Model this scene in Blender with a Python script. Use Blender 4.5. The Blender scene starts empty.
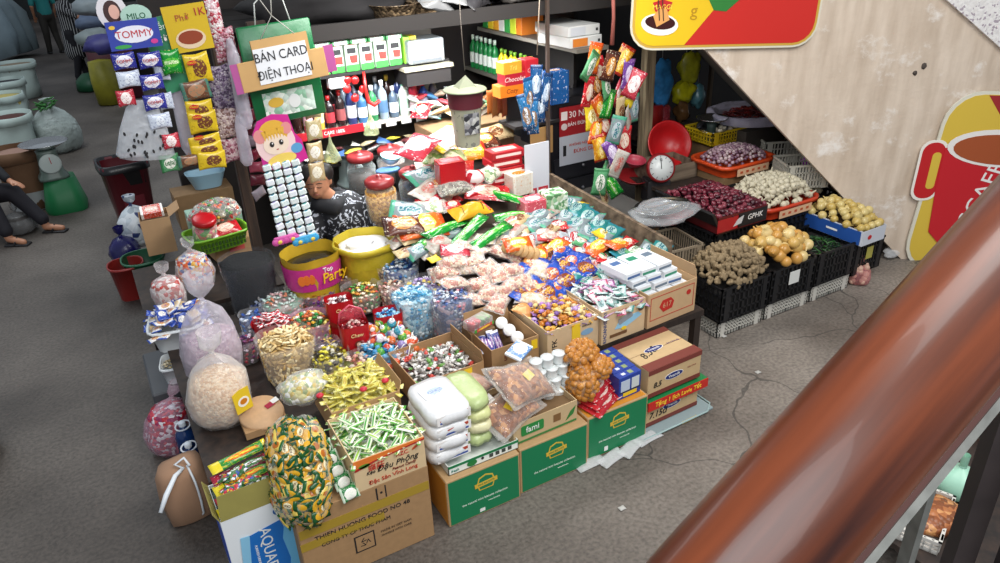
import bpy, math, random
from mathutils import Matrix, Vector, Euler, noise
random.seed(11)
C = bpy.context.scene.collection
PI = math.pi
R = math.radians
# ---------------------------------------------------------------- camera geometry
F = 740.0; PITCH = R(27); ROLL = R(2.4); HEAD = R(28.5); CH = 2.8
def _basis():
    fx, fy = math.sin(HEAD), math.cos(HEAD)
    f = Vector((fx*math.cos(PITCH), fy*math.cos(PITCH), -math.sin(PITCH)))
    r = Vector((math.cos(HEAD), -math.sin(HEAD), 0))
    u = Vector((fx*math.sin(PITCH), fy*math.sin(PITCH), math.cos(PITCH)))
    c, s = math.cos(ROLL), math.sin(ROLL)
    return c*r - s*u, s*r + c*u, f
CR, CU, CF = _basis()
def ray(x, y): return CF + (x-500)/F*CR + (281.5-y)/F*CU
def at(x, y, z=0.0):
    d = ray(x, y); t = (z-CH)/d.z; return Vector((d.x*t, d.y*t, z))
def aty(x, y, Y):
    d = ray(x, y); t = Y/d.y; return Vector((d.x*t, Y, CH+d.z*t))
def atx(x, y, X):
    d = ray(x, y); t = X/d.x; return Vector((X, d.y*t, CH+d.z*t))
cam = bpy.data.cameras.new('camera'); camo = bpy.data.objects.new('camera', cam); C.objects.link(camo)
M3 = Matrix((CR, CU, -CF)).transposed()
camo.matrix_world = Matrix.Translation((0, 0, CH)) @ M3.to_4x4()
cam.sensor_width = 36; cam.lens = F/1000*36; cam.clip_start = .02
bpy.context.scene.camera = camo
# ---------------------------------------------------------------- materials
MATS = {}
def _new(name):
    m = bpy.data.materials.new(name); m.use_nodes = True
    nt = m.node_tree; b = nt.nodes['Principled BSDF']; return m, nt, b
def srgb(c):
    if isinstance(c, str):
        c = c.lstrip('#'); c = tuple(int(c[i:i+2], 16)/255 for i in (0, 2, 4))
    return tuple(((v/12.92) if v <= .04045 else ((v+.055)/1.055)**2.4) for v in c[:3]) + (1,)
def mat(color, rough=.5, metal=0, noise_s=0, noise_a=.15, bump=0, trans=0, spec=.5, emis=0, name=None):
    key = ('m', color, rough, metal, noise_s, noise_a, bump, trans, spec, emis)
    if key in MATS: return MATS[key]
    m, nt, b = _new(name or 'surface')
    c = srgb(color)
    b.inputs['Base Color'].default_value = c; b.inputs['Roughness'].default_value = rough
    b.inputs['Metallic'].default_value = metal; b.inputs['Specular IOR Level'].default_value = spec
    if trans: b.inputs['Transmission Weight'].default_value = trans
    if emis:
        b.inputs['Emission Color'].default_value = c; b.inputs['Emission Strength'].default_value = emis
    if noise_s:
        tc = nt.nodes.new('ShaderNodeTexCoord'); n = nt.nodes.new('ShaderNodeTexNoise')
        n.inputs['Scale'].default_value = noise_s; n.inputs['Detail'].default_value = 5
        nt.links.new(tc.outputs['Object'], n.inputs['Vector'])
        mx = nt.nodes.new('ShaderNodeMix'); mx.data_type = 'RGBA'
        mx.inputs[6].default_value = tuple(v*(1-noise_a*1.6) for v in c[:3])+(1,)
        mx.inputs[7].default_value = tuple(min(1, v*(1+noise_a)) for v in c[:3])+(1,)
        nt.links.new(n.outputs['Fac'], mx.inputs[0]); nt.links.new(mx.outputs[2], b.inputs['Base Color'])
        if bump:
            bp = nt.nodes.new('ShaderNodeBump'); bp.inputs['Strength'].default_value = bump; bp.inputs['Distance'].default_value = .01
            nt.links.new(n.outputs['Fac'], bp.inputs['Height']); nt.links.new(bp.outputs[0], b.inputs['Normal'])
    MATS[key] = m; return m
def film(tint='#ffffff', op=.16, rough=.15):
    "thin clear or milky plastic"
    key = ('f', tint, op, rough)
    if key in MATS: return MATS[key]
    m, nt, b = _new('clear_plastic_film')
    out = nt.nodes['Material Output']
    tr = nt.nodes.new('ShaderNodeBsdfTransparent'); mx = nt.nodes.new('ShaderNodeMixShader')
    b.inputs['Base Color'].default_value = srgb(tint); b.inputs['Roughness'].default_value = rough
    lw = nt.nodes.new('ShaderNodeLayerWeight'); lw.inputs[0].default_value = .35
    tc = nt.nodes.new('ShaderNodeTexCoord'); n = nt.nodes.new('ShaderNodeTexNoise'); n.inputs['Scale'].default_value = 14
    nt.links.new(tc.outputs['Object'], n.inputs['Vector'])
    bp = nt.nodes.new('ShaderNodeBump'); bp.inputs['Strength'].default_value = .9; bp.inputs['Distance'].default_value = .03
    nt.links.new(n.outputs['Fac'], bp.inputs['Height']); nt.links.new(bp.outputs[0], b.inputs['Normal'])
    nt.links.new(bp.outputs[0], lw.inputs['Normal'])
    ma = nt.nodes.new('ShaderNodeMath'); ma.operation = 'MULTIPLY_ADD'; ma.inputs[1].default_value = .45; ma.inputs[2].default_value = op
    ma.use_clamp = True
    nt.links.new(lw.outputs['Facing'], ma.inputs[0]); nt.links.new(ma.outputs[0], mx.inputs[0])
    nt.links.new(tr.outputs[0], mx.inputs[1]); nt.links.new(b.outputs[0], mx.inputs[2]); nt.links.new(mx.outputs[0], out.inputs[0])
    MATS[key] = m; return m
def ramp(nt, cols):
    r = nt.nodes.new('ShaderNodeValToRGB'); r.color_ramp.interpolation = 'CONSTANT'
    el = r.color_ramp.elements
    while len(el) < len(cols): el.new(0)
    for i, c in enumerate(cols): el[i].position = i/len(cols); el[i].color = srgb(c)
    return r
def rnd(cols, rough=.35, name='printed_wrapper', spec=.5):
    "one colour of the palette per object"
    key = ('r', tuple(cols), rough)
    if key in MATS: return MATS[key]
    m, nt, b = _new(name)
    oi = nt.nodes.new('ShaderNodeObjectInfo'); r = ramp(nt, cols)
    nt.links.new(oi.outputs['Random'], r.inputs[0]); nt.links.new(r.outputs[0], b.inputs['Base Color'])
    b.inputs['Roughness'].default_value = rough
    MATS[key] = m; return m
def speck(cols, scale=40, rough=.4, name='mixed_sweets', bump=.6):
    "cellular pattern of palette colours"
    key = ('v', tuple(cols), scale, rough)
    if key in MATS: return MATS[key]
    m, nt, b = _new(name)
    tc = nt.nodes.new('ShaderNodeTexCoord'); v = nt.nodes.new('ShaderNodeTexVoronoi'); v.inputs['Scale'].default_value = scale
    nt.links.new(tc.outputs['Object'], v.inputs['Vector'])
    sp = nt.nodes.new('ShaderNodeSeparateColor'); nt.links.new(v.outputs['Color'], sp.inputs[0])
    r = ramp(nt, cols); nt.links.new(sp.outputs[0], r.inputs[0]); nt.links.new(r.outputs[0], b.inputs['Base Color'])
    bp = nt.nodes.new('ShaderNodeBump'); bp.inputs['Strength'].default_value = bump; bp.inputs['Distance'].default_value = .01; bp.invert = True
    nt.links.new(v.outputs['Distance'], bp.inputs['Height']); nt.links.new(bp.outputs[0], b.inputs['Normal'])
    b.inputs['Roughness'].default_value = rough
    MATS[key] = m; return m
def pmat(base, blob, stripe, ink=None, bx=.5, by=.5, rx=.3, ry=.3, rough=.25, bands=(.12, .9), var=0):
    "printed packet: ground colour, round picture, end stripes, a line of ink"
    key = ('p', base, blob, stripe, ink, bx, by, rx, ry, rough, bands, var)
    if key in MATS: return MATS[key]
    m, nt, b = _new('printed_packet')
    N = nt.nodes.new; L = nt.links.new
    tc = N('ShaderNodeTexCoord'); sx = N('ShaderNodeSeparateXYZ'); L(tc.outputs['Generated'], sx.inputs[0])
    def mth(op, a, b_=None, c=None):
        n = N('ShaderNodeMath'); n.operation = op
        for i, q in enumerate((a, b_, c)):
            if q is None: continue
            if isinstance(q, (int, float)): n.inputs[i].default_value = q
            else: L(q, n.inputs[i])
        return n.outputs[0]
    X, Y = sx.outputs[0], sx.outputs[1]
    nz = N('ShaderNodeTexNoise'); nz.inputs['Scale'].default_value = 5; L(tc.outputs['Generated'], nz.inputs['Vector'])
    wob = mth('MULTIPLY', mth('SUBTRACT', nz.outputs['Fac'], .5), .5)
    dx = mth('DIVIDE', mth('SUBTRACT', X, bx), rx); dy = mth('DIVIDE', mth('SUBTRACT', Y, by), ry)
    d = mth('ADD', mth('ADD', mth('MULTIPLY', dx, dx), mth('MULTIPLY', dy, dy)), wob)
    mb = mth('LESS_THAN', d, 1)
    st = mth('MAXIMUM', mth('LESS_THAN', X, bands[0]), mth('GREATER_THAN', X, bands[1]))
    def mix(f, a, c):
        n = N('ShaderNodeMix'); n.data_type = 'RGBA'; L(f, n.inputs[0])
        for i, q in ((6, a), (7, c)):
            if isinstance(q, (str, tuple)): n.inputs[i].default_value = srgb(q) if isinstance(q, str) else q
            else: L(q, n.inputs[i])
        return n.outputs[2]
    col = mix(st, base, stripe); col = mix(mb, col, blob)
    if ink:
        # a row of letter-like marks across the picture
        w = N('ShaderNodeTexNoise'); w.inputs['Scale'].default_value = 16; w.inputs['Detail'].default_value = 1
        L(tc.outputs['Generated'], w.inputs['Vector'])
        band = mth('LESS_THAN', mth('ABSOLUTE', mth('SUBTRACT', Y, by)), ry*.38)
        inx = mth('LESS_THAN', mth('ABSOLUTE', mth('SUBTRACT', X, bx)), rx*.85)
        on = mth('MULTIPLY', mth('MULTIPLY', band, inx), mth('GREATER_THAN', w.outputs['Fac'], .48))
        col = mix(on, col, ink)
    # small print scattered over the ground colour
    w2 = N('ShaderNodeTexNoise'); w2.inputs['Scale'].default_value = 9; w2.inputs['Detail'].default_value = 3; L(tc.outputs['Generated'], w2.inputs['Vector'])
    g2 = mth('MULTIPLY', mth('GREATER_THAN', w2.outputs['Fac'], 9 if var else .60), .55); col = mix(g2, col, stripe)
    g3 = mth('MULTIPLY', mth('LESS_THAN', w2.outputs['Fac'], -9 if var else .37), .6); col = mix(g3, col, ink or blob)
    L(col, b.inputs['Base Color']); b.inputs['Roughness'].default_value = rough
    MATS[key] = m; return m
def wood(dark, light, scale=3, rough=.5, axis=0):
    key = ('w', dark, light, scale, rough, axis)
    if key in MATS: return MATS[key]
    m, nt, b = _new('wood_grain')
    tc = nt.nodes.new('ShaderNodeTexCoord'); mp = nt.nodes.new('ShaderNodeMapping'); s = [9, 9, 9]; s[axis] = .7
    mp.inputs['Scale'].default_value = s
    n = nt.nodes.new('ShaderNodeTexNoise'); n.inputs['Scale'].default_value = scale; n.inputs['Detail'].default_value = 7
    cr = nt.nodes.new('ShaderNodeValToRGB'); cr.color_ramp.elements[0].color = srgb(dark); cr.color_ramp.elements[1].color = srgb(light)
    cr.color_ramp.elements[0].position = .32; cr.color_ramp.elements[1].position = .7
    nt.links.new(tc.outputs['Object'], mp.inputs[0]); nt.links.new(mp.outputs[0], n.inputs['Vector'])
    nt.links.new(n.outputs['Fac'], cr.inputs[0]); nt.links.new(cr.outputs[0], b.inputs['Base Color'])
    b.inputs['Roughness'].default_value = rough
    MATS[key] = m; return m
KRAFT = mat('#b89468', .8, noise_s=30, noise_a=.1); KRAFT2 = mat('#a8835a', .8, noise_s=30, noise_a=.12)
KDARK = mat('#7c6040', .85, noise_s=20, noise_a=.15)
WHITE = mat('#ecebe6', .5); BLACK = mat('#15161a', .45); CLEAR = film(); MILKY = film('#f3f3f3', .34, .3)
INK = mat('#1b1a1c', .6); RED = mat('#c01f24', .4); BLUE = mat('#1f49a8', .4); GREEN = mat('#0f7a46', .5); YELLOW = mat('#e8c423', .45)
STEEL = mat('#b9bcbd', .25, 1); GLASS = film('#e8f2f0', .1, .05)
# ---------------------------------------------------------------- mesh builder
def TM(x=0, y=0, z=0, rx=0, ry=0, rz=0, s=1):
    m = Matrix.Translation((x, y, z)) @ Euler((rx, ry, rz)).to_matrix().to_4x4()
    if isinstance(s, (tuple, list)): m = m @ Matrix.Diagonal((*s, 1))
    elif s != 1: m = m @ Matrix.Scale(s, 4)
    return m
ID = Matrix.Identity(4)
class MB:
    def __init__(s): s.v = []; s.f = []; s.i = []; s.mi = 0
    def add(s, vs, fs, M=ID):
        n = len(s.v); s.v += [M @ Vector(p) for p in vs]; s.f += [tuple(n+k for k in f) for f in fs]; s.i += [s.mi]*len(fs); return s
    def box(s, x0, x1, y0, y1, z0, z1, M=ID, b=0):
        if b:   # chamfered on all long edges
            b = min(b, (x1-x0)*.45, (y1-y0)*.45, (z1-z0)*.45)
            pts = []
            for z, k in ((z0, b), (z0+b, 0), (z1-b, 0), (z1, b)):
                pts.append([(x0+b+k*.0, y0+k), (x1-b, y0+k), (x1-k, y0+b), (x1-k, y1-b), (x1-b, y1-k), (x0+b, y1-k), (x0+k, y1-b), (x0+k, y0+b)])
            vs = [(p[0], p[1], z) for (z, k), ring in zip(((z0, 0), (z0+b, 0), (z1-b, 0), (z1, 0)), pts) for p in ring]
            fs = [tuple(range(7, -1, -1)), tuple(range(24, 32))]
            for r in range(3):
                for k in range(8): a = r*8+k; c = r*8+(k+1) % 8; fs.append((a, c, c+8, a+8))
            return s.add(vs, fs, M)
        vs = [(x0, y0, z0), (x1, y0, z0), (x1, y1, z0), (x0, y1, z0), (x0, y0, z1), (x1, y0, z1), (x1, y1, z1), (x0, y1, z1)]
        return s.add(vs, [(3, 2, 1, 0), (4, 5, 6, 7), (0, 1, 5, 4), (1, 2, 6, 5), (2, 3, 7, 6), (3, 0, 4, 7)], M)
    def lathe(s, prof, n=20, M=ID, cap=True, sx=1, sy=1, wob=0, seed=0, sq=0):
        vs = []
        for j, (r, z) in enumerate(prof):
            for k in range(n):
                a = 2*PI*k/n; rr = r
                if wob: rr *= 1 + wob*noise.noise(Vector((math.cos(a)*1.7+seed, math.sin(a)*1.7, z*9+seed)))
                c, d = math.cos(a), math.sin(a)
                if sq:
                    q = (abs(c)**sq + abs(d)**sq)**(1/sq); c /= q; d /= q
                vs.append((rr*c*sx, rr*d*sy, z))
        fs = []
        for j in range(len(prof)-1):
            for k in range(n): a = j*n+k; c = j*n+(k+1) % n; fs.append((a, c, c+n, a+n))
        if cap: fs.append(tuple(range(n-1, -1, -1))); fs.append(tuple(range((len(prof)-1)*n, len(prof)*n)))
        return s.add(vs, fs, M)
    def ball(s, rx, ry, rz, M=ID, n=12, m=8, wob=0, seed=0):
        vs = [(0, 0, -rz)]
        for j in range(1, m):
            t = PI*j/m-PI/2
            for k in range(n):
                a = 2*PI*k/n; p = Vector((math.cos(t)*math.cos(a), math.cos(t)*math.sin(a), math.sin(t)))
                q = 1+wob*noise.noise(p*1.6+Vector((seed, seed*2, 0))) if wob else 1
                vs.append((p.x*rx*q, p.y*ry*q, p.z*rz*q))
        vs.append((0, 0, rz)); L = len(vs)-1
        fs = [(0, 1+(k+1) % n, 1+k) for k in range(n)]
        for j in range(m-2):
            for k in range(n): a = 1+j*n+k; c = 1+j*n+(k+1) % n; fs.append((a, c, c+n, a+n))
        fs += [(L, 1+(m-2)*n+k, 1+(m-2)*n+(k+1) % n) for k in range(n)]
        return s.add(vs, fs, M)
    def tube(s, pts, r, n=8, M=ID, cap=True):
        pts = [Vector(p) for p in pts]; rs = r if isinstance(r, (list, tuple)) else [r]*len(pts)
        vs = []; up = Vector((0, 0, 1)); prev = None
        for i, p in enumerate(pts):
            t = (pts[min(i+1, len(pts)-1)]-pts[max(i-1, 0)]).normalized()
            if prev is None:
                a = t.cross(up if abs(t.z) < .9 else Vector((1, 0, 0))).normalized()
            else: a = (prev - t*prev.dot(t)).normalized()
            prev = a; b = t.cross(a)
            for k in range(n): w = 2*PI*k/n; vs.append(p+rs[i]*(math.cos(w)*a+math.sin(w)*b))
        fs = []
        for j in range(len(pts)-1):
            for k in range(n): a_ = j*n+k; c = j*n+(k+1) % n; fs.append((a_, c, c+n, a_+n))
        if cap: fs.append(tuple(range(n-1, -1, -1))); fs.append(tuple(range((len(pts)-1)*n, len(pts)*n)))
        return s.add(vs, fs, M)
    def prism(s, poly, z0, z1, M=ID):
        n = len(poly); vs = [(x, y, z0) for x, y in poly]+[(x, y, z1) for x, y in poly]
        fs = [tuple(range(n-1, -1, -1)), tuple(range(n, 2*n))]+[(k, (k+1) % n, n+(k+1) % n, n+k) for k in range(n)]
        return s.add(vs, fs, M)
    def pillow(s, L, W, T, M=ID, nx=10, ny=7, seed=0, crimp=.07, flat=.5):
        "sealed packet: pinched zig-zag ends, wrinkled belly"
        top = []; vs = []
        for sgn in (1, -1):
            for i in range(nx+1):
                for j in range(ny+1):
                    u = i/nx; v = j/ny
                    uu = min(max((u-crimp)/(1-2*crimp), 0), 1)
                    h = (math.sin(PI*uu)**flat)*(math.sin(PI*v)**flat) if 0 < uu < 1 else 0
                    w = W*(1-.10*math.sin(PI*uu))
                    x = (u-.5)*L; y = (v-.5)*w
                    z = sgn*T*.5*h*(1+.35*noise.noise(Vector((x*30+seed, y*30, seed+sgn))))
                    z += .12*T*noise.noise(Vector((x*14+seed, y*14, 3))) + (.0015*(-1)**j if uu in (0, 1) else 0)
                    vs.append((x, y, z+sgn*.0006))
        fs = []; q = (nx+1)*(ny+1)
        for o, fl in ((0, 0), (q, 1)):
            for i in range(nx):
                for j in range(ny):
                    a = o+i*(ny+1)+j; f = (a, a+ny+1, a+ny+2, a+1); fs.append(f[::-1] if fl else f)
        rim = [i*(ny+1) for i in range(nx+1)]+[nx*(ny+1)+j for j in range(1, ny+1)]+[i*(ny+1)+ny for i in range(nx-1, -1, -1)]+[j for j in range(ny-1, 0, -1)]
        for k in range(len(rim)): a = rim[k]; b = rim[(k+1) % len(rim)]; fs.append((b, a, a+q, b+q))
        return s.add(vs, fs, M)
    def mesh(s, name, mats, smooth=True):
        me = bpy.data.meshes.new(name); me.from_pydata([tuple(v) for v in s.v], [], s.f)
        if not isinstance(mats, (list, tuple)): mats = [mats]
        for m in mats: me.materials.append(m)
        if len(mats) > 1: me.polygons.foreach_set('material_index', s.i)
        if smooth: me.polygons.foreach_set('use_smooth', [True]*len(s.f))
        me.update(); return me
    def obj(s, name, mats, parent=None, smooth=True, **k):
        o = bpy.data.objects.new(name, s.mesh(name, mats, smooth)); C.objects.link(o)
        if parent: o.parent = parent
        if k: tag(o, **k)
        return o
def tag(o, label=None, cat=None, group=None, kind=None):
    if label: o['label'] = label
    if cat: o['category'] = cat
    if group: o['group'] = group
    if kind: o['kind'] = kind
    return o
def thing(name, label, cat, loc=(0, 0, 0), rz=0, group=None, rot=None):
    o = bpy.data.objects.new(name, None); C.objects.link(o); o.location = loc; o.rotation_euler = rot or (0, 0, rz)
    o.empty_display_size = .05
    return tag(o, label, cat, group)
def inst(name, me, loc, rot=(0, 0, 0), label=None, cat=None, group=None, s=1, parent=None):
    o = bpy.data.objects.new(name, me); C.objects.link(o); o.location = loc; o.rotation_euler = rot
    if s != 1: o.scale = (s, s, s) if not isinstance(s, (tuple, list)) else s
    if parent: o.parent = parent
    return tag(o, label, cat, group)
KIDS = {}
def dup(root, loc=None, rot=None, label=None, group=None):
    def kids(o): return [c for c in bpy.data.objects if c.parent is o]
    def cp(o, par):
        c = o.copy(); C.objects.link(c); c.parent = par
        if o.name not in KIDS: KIDS[o.name] = kids(o)
        for k in KIDS[o.name]: cp(k, c)
        return c
    r = cp(root, None)
    if loc is not None: r.location = loc
    if rot is not None: r.rotation_euler = rot
    if label: r['label'] = label
    if group: r['group'] = group
    return r
TXT = {}
def text(parent, string, size, m, loc, rot=(PI/2, 0, 0), name='lettering', ext=.0012, sx=1, shear=0, label=None):
    key = (string, size, ext, shear, m.name)
    if key not in TXT:
        cu = bpy.data.curves.new(name, 'FONT'); cu.body = string; cu.size = size; cu.extrude = ext
        cu.align_x = 'CENTER'; cu.align_y = 'CENTER'; cu.shear = shear; cu.resolution_u = 3; cu.offset = 0
        t = bpy.data.objects.new('tmp', cu); me = bpy.data.meshes.new_from_object(t)
        bpy.data.objects.remove(t); bpy.data.curves.remove(cu)
        me.materials.clear(); me.materials.append(m); TXT[key] = me
    o = bpy.data.objects.new(name, TXT[key]); C.objects.link(o); o.location = loc; o.rotation_euler = rot; o.scale = (sx, 1, 1)
    if parent: o.parent = parent
    if label: o['label'] = label
    return o
def panel(parent, name, w, h, m, loc, rot=(PI/2, 0, 0), t=.002, poly=None):
    "thin printed patch lying in its local xy plane"
    b = MB()
    if poly: b.prism(poly, 0, t)
    else: b.box(-w/2, w/2, -h/2, h/2, 0, t)
    o = b.obj(name, m, parent, smooth=False); o.location = loc; o.rotation_euler = rot; return o
def ell(rx, ry, n=20): return [(rx*math.cos(2*PI*k/n), ry*math.sin(2*PI*k/n)) for k in range(n)]
def rrect(w, h, r, n=5):
    p = []
    for cx, cy, a0 in ((w/2-r, h/2-r, 0), (-w/2+r, h/2-r, 90), (-w/2+r, -h/2+r, 180), (w/2-r, -h/2+r, 270)):
        for k in range(n+1): a = R(a0+90*k/n); p.append((cx+r*math.cos(a), cy+r*math.sin(a)))
    return p
rr_ = random.uniform
# ---------------------------------------------------------------- piles of single things
def heap(name, label, cat, group, meshes, cx, cy, hx, hy, z0, mound, sp, yaw=0, layers=1, rnd_=True, tilt=.5, flat=True, s=(.9, 1.1), power=2, lift=None, keep=1):
    n = 0; c, d = math.cos(yaw), math.sin(yaw); out = []
    for l in range(layers):
        k = 1-l*.33
        nx = max(1, int(2*hx*k/sp)); ny = max(1, int(2*hy*k/(sp*.87)))
        for i in range(nx+1):
            for j in range(ny+1):
                u = -hx*k+2*hx*k*(i+.5*(j % 2)*.9)/max(nx, 1); v = -hy*k+2*hy*k*j/max(ny, 1)
                u += rr_(-.25, .25)*sp; v += rr_(-.25, .25)*sp
                if random.random() > keep: continue
                e = (abs(u/hx)**power+abs(v/hy)**power)
                if rnd_ and e > 1.05: continue
                u = max(-hx, min(hx, u)); v = max(-hy, min(hy, v))
                h = mound*(1-min(1, e)) if rnd_ else mound*(1-min(1, max(abs(u/hx), abs(v/hy))**2))
                z = z0+h+l*sp*.55+rr_(0, .12)*sp
                if lift: z = lift(u, v)+rr_(0, .15)*sp
                rot = (rr_(-tilt, tilt), rr_(-tilt, tilt), rr_(0, 2*PI)) if flat else (rr_(0, 6.28), rr_(0, 6.28), rr_(0, 6.28))
                out.append(inst(name, random.choice(meshes), (cx+u*c-v*d, cy+u*d+v*c, z), rot, label, cat, group, s=rr_(*s)))
    return out
def coat(name, label, cat, group, meshes, cx, cy, rx, ry, z0, z1, sp, taper=0, front=True, sq=2.6, tilt=.5):
    "single sweets showing through the side of a clear bag"
    z = z0
    while z < z1:
        k = 1-taper*(1-(z-z0)/(z1-z0+1e-6)); per = PI*(rx+ry)*k; n = int(per/sp)
        for q in range(n):
            a = 2*PI*q/n+rr_(-.1, .1); ca, sa = math.cos(a), math.sin(a)
            if front and (ca*math.sin(HEAD)+sa*math.cos(HEAD)) > .25: continue
            w = (abs(ca)**sq+abs(sa)**sq)**(1/sq); x = cx+rx*k*ca/w; y = cy+ry*k*sa/w
            inst(name, random.choice(meshes), (x, y, z+rr_(-.15, .15)*sp), (PI/2+rr_(-tilt, tilt), rr_(0, 6.28), a+PI/2+rr_(-tilt, tilt)), label, cat, group, s=rr_(.9, 1.1))
        z += sp*.8
# candy meshes
def twist(mats, L=.03, r=.008, fan=.009):
    b = MB(); b.mi = 0
    b.lathe([(r*.35, -L*.28), (r*.9, -L*.22), (r, 0), (r*.9, L*.22), (r*.35, L*.28)], 8, TM(0, 0, 0, 0, PI/2, 0), sx=.7)
    b.mi = len(mats)-1 if isinstance(mats, list) else 0
    for sg in (-1, 1):
        vs = [(sg*L*.27, 0, 0)]+[(sg*L*.5, fan*(t-2)/2, .0022*(-1)**t) for t in range(5)]
        vs += [(x, y, z-.001) for x, y, z in vs]
        fs = [(0, k, k+1) for k in range(1, 5)]+[(6, k+7, k+6) for k in range(1, 5)]
        b.add(vs, fs)
    return b.mesh('wrapped_sweet', mats)
def stick(mats, L=.07, W=.018, T=.009, seed=0):
    b = MB(); b.pillow(L, W, T, nx=8, ny=3, seed=seed, crimp=.12, flat=.6); return b.mesh('sweet_packet', mats)
def packmesh(L, W, T, m, seed=0, nx=12, ny=8): b = MB(); b.pillow(L, W, T, seed=seed, nx=nx, ny=ny); return b.mesh('snack_packet', m)
# ---------------------------------------------------------------- containers
def carton(name, label, w, d, h, loc, rz=0, m=KRAFT, top='closed', flaps=(), group=None, inner=None, tape=None, fill=None, fillmat=None):
    "local frame: x in 0..w, y in 0..d (front face at y = 0)"
    t = thing(name, label, 'carton', loc, rz, group); th = .005
    b = MB()
    if top == 'closed':
        b.box(0, w, 0, d, 0, h, b=.004); b.obj('body', m, t, smooth=False)
        s = MB(); s.box(.004, w-.004, d/2-.0015, d/2+.0015, h, h+.0008); s.obj('lid_seam', KDARK, t, smooth=False)
    else:
        b.box(0, w, 0, th, 0, h); b.box(0, w, d-th, d, 0, h); b.box(0, th, th, d-th, 0, h); b.box(w-th, w, th, d-th, 0, h); b.box(th, w-th, th, d-th, 0, th)
        b.obj('body', m, t, smooth=False)
        if fill is not None:
            f = MB(); f.box(th, w-th, th, d-th, th, fill); f.obj('liner', fillmat or KDARK, t, smooth=False)
        for side, ln, ang in flaps:
            f = MB()
            L = w if side in 'fb' else d
            f.prism([(0.003, 0), (L-.003, 0), (L-.012, ln), (.012, ln)], 0, .004)
            o = f.obj('flap', inner or m, t, smooth=False); a = R(ang)
            # ang: 0 = flap standing straight up, 90 = folded out level, 180 = hanging down
            if side == 'f': o.location = (0, th*.5, h); o.rotation_euler = Euler((PI/2+a, 0, 0))
            if side == 'b': o.location = (w, d-th*.5, h); o.rotation_euler = Euler((PI/2+a, 0, PI))
            if side == 'l': o.location = (th*.5, d, h); o.rotation_euler = Euler((PI/2+a, 0, -PI/2))
            if side == 'r': o.location = (w-th*.5, 0, h); o.rotation_euler = Euler((PI/2+a, 0, PI/2))
    if tape:
        p = MB(); x0, x1, col = tape; p.box(x0, x1, -.0012, 0, 0 if top == 'closed' else h*.15, h-.002); p.obj('tape', mat(col, .3), t, smooth=False)
    return t
def crate(name, label, w, d, h, loc, rz=0, m=BLACK, cols=10, rows=4, group=None, tagm=None, rim=.016, bar=.008, cat='crate'):
    t = thing(name, label, cat, loc, rz, group); b = MB(); th = .006
    for (x0, x1, y0, y1) in ((0, w, 0, th), (0, w, d-th, d), (0, th, 0, d), (w-th, w, 0, d)):
        b.box(x0-.004, x1+.004, y0-.004, y1+.004, h-rim, h); b.box(x0, x1, y0, y1, 0, rim*1.2)
        for r in range(1, rows): z = h*r/rows; b.box(x0, x1, y0, y1, z-bar/2, z+bar/2)
    for k in range(cols+1):
        x = w*k/cols; bw = bar*(1.8 if k in (0, cols, cols//2) else 1)
        for y0 in (0, d-th): b.box(max(0, x-bw/2), min(w, x+bw/2), y0, y0+th, 0, h)
    kc = max(4, int(cols*d/w))
    for k in range(kc+1):
        y = d*k/kc
        for x0 in (0, w-th): b.box(x0, x0+th, max(0, y-bar/2), min(d, y+bar/2), 0, h)
    b.box(0, w, 0, d, 0, .006)
    for q in (.12, .88): b.box(w*q-.02, w*q+.02, -.003, th, 0, h)
    b.obj('body', m, t, smooth=False)
    if tagm: panel(t, 'paper_tag', w*.22, h*.38, tagm, (w*.5, -.007, h*.62))
    return t
def open_bag(name, label, loc, r, h, m=CLEAR, sx=1, sy=1, wob=.12, taper=.85, rz=0, cat='bag', group=None, fill=None, fillmat=None, roll=0, n=28, sq=3, flare=1.06, rollm=None):
    t = thing(name, label, cat, loc, rz, group); sd = rr_(0, 50); b = MB()
    prof = [(r*taper*.9, .003), (r*taper, .01), (r*(taper+.06), h*.3), (r*.97, h*.6), (r, h*.85), (r*flare, h)]
    b.lathe(prof, n, cap=False, sx=sx, sy=sy, wob=wob, seed=sd, sq=sq); b.lathe([(.001, .003), (r*taper*.9, .003)], n, cap=False, sx=sx, sy=sy, wob=wob, seed=sd, sq=sq)
    if roll:
        b.lathe([(r*flare, h), (r*flare+.012, h-.004), (r*flare+.014, h-roll), (r*flare+.004, h-roll-.004)], n, cap=False, sx=sx, sy=sy, wob=wob, seed=sd, sq=sq)
    b.obj('bag_skin', m, t)
    if fill:
        f = MB(); q = .95
        f.lathe([(.001, .006), (r*taper*.86, .008), (r*(taper+.05)*q, h*.3), (r*.97*q, h*.6), (r*q, fill), (r*.6*q, fill+.012), (.001, fill+.018)], n, cap=False, sx=sx, sy=sy, wob=wob, seed=sd, sq=sq)
        o = f.obj('contents', fillmat, t); o['kind'] = 'stuff'
    return t
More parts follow.
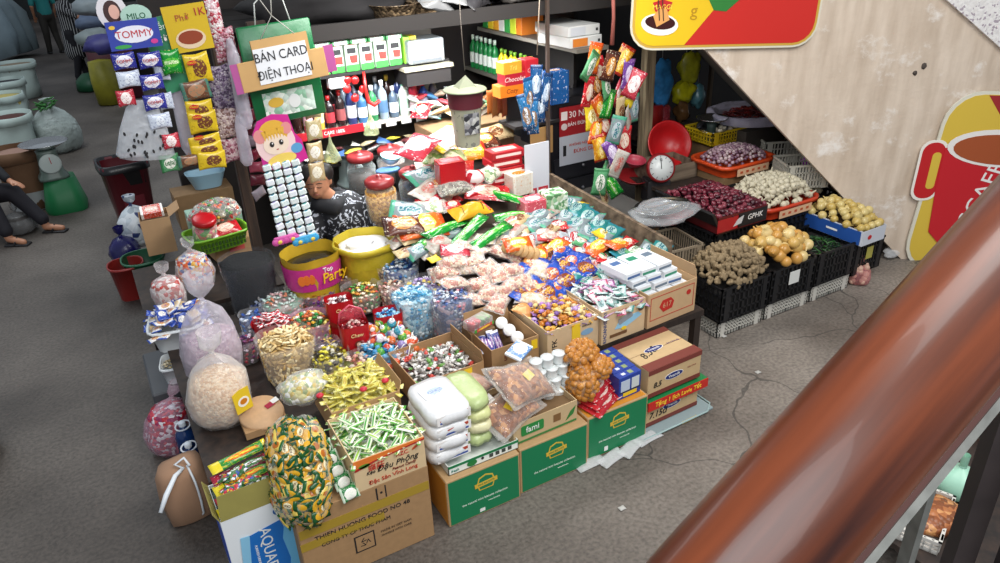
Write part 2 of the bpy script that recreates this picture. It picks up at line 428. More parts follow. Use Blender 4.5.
def knot_bag(name, label, loc, r, h, neck, fillmat, m=MILKY, sx=1, sy=1, rz=0, lean=(0, 0), fill=.8, group=None, tail=.06, cat='bag', wob=.18):
    t = thing(name, label, cat, loc, rz, group); sd = rr_(0, 50); n = 26
    prof = [(.01, .002), (r*.7, .004), (r*.95, h*.15), (r, h*.4), (r*.9, h*.65), (r*.6, h*.85), (r*.2, h*.97), (.012, h), (.010, h+.012), (neck*.45, h+neck*.4), (neck*.8, h+neck*.8), (neck*.9, h+tail+neck*.5)]
    b = MB(); b.lathe(prof, n, cap=False, sx=sx, sy=sy, wob=wob, seed=sd)
    for i, v in enumerate(b.v):
        k = max(0, v.z/h-.3); b.v[i] = Vector((v.x+lean[0]*k*k, v.y+lean[1]*k*k, v.z))
    b.obj('bag_skin', m, t)
    kk = .49; kb = MB(); kb.lathe([(.010, -.006), (.016, 0), (.010, .008)], 10, TM(lean[0]*kk, lean[1]*kk, h+.004)); kb.obj('knot', m, t)
    if fillmat:
        f = MB(); q = .94; top = h*fill
        pr = [(.001, .006)]+[(rr*q, max(.008, z)) for rr, z in prof[1:6] if z < top]
        last = pr[-1][0]; pr += [(last*.92, top), (last*.5, top+.012), (.001, top+.015)]
        f.lathe(pr, n, cap=False, sx=sx, sy=sy, wob=wob, seed=sd)
        for i, v in enumerate(f.v):
            k = max(0, v.z/h-.3); f.v[i] = Vector((v.x+lean[0]*k*k, v.y+lean[1]*k*k, v.z))
        o = f.obj('contents', fillmat, t); o['kind'] = 'stuff'
    return t
def sm_bake(o):
    "replace an object's mesh by the result of its modifiers"
    dg = bpy.context.evaluated_depsgraph_get(); dg.update()
    me = bpy.data.meshes.new_from_object(o.evaluated_get(dg)); o.modifiers.clear(); o.data = me
    me.polygons.foreach_set('use_smooth', [True]*len(me.polygons))
def blend(name, caps, m, parent=None, voxel=.012, smooth=4, **k):
    "limbs as tapered capsules fused into one continuous skin"
    b = MB()
    for (p, q, r0, r1) in caps:
        p, q = Vector(p), Vector(q); L = (q-p).length
        if L < 1e-5: b.ball(r0, r0, r0, TM(*p), 14, 10); continue
        n = max(2, int(L/(.5*min(r0, r1)))+1) if L < 30*min(r0, r1) else 12
        b.tube([p.lerp(q, i/n) for i in range(n+1)], [r0+(r1-r0)*i/n for i in range(n+1)], 14)
        b.ball(r0, r0, r0, TM(*p), 14, 10); b.ball(r1, r1, r1, TM(*q), 14, 10)
    o = b.obj(name, m, parent)
    md = o.modifiers.new('r', 'REMESH'); md.mode = 'VOXEL'; md.voxel_size = voxel; md.use_smooth_shade = True
    s = o.modifiers.new('s', 'SMOOTH'); s.iterations = smooth; s.factor = .6
    sm_bake(o)
    if k: tag(o, **k)
    return o
# ================================================================ THE PLACE
def floor_mat():
    m, nt, b = _new('worn_concrete'); N = nt.nodes.new; L = nt.links.new
    tc = N('ShaderNodeTexCoord')
    n1 = N('ShaderNodeTexNoise'); n1.inputs['Scale'].default_value = .9; n1.inputs['Detail'].default_value = 6
    n2 = N('ShaderNodeTexNoise'); n2.inputs['Scale'].default_value = 45; n2.inputs['Detail'].default_value = 6
    L(tc.outputs['Object'], n1.inputs['Vector']); L(tc.outputs['Object'], n2.inputs['Vector'])
    r1 = N('ShaderNodeValToRGB'); r1.color_ramp.elements[0].color = srgb('#4c4641'); r1.color_ramp.elements[1].color = srgb('#756f69')
    r1.color_ramp.elements[0].position = .35; r1.color_ramp.elements[1].position = .68
    L(n1.outputs['Fac'], r1.inputs[0])
    r2 = N('ShaderNodeValToRGB'); r2.color_ramp.elements[0].color = (.55, .55, .55, 1); r2.color_ramp.elements[1].color = (1.15, 1.15, 1.15, 1)
    r2.color_ramp.elements[0].position = .3; r2.color_ramp.elements[1].position = .62; L(n2.outputs['Fac'], r2.inputs[0])
    mx = N('ShaderNodeMix'); mx.data_type = 'RGBA'; mx.blend_type = 'MULTIPLY'; mx.inputs[0].default_value = .85
    L(r1.outputs[0], mx.inputs[6]); L(r2.outputs[0], mx.inputs[7])
    # painted-in dim light of the aisle: floor colour darker left, lighter by the crates
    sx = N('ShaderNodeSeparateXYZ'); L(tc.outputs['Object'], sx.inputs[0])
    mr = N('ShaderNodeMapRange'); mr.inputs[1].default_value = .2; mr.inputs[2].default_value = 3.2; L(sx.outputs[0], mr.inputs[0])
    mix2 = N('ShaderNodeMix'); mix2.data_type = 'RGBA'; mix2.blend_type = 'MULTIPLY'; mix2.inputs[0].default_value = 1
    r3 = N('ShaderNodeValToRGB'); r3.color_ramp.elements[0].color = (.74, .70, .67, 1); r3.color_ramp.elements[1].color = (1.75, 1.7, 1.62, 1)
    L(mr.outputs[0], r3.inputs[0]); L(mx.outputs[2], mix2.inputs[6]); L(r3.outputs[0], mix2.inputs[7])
    # cracks
    nd = N('ShaderNodeTexNoise'); nd.inputs['Scale'].default_value = 2.5; L(tc.outputs['Object'], nd.inputs['Vector'])
    md = N('ShaderNodeMix'); md.data_type = 'VECTOR'; md.inputs[0].default_value = .25; L(tc.outputs['Object'], md.inputs[4]); L(nd.outputs['Color'], md.inputs[5])
    v = N('ShaderNodeTexVoronoi'); v.feature = 'DISTANCE_TO_EDGE'; v.inputs['Scale'].default_value = 1.5; L(md.outputs[1], v.inputs['Vector'])
    lt = N('ShaderNodeMath'); lt.operation = 'LESS_THAN'; lt.inputs[1].default_value = .005; L(v.outputs['Distance'], lt.inputs[0])
    gx = N('ShaderNodeMath'); gx.operation = 'GREATER_THAN'; gx.inputs[1].default_value = 2.0; L(sx.outputs[0], gx.inputs[0])
    gy = N('ShaderNodeMath'); gy.operation = 'MULTIPLY'; L(gx.outputs[0], gy.inputs[0]); L(lt.outputs[0], gy.inputs[1])
    ml = N('ShaderNodeMath'); ml.operation = 'MULTIPLY'; ml.inputs[1].default_value = .6; L(gy.outputs[0], ml.inputs[0])
    mc = N('ShaderNodeMix'); mc.data_type = 'RGBA'; L(ml.outputs[0], mc.inputs[0]); L(mix2.outputs[2], mc.inputs[6]); mc.inputs[7].default_value = (.03, .028, .026, 1)
    L(mc.outputs[2], b.inputs['Base Color']); b.inputs['Roughness'].default_value = .62
    bp = N('ShaderNodeBump'); bp.inputs['Strength'].default_value = .5; bp.inputs['Distance'].default_value = .012
    L(n2.outputs['Fac'], bp.inputs['Height']); L(bp.outputs[0], b.inputs['Normal']); return m
b = MB(); b.box(-14, 14, -4, 45, -.12, 0); b.obj('floor', floor_mat(), smooth=False, kind='structure')
# ---- stair wall: plastered parapet of the flight that rises to the left, facing the camera
WD = 5.6
def wp(x, y, off=0):
    d = ray(x, y); D = WD+off; t = D/(d.x*math.sin(HEAD)+d.y*math.cos(HEAD)); return Vector((d.x*t, d.y*t, CH+d.z*t))
WO = Vector((WD*math.sin(HEAD), WD*math.cos(HEAD), 0))          # foot of the view axis on the wall
WX = Vector((math.cos(HEAD), -math.sin(HEAD), 0)); WNRM = Vector((-math.sin(HEAD), -math.cos(HEAD), 0))
def wloc(p): q = p-WO; return (q.dot(WX), p.z)
def wallM(u, z, off=0, rz=0):   # local x along wall, y up, z out towards the viewer
    M = Matrix((WX, Vector((0, 0, 1)), WNRM)).transposed().to_4x4(); M.translation = WO+WX*u+Vector((0, 0, z))+WNRM*off
    return M @ Matrix.Rotation(rz, 4, 'Z')
def plaster():
    m, nt, b = _new('stained_plaster'); N = nt.nodes.new; L = nt.links.new
    tc = N('ShaderNodeTexCoord'); mp = N('ShaderNodeMapping'); mp.inputs['Scale'].default_value = (7, 1.1, 1); mp.inputs['Rotation'].default_value = (0, 0, .12)
    L(tc.outputs['Object'], mp.inputs[0])
    n1 = N('ShaderNodeTexNoise'); n1.inputs['Scale'].default_value = 1.6; n1.inputs['Detail'].default_value = 8; L(mp.outputs[0], n1.inputs['Vector'])
    n2 = N('ShaderNodeTexNoise'); n2.inputs['Scale'].default_value = 3.2; n2.inputs['Detail'].default_value = 9; n2.inputs['Roughness'].default_value = .7; L(tc.outputs['Object'], n2.inputs['Vector'])
    r1 = N('ShaderNodeValToRGB'); e = r1.color_ramp.elements
    e[0].position = .2; e[0].color = srgb('#b9a590'); e[1].position = .7; e[1].color = srgb('#dccbb8')
    L(n1.outputs['Fac'], r1.inputs[0])
    r2 = N('ShaderNodeValToRGB'); e = r2.color_ramp.elements; e[0].position = .56; e[0].color = (0, 0, 0, 1); e[1].position = .68; e[1].color = (1, 1, 1, 1)
    L(n2.outputs['Fac'], r2.inputs[0])
    mx = N('ShaderNodeMix'); mx.data_type = 'RGBA'; L(r2.outputs[0], mx.inputs[0]); L(r1.outputs[0], mx.inputs[6]); mx.inputs[7].default_value = srgb('#e9e1d8')
    L(mx.outputs[2], b.inputs['Base Color']); b.inputs['Roughness'].default_value = .8
    bp = N('ShaderNodeBump'); bp.inputs['Strength'].default_value = .6; bp.inputs['Distance'].default_value = .02
    L(n2.outputs['Fac'], bp.inputs['Height']); L(bp.outputs[0], b.inputs['Normal']); return m
p0 = wloc(wp(900, 258)); p1 = wloc(wp(715, 60)); sl = (p1[1]-p0[1])/(p1[0]-p0[0])
q0 = wloc(wp(945, 0)); q1 = wloc(wp(1000, 49)); sq_ = (q1[1]-q0[1])/(q1[0]-q0[0])
def low(u): return p0[1]+sl*(u-p0[0])
def upp(u): return q0[1]+sq_*(u-q0[0])
uL = p0[0]+(3.6-p0[1])/sl; uF = p0[0]+(0-p0[1])/sl; uR = 5.2
poly = [(uF, 0), (uR, 0), (uR, max(.3, upp(uR))), (q0[0], q0[1]), (uL, upp(uL)), (uL, 3.6)]
b = MB(); b.prism(poly, -.14, 0); o = b.obj('wall_stair', plaster(), smooth=False, kind='structure'); o.matrix_world = wallM(0, 0)
b = MB(); b.prism([(uR, upp(uR)), (uR, upp(uR)+.55), (uL, upp(uL)+.55), (uL, upp(uL))], -.5, .035); o = b.obj('trim_1', speck(['#e9e6e2', '#e6e2de', '#dcd8d4', '#e4e0dd', '#e2deda', '#dad6d4', '#e9e6e2', '#a89ca4'], 60, .7, 'whitewash_spattered', .2), smooth=False, kind='structure'); o.matrix_world = wallM(0, 0)
# stair slab behind the parapet
b = MB(); b.prism([(uF+.1, 0), (uF+.55, 0), (uL+.3, 3.9), (uL, 3.6)], -1.6, -.14); o = b.obj('stair_slab', mat('#6d655c', .9), smooth=False, kind='structure'); o.matrix_world = wallM(0, 0)
for (px, py, rr) in ((924, 66, .022), (915, 73, .017)):
    q = wloc(wp(px, py)); b = MB(); b.ball(rr, rr*1.1, .012, n=8, m=6, wob=.5, seed=px); o = b.obj('plaster_chip', mat('#4c433d', .9)); o.matrix_world = wallM(q[0], q[1]); tag(o, 'dark chipped pit in the plaster of the stair wall, %s of the two' % ('upper right' if px > 920 else 'lower left'), 'plaster chip')
# ---- Maggi sign (top) and coffee sign (right) on the stair wall
def ring(poly, k, g):  # outline grown by g
    cx = sum(p[0] for p in poly)/len(poly); cy = sum(p[1] for p in poly)/len(poly)
    return [(x+(g if x > cx else -g), y+(g if y > cy else -g)) for x, y in poly]
a = wloc(wp(629, 50)); c_ = wloc(wp(814, 46)); W = c_[0]-a[0]; Hh = .78
t = thing('poster_board', 'large yellow and red seasoning advertisement board with rounded corners, high on stair wall', 'sign', (0, 0, 0))
t.matrix_world = wallM((a[0]+c_[0])/2, (a[1]+c_[1])/2+Hh/2, .02, math.atan2(c_[1]-a[1], W))
panel(t, 'backing', 0, 0, mat('#d8d2bd', .5), (0, 0, 0), (0, 0, 0), .014, rrect(W, Hh, .17))
panel(t, 'gold_border', 0, 0, mat('#c9a13f', .4), (0, 0, .014), (0, 0, 0), .002, rrect(W-.03, Hh-.03, .155))
panel(t, 'red_field', 0, 0, mat('#c8281f', .35), (0, 0, .016), (0, 0, 0), .002, rrect(W-.065, Hh-.065, .14))
yl = [p for p in rrect(W-.065, Hh-.065, .14) if p[0] < -.1]
yl = sorted(yl, key=lambda p: math.atan2(p[1], p[0]+W*.3) % (2*PI))
ypoly = [(-W/2+.62, Hh/2-.033), *[p for p in rrect(W-.065, Hh-.065, .14)[6:18]], (-W/2+.40, -Hh/2+.033), (-W/2+.62, -.08), (-W/2+.95, .2), (-W/2+1.02, Hh/2-.033)]
panel(t, 'yellow_field', 0, 0, mat('#e6bd1b', .35), (0, 0, .018), (0, 0, 0), .002, ypoly[1:])
panel(t, 'green_field', 0, 0, mat('#2f7b33', .35), (-W/2+.66, -.02, .020), (0, 0, 0), .002, [(-.16, .2), (-.14, .02), (-.07, -.1), (.02, -.11), (.12, -.02), (.2, .08), (.24, .2)])
bowl = panel(t, 'bowl_picture', 0, 0, mat('#efeee8', .3), (-W/2+.21, -.21, .021), (0, 0, -.12), .003, ell(.135, .075))
panel(bowl, 'sauce', 0, 0, mat('#3b1410', .2), (0, .015, .003), (0, 0, 0), .002, ell(.11, .048)); panel(bowl, 'cracker', 0, 0, mat('#d99a55', .5), (0, .05, .005), (0, 0, .5), .002, [(-.05, -.05), (.05, -.04), (.055, .04), (0, .06), (-.05, .03)])
for k in (-.02, .01): panel(bowl, 'chopstick', .006, .17, mat('#3c2a16', .5), (k-.01, .11, .008), (0, 0, .25), .002)
panel(t, 'brand_badge', 0, 0, RED, (-W/2+.22, -.09, .021), (0, 0, 0), .002, [(-.07, .03), (-.05, -.03), (0, -.045), (.05, -.03), (.07, .03), (0, .05)])
text(t, 'MAGGI', .045, mat('#f3e04a', .4), (-W/2+.22, -.092, .024), (0, 0, 0)); text(t, 'g', .12, mat('#b78a10', .4), (-W/2+.45, -.12, .022), (0, 0, 0))
a = wloc(wp(918, 250)); top = wloc(wp(960, 94))
t = thing('cup_poster_board', 'cream edged coffee advertisement board showing a red mug, on stair wall behind handrail', 'sign')
W2, H2 = .95, 1.5; t.matrix_world = wallM(a[0]+W2/2-.10, top[1]-H2/2+.01, .02, -.06)
outline = rrect(W2, H2, .26)
panel(t, 'backing', 0, 0, mat('#dcd8c6', .5), (0, 0, 0), (0, 0, 0), .014, outline)
panel(t, 'gold_field', 0, 0, mat('#d9b944', .4), (0, 0, .014), (0, 0, 0), .002, rrect(W2-.05, H2-.05, .24))
panel(t, 'red_field', 0, 0, mat('#9f2a2c', .35), (0, 0, .016), (0, 0, 0), .002, [(-.18, .72), (.0, .52), (.2, .4), (.45, .33), (.45, .5), (.25, .72)])
mg = panel(t, 'mug_handle', 0, 0, mat('#efe9df', .4), (-.47, .12, .017), (0, 0, .05), .003, rrect(.22, .50, .09))
panel(mg, 'handle_red', 0, 0, RED, (0, 0, .003), (0, 0, 0), .002, rrect(.18, .46, .08)); panel(mg, 'handle_gap', 0, 0, mat('#d9b944', .4), (.03, 0, .005), (0, 0, 0), .002, rrect(.07, .30, .03))
mug = panel(t, 'mug_picture', 0, 0, mat('#c4202a', .35), (-.0, -.02, .022), (0, 0, 0), .003, [(-.40, .33), (-.38, .0), (-.33, -.38), (-.2, -.5), (.3, -.5), (.42, -.1), (.42, .33)])
panel(mug, 'mug_rim', 0, 0, mat('#ece8e2', .3), (.05, .33, .003), (0, 0, -.05), .002, ell(.44, .15, 28)); panel(mug, 'coffee', 0, 0, mat('#a5532f', .25), (.05, .32, .005), (0, 0, -.05), .002, ell(.39, .12, 28))
text(mug, 'NESCAFÉ', .19, WHITE, (-.02, -.16, .004), (0, 0, R(76)), sx=1)
# ---- handrail of the camera's own stairs
def dep(x, y, z): d = ray(x, y); return Vector((d.x*z, d.y*z, CH+d.z*z))
ra = dep(748, 563, .36); rb = dep(1010, 262, .41); dv = (rb-ra).normalized()
t = thing('handrail', 'thick varnished red-brown wooden handrail running diagonally in the foreground', 'handrail', ra)
X_ = dv; Z_ = (CF*-1); Z_ = (Z_-X_*Z_.dot(X_)).normalized(); Y_ = Z_.cross(X_)
Mr = Matrix((X_, Y_, Z_)).transposed().to_4x4()
prof = []
for k in range(28):
    a_ = 2*PI*k/28; y = math.cos(a_)*.0355; z = math.sin(a_)*.030
    if y > .02 and z > 0: z += .002
    prof.append((y, z))
b = MB(); n = 28
vs = [(x, y, z) for x in (-.75, .9) for y, z in prof]; b.add(vs, [tuple(range(n-1, -1, -1)), tuple(range(n, 2*n))]+[(k, (k+1) % n, n+(k+1) % n, n+k) for k in range(n)])
wm = wood('#2a1009', '#71371c', 4.5, .34, 0); wm.node_tree.nodes['Principled BSDF'].inputs['Coat Weight'].default_value = .12; wm.node_tree.nodes['Principled BSDF'].inputs['Specular IOR Level'].default_value = .35
rail = b.obj('wooden_grip', wm, t); rail.matrix_local = Mr
b = MB(); b.box(-.75, .9, -.058, -.030, -.036, -.020, b=.002); o = b.obj('lower_moulding', wood('#3b2320', '#6b4136', 2.2, .4, 0), t, smooth=False); o.matrix_local = Mr
MET = mat('#8f8f89', .45, .6, noise_s=60, noise_a=.4); DMET = mat('#3c3433', .5, .3, noise_s=30, noise_a=.3)
b = MB(); b.box(-.75, .9, -.063, -.058, -.044, -.022); o = b.obj('steel_flat', MET, t, smooth=False); o.matrix_local = Mr
for (px, py, w, nm) in ((1012, 400, .016, DMET), (930, 478, .004, MET), (1045, 480, .016, DMET), (850, 590, .012, DMET)):
    q = dep(px, py, .47); b = MB(); b.box(-w/2, w/2, -.006, .006, -1.2, .02); o = b.obj('baluster', nm, t, smooth=False)
    o.matrix_local = Matrix.Translation(q-ra) @ Matrix.Rotation(-HEAD, 4, 'Z')
# ---- shop shell : dark back, overhead deck, posts
DW = wood('#1c1512', '#3a2b22', 2, .7, 2); DK = mat('#1b1716', .8)
b = MB(); b.box(.55, 4.6, 6.75, 6.85, 0, 4.2); b.obj('wall_back', mat('#2a2422', .8, noise_s=6, noise_a=.3), smooth=False, kind='structure')
t = thing('overhead_shelf', 'dark plank shelf hung high across the front of the shop', 'shelf', (1.0, 4.95, 2.06))
b = MB()
for k in range(6): b.box(0, 3.0, .33*k, .33*k+.31, .03, .055)
b.obj('deck', mat('#1a1513', .85), t, smooth=False); b = MB(); b.box(-.02, 3.02, -.03, 0, -.01, .09); b.obj('front_beam', mat('#2e2a28', .7), t, smooth=False)
b = MB(); b.ball(.62, .42, .16, wob=.3, seed=4, n=24, m=12); b.obj('added_dark_cover', mat('#1c191a', .8, noise_s=5, noise_a=.4, bump=.5), label='added heap of dark tarpaulin that darkens left half of overhead shelf', cat='tarpaulin').location = (1.75, 5.5, 2.22)  # added dark heap, put in so the left of the deck reads dark
# big dark roof over the market hall (keeps the far aisle dim)
# ================================================================ FRONT OF THE SWEET STALL
GB = '#11804c'
# --- big brown carton at the front left, peanut candy box on it
t = carton('brown_carton', 'large plain brown carton with yellow tape standing on floor under the peanut candy box', .64, .46, .45, (.33, 2.58, 0), m=KRAFT2)
panel(t, 'yellow_tape', .63, .05, mat('#a88a2e', .35), (.32, -.0005, .335), t=.0015); panel(t, 'yellow_tape', .40, .045, mat('#a88a2e', .35), (.20, -.0005, .26), t=.0015)
text(t, 'THIEN HUONG FOOD NO 48', .032, INK, (.30, -.001, .285), sx=1.1); text(t, 'CONG TY CP THUC PHAM', .028, INK, (.26, -.001, .235))
text(t, 'MADE IN VIET NAM', .018, mat('#5a4630', .7), (.45, -.001, .17)); text(t, 'HANDLE WITH CARE', .016, mat('#5a4630', .7), (.45, -.001, .145))
sg = panel(t, 'recycling_sign', .10, .10, INK, (.29, -.001, .15), t=.001); panel(sg, 'sign_gap', .086, .086, KRAFT2, (0, 0, .001), (0, 0, 0), .0006)
for k in range(3): text(sg, '➜' if False else '>', .05, INK, (.018*math.cos(2*PI*k/3), .018*math.sin(2*PI*k/3), .002), (0, 0, R(90+120*k)), ext=.0005)
t2 = panel(t, 'handling_marks', .05, .07, INK, (.40, -.001, .40), t=.001); panel(t2, 'mark_gap', .036, .075, KRAFT2, (0, 0, .001), (0, 0, 0), .0006); text(t2, '•', .05, INK, (0, 0, .002), (0, 0, 0), ext=.0005)
t = carton('peanut_candy_box', 'cream printed peanut candy box open on big brown carton, full of green and white sticks', .345, .36, .175, (.62, 2.58, .45), m=mat('#d9bd92', .7, noise_s=20, noise_a=.05), top='open', fill=.13, fillmat=speck(['#eef2d8', '#4f9d45', '#d8e6a0', '#ffffff', '#89b94e'], 40))
panel(t, 'orange_band', 0, 0, mat('#e0782c', .5), (0, -.001, 0), poly=[(.004, .128), (.12, .142), (.2, .150), (.345, .168), (.345, .175), (.002, .175)])
panel(t, 'red_band', 0, 0, mat('#b22a22', .5), (0, -.002, 0), poly=[(.004, .118), (.06, .128), (.12, .143), (.2, .148), (.345, .160), (.345, .168), (.2, .155), (.12, .150), (.004, .130)])
text(t, '蝶莊', .04, mat('#c0392b', .5), (.105, -.002, .108)); text(t, 'AZC.', .03, mat('#c0392b', .5), (.235, -.002, .128))
text(t, 'Kẹo', .024, INK, (.075, -.002, .085), shear=.3); text(t, 'Đậu Phộng', .042, INK, (.205, -.002, .088), shear=.3, sx=1.05); text(t, 'Peanut Candy', .021, mat('#7a2b1e', .5), (.235, -.002, .058), shear=.2)
text(t, 'Đặc Sản Vĩnh Long', .029, mat('#b8341f', .5), (.18, -.002, .028), sx=1.05); panel(t, 'leaf_logo', 0, 0, mat('#5d8a2c', .5), (.05, -.002, .135), poly=ell(.028, .011)); panel(t, 'leaf_logo', 0, 0, mat('#c44a22', .5), (.30, -.002, .138), rot=(PI/2, -.5, 0), poly=ell(.022, .006))
gs = [stick(m, .095, .020, .010, k) for k, m in enumerate([pmat('#e8efd2', '#4f9d45', '#cfe08f', None, .5, .5, .5, .18, var=1), pmat('#6bb04e', '#f2f5df', '#e8efd2', None, .5, .5, .5, .2, var=1), pmat('#f1f4e4', '#a8cf5a', '#57a043', None, .5, .6, .4, .2, var=1)])]
heap('candy_stick', 'slim green and white sweet stick heaped in peanut candy box', 'sweet', 'green and white sticks in the peanut candy box', gs, .79, 2.76, .16, .165, .60, .04, .042, rnd_=False, layers=2, tilt=.35, s=(.95, 1.2))
# yellow sticks in the carton behind
t = carton('yellow_sweet_carton', 'low brown carton behind the peanut candy box, full of yellow sachets', .36, .34, .16, (.66, 3.0, .45), top='open', fill=.12, fillmat=speck(['#d6cf62', '#e8e07c', '#b5a63c', '#efe9a0'], 40), flaps=[('r', .05, 20)])
ys = [stick(m, .095, .026, .012, k+9) for k, m in enumerate([pmat('#d9d060', '#c8b846', '#eee89b', '#9a8a22', .5, .5, .35, .4), pmat('#e4dc77', '#b59a2c', '#cfc552', None, .5, .5, .3, .3)])]
heap('yellow_sachet', 'slim yellow sweet sachet heaped in low brown carton', 'sweet', 'yellow sachets in the low carton', ys, .84, 3.17, .165, .155, .595, .035, .048, rnd_=False, layers=2, tilt=.35, s=(.95, 1.2))
for k, (dx, dy) in enumerate(((.31, .06), (-.02, .1), (.18, .02))): 
    b = MB(); b.ball(.02, .018, .012); b.obj('red_foil_sweet', mat('#c8283c', .3), smooth=True).location = (.66+dx, 3.0+dy, .655+.01*k); tag(bpy.data.objects[-1] if False else C.objects[-1], ['red foil sweet at right edge of yellow sachet carton', 'red foil sweet at left edge of yellow sachet carton', 'red foil sweet on front edge of yellow sachet carton'][k], 'sweet')
# --- large clear bag of ginger candies draped over the carton
def slump_bag(name, label, c, rad, rot, skinm, corem, meshes, iname, ilabel, igroup, n, seed=3, wob=.3, core=.8, pos=.93, icat='sweet', sc=(.95, 1.15), gap=.027, box=0):
    t = thing(name, label, 'bag', (c[0], c[1], c[2]))
    def sup(d): return 1 if not box else 1.0/((abs(d.x)**box+abs(d.y)**box+abs(d.z)**box)**(1/box))
    def bl_(k):
        g = MB(); g.ball(1, 1, 1, ID, 26, 18, wob=wob, seed=seed)
        for i, v in enumerate(g.v): f = sup(v.normalized())*k; g.v[i] = TM(0, 0, 0, *rot) @ Vector((v.x*rad[0]*f, v.y*rad[1]*f, v.z*rad[2]*f))
        return g
    b = bl_(1); b.obj('bag_skin', skinm, t)
    if corem:
        b = bl_(core); o = b.obj('contents', corem, t); o['kind'] = 'stuff'
    Mb = TM(*c, *rot); pts = []; tries = 0
    while len(pts) < n and tries < n*40:
        tries += 1
        ct = rr_(-1, 1); ph = rr_(0, 2*PI); s_ = math.sqrt(1-ct*ct); d = Vector((s_*math.cos(ph), s_*math.sin(ph), ct))
        q = (1+wob*noise.noise(d*1.6+Vector((seed, seed*2, 0))))*pos*sup(d)
        p = Mb @ Vector((d.x*rad[0]*q, d.y*rad[1]*q, d.z*rad[2]*q)); n_ = (Mb.to_3x3() @ Vector((d.x/rad[0], d.y/rad[1], d.z/rad[2]))).normalized()
        if n_.dot((Vector((0, 0, CH))-p).normalized()) < -.05: continue
        if any((p-o).length < gap for o in pts): continue
        pts.append(p)
        e = (n_.to_track_quat('Z', 'Y').to_matrix().to_4x4() @ Matrix.Rotation(rr_(0, 6.28), 4, 'Z') @ Matrix.Rotation(rr_(-.5, .5), 4, 'X')).to_euler()
        inst(iname, random.choice(meshes), p, e, ilabel, icat, igroup, rr_(*sc))
    return t
gp = [packmesh(.082, .048, .017, m, k, 6, 4) for k, m in enumerate([pmat('#c9901c', '#efe3b8', '#1c5226', '#5a300c', .5, .5, .25, .3, var=1, bands=(.2, .8)), pmat('#1a5026', '#d9a423', '#1a5026', None, .5, .5, .36, .38, var=1), pmat('#dcc05a', '#b8661a', '#205a28', None, .4, .5, .2, .3, var=1, bands=(.15, .82))])]
slump_bag('clear_candy_bag', 'large clear plastic bag of green and yellow wrapped candies slumped over front of brown carton', (.415, 2.74, .56), (.125, .15, .235), (-.62, .10, -.10), film('#eef4ea', .05, .08), mat('#1c3216', .6), gp, 'ginger_candy_packet', 'small green and gold candy packet inside large slumped clear bag', 'candy packets in the slumped clear bag', 190, core=.86, wob=.22, box=3.5)  # dark green core paints the shade between the packets
# --- column of coconut drink sachets between the bag and the peanut box
cs = packmesh(.085, .07, .03, pmat('#1f7a3a', '#f2efe4', '#cfe0c8', None, .5, .42, .34, .36), 2)
names = ['lowest', 'second lowest', 'middle', 'second highest', 'highest']
for k in range(5):
    inst('coconut_sachet', cs, (.585-.008*k, 2.575+.055*k, .475+.028*k), (.95, 0, .15), '%s green and white sachet in cascade beside the peanut candy box' % names[k], 'sachet', 'green and white sachets in a cascade', 1.0)
t = thing('clear_sachet_bag', 'crumpled clear bag of small yellow and white sachets above the slumped candy bag', 'bag', at(304, 393, .60))
b = MB(); b.ball(.125, .10, .07, TM(0, 0, .03), 16, 10, wob=.5, seed=8); b.obj('bag_skin', film('#eef0ee', .12, .1), t); b = MB(); b.ball(.115, .09, .06, TM(0, 0, .03), 14, 8, wob=.5, seed=8); o = b.obj('contents', speck(['#d9d08a', '#e9e6dc', '#c8a82c', '#8a9a5a', '#b8ac7a'], 50), t); o['kind'] = 'stuff'
# --- bottled water carton with a pack of long wafer packets
t = carton('water_carton', 'tall white and blue bottled water carton with olive upright flap at front left corner', .30, .27, .47, (.045, 2.70, 0), m=mat('#e4e8ea', .45), top='open', fill=.45, fillmat=mat('#27402c', .5), flaps=[('f', .12, -12), ('l', .05, 25)], inner=mat('#8d8443', .6, noise_s=15, noise_a=.1), rz=.02)
panel(t, 'blue_print', 0, 0, mat('#1c6fc0', .35), (0, -.001, 0), poly=[(.07, 0), (.29, 0), (.29, .10), (.24, .36), (.06, .33), (.075, .2)])
panel(t, 'light_blue_wave', 0, 0, mat('#6cb6de', .35), (0, -.002, 0), poly=[(.23, 0), (.299, 0), (.299, .25), (.26, .36), (.235, .25), (.25, .12)])
panel(t, 'light_blue_wave', 0, 0, mat('#8cc6e4', .35), (0, -.002, 0), poly=[(.05, 0), (.09, 0), (.075, .15), (.10, .34), (.06, .345), (.045, .2)])
panel(t, 'round_logo', 0, 0, mat('#2c5f9e', .4), (.235, -.002, .415), poly=ell(.018, .018)); panel(t, 'side_blue', 0, 0, BLUE, (-.001, .27, 0), rot=(PI/2, 0, -PI/2), poly=[(.0, .1), (.27, .1), (.27, .40), (0, .36)])
text(t, 'AQUAFINA', .072, WHITE, (.165, -.003, .17), (PI/2, PI/2, 0), sx=1.0); text(t, 'PURIFIED DRINKING WATER', .016, WHITE, (.115, -.003, .17), (PI/2, PI/2, 0))
wf = pmat('#2f8a35', '#e2651e', '#e8d32e', '#f5e04a', .55, .5, .3, .22, bands=(.18, .93))
wm_ = packmesh(.27, .062, .028, wf, 1, 14, 6); wm2 = packmesh(.27, .062, .028, pmat('#6b1d2b', '#3a7a3a', '#a3243a', '#ffffff', .6, .5, .3, .3), 5, 14, 6)
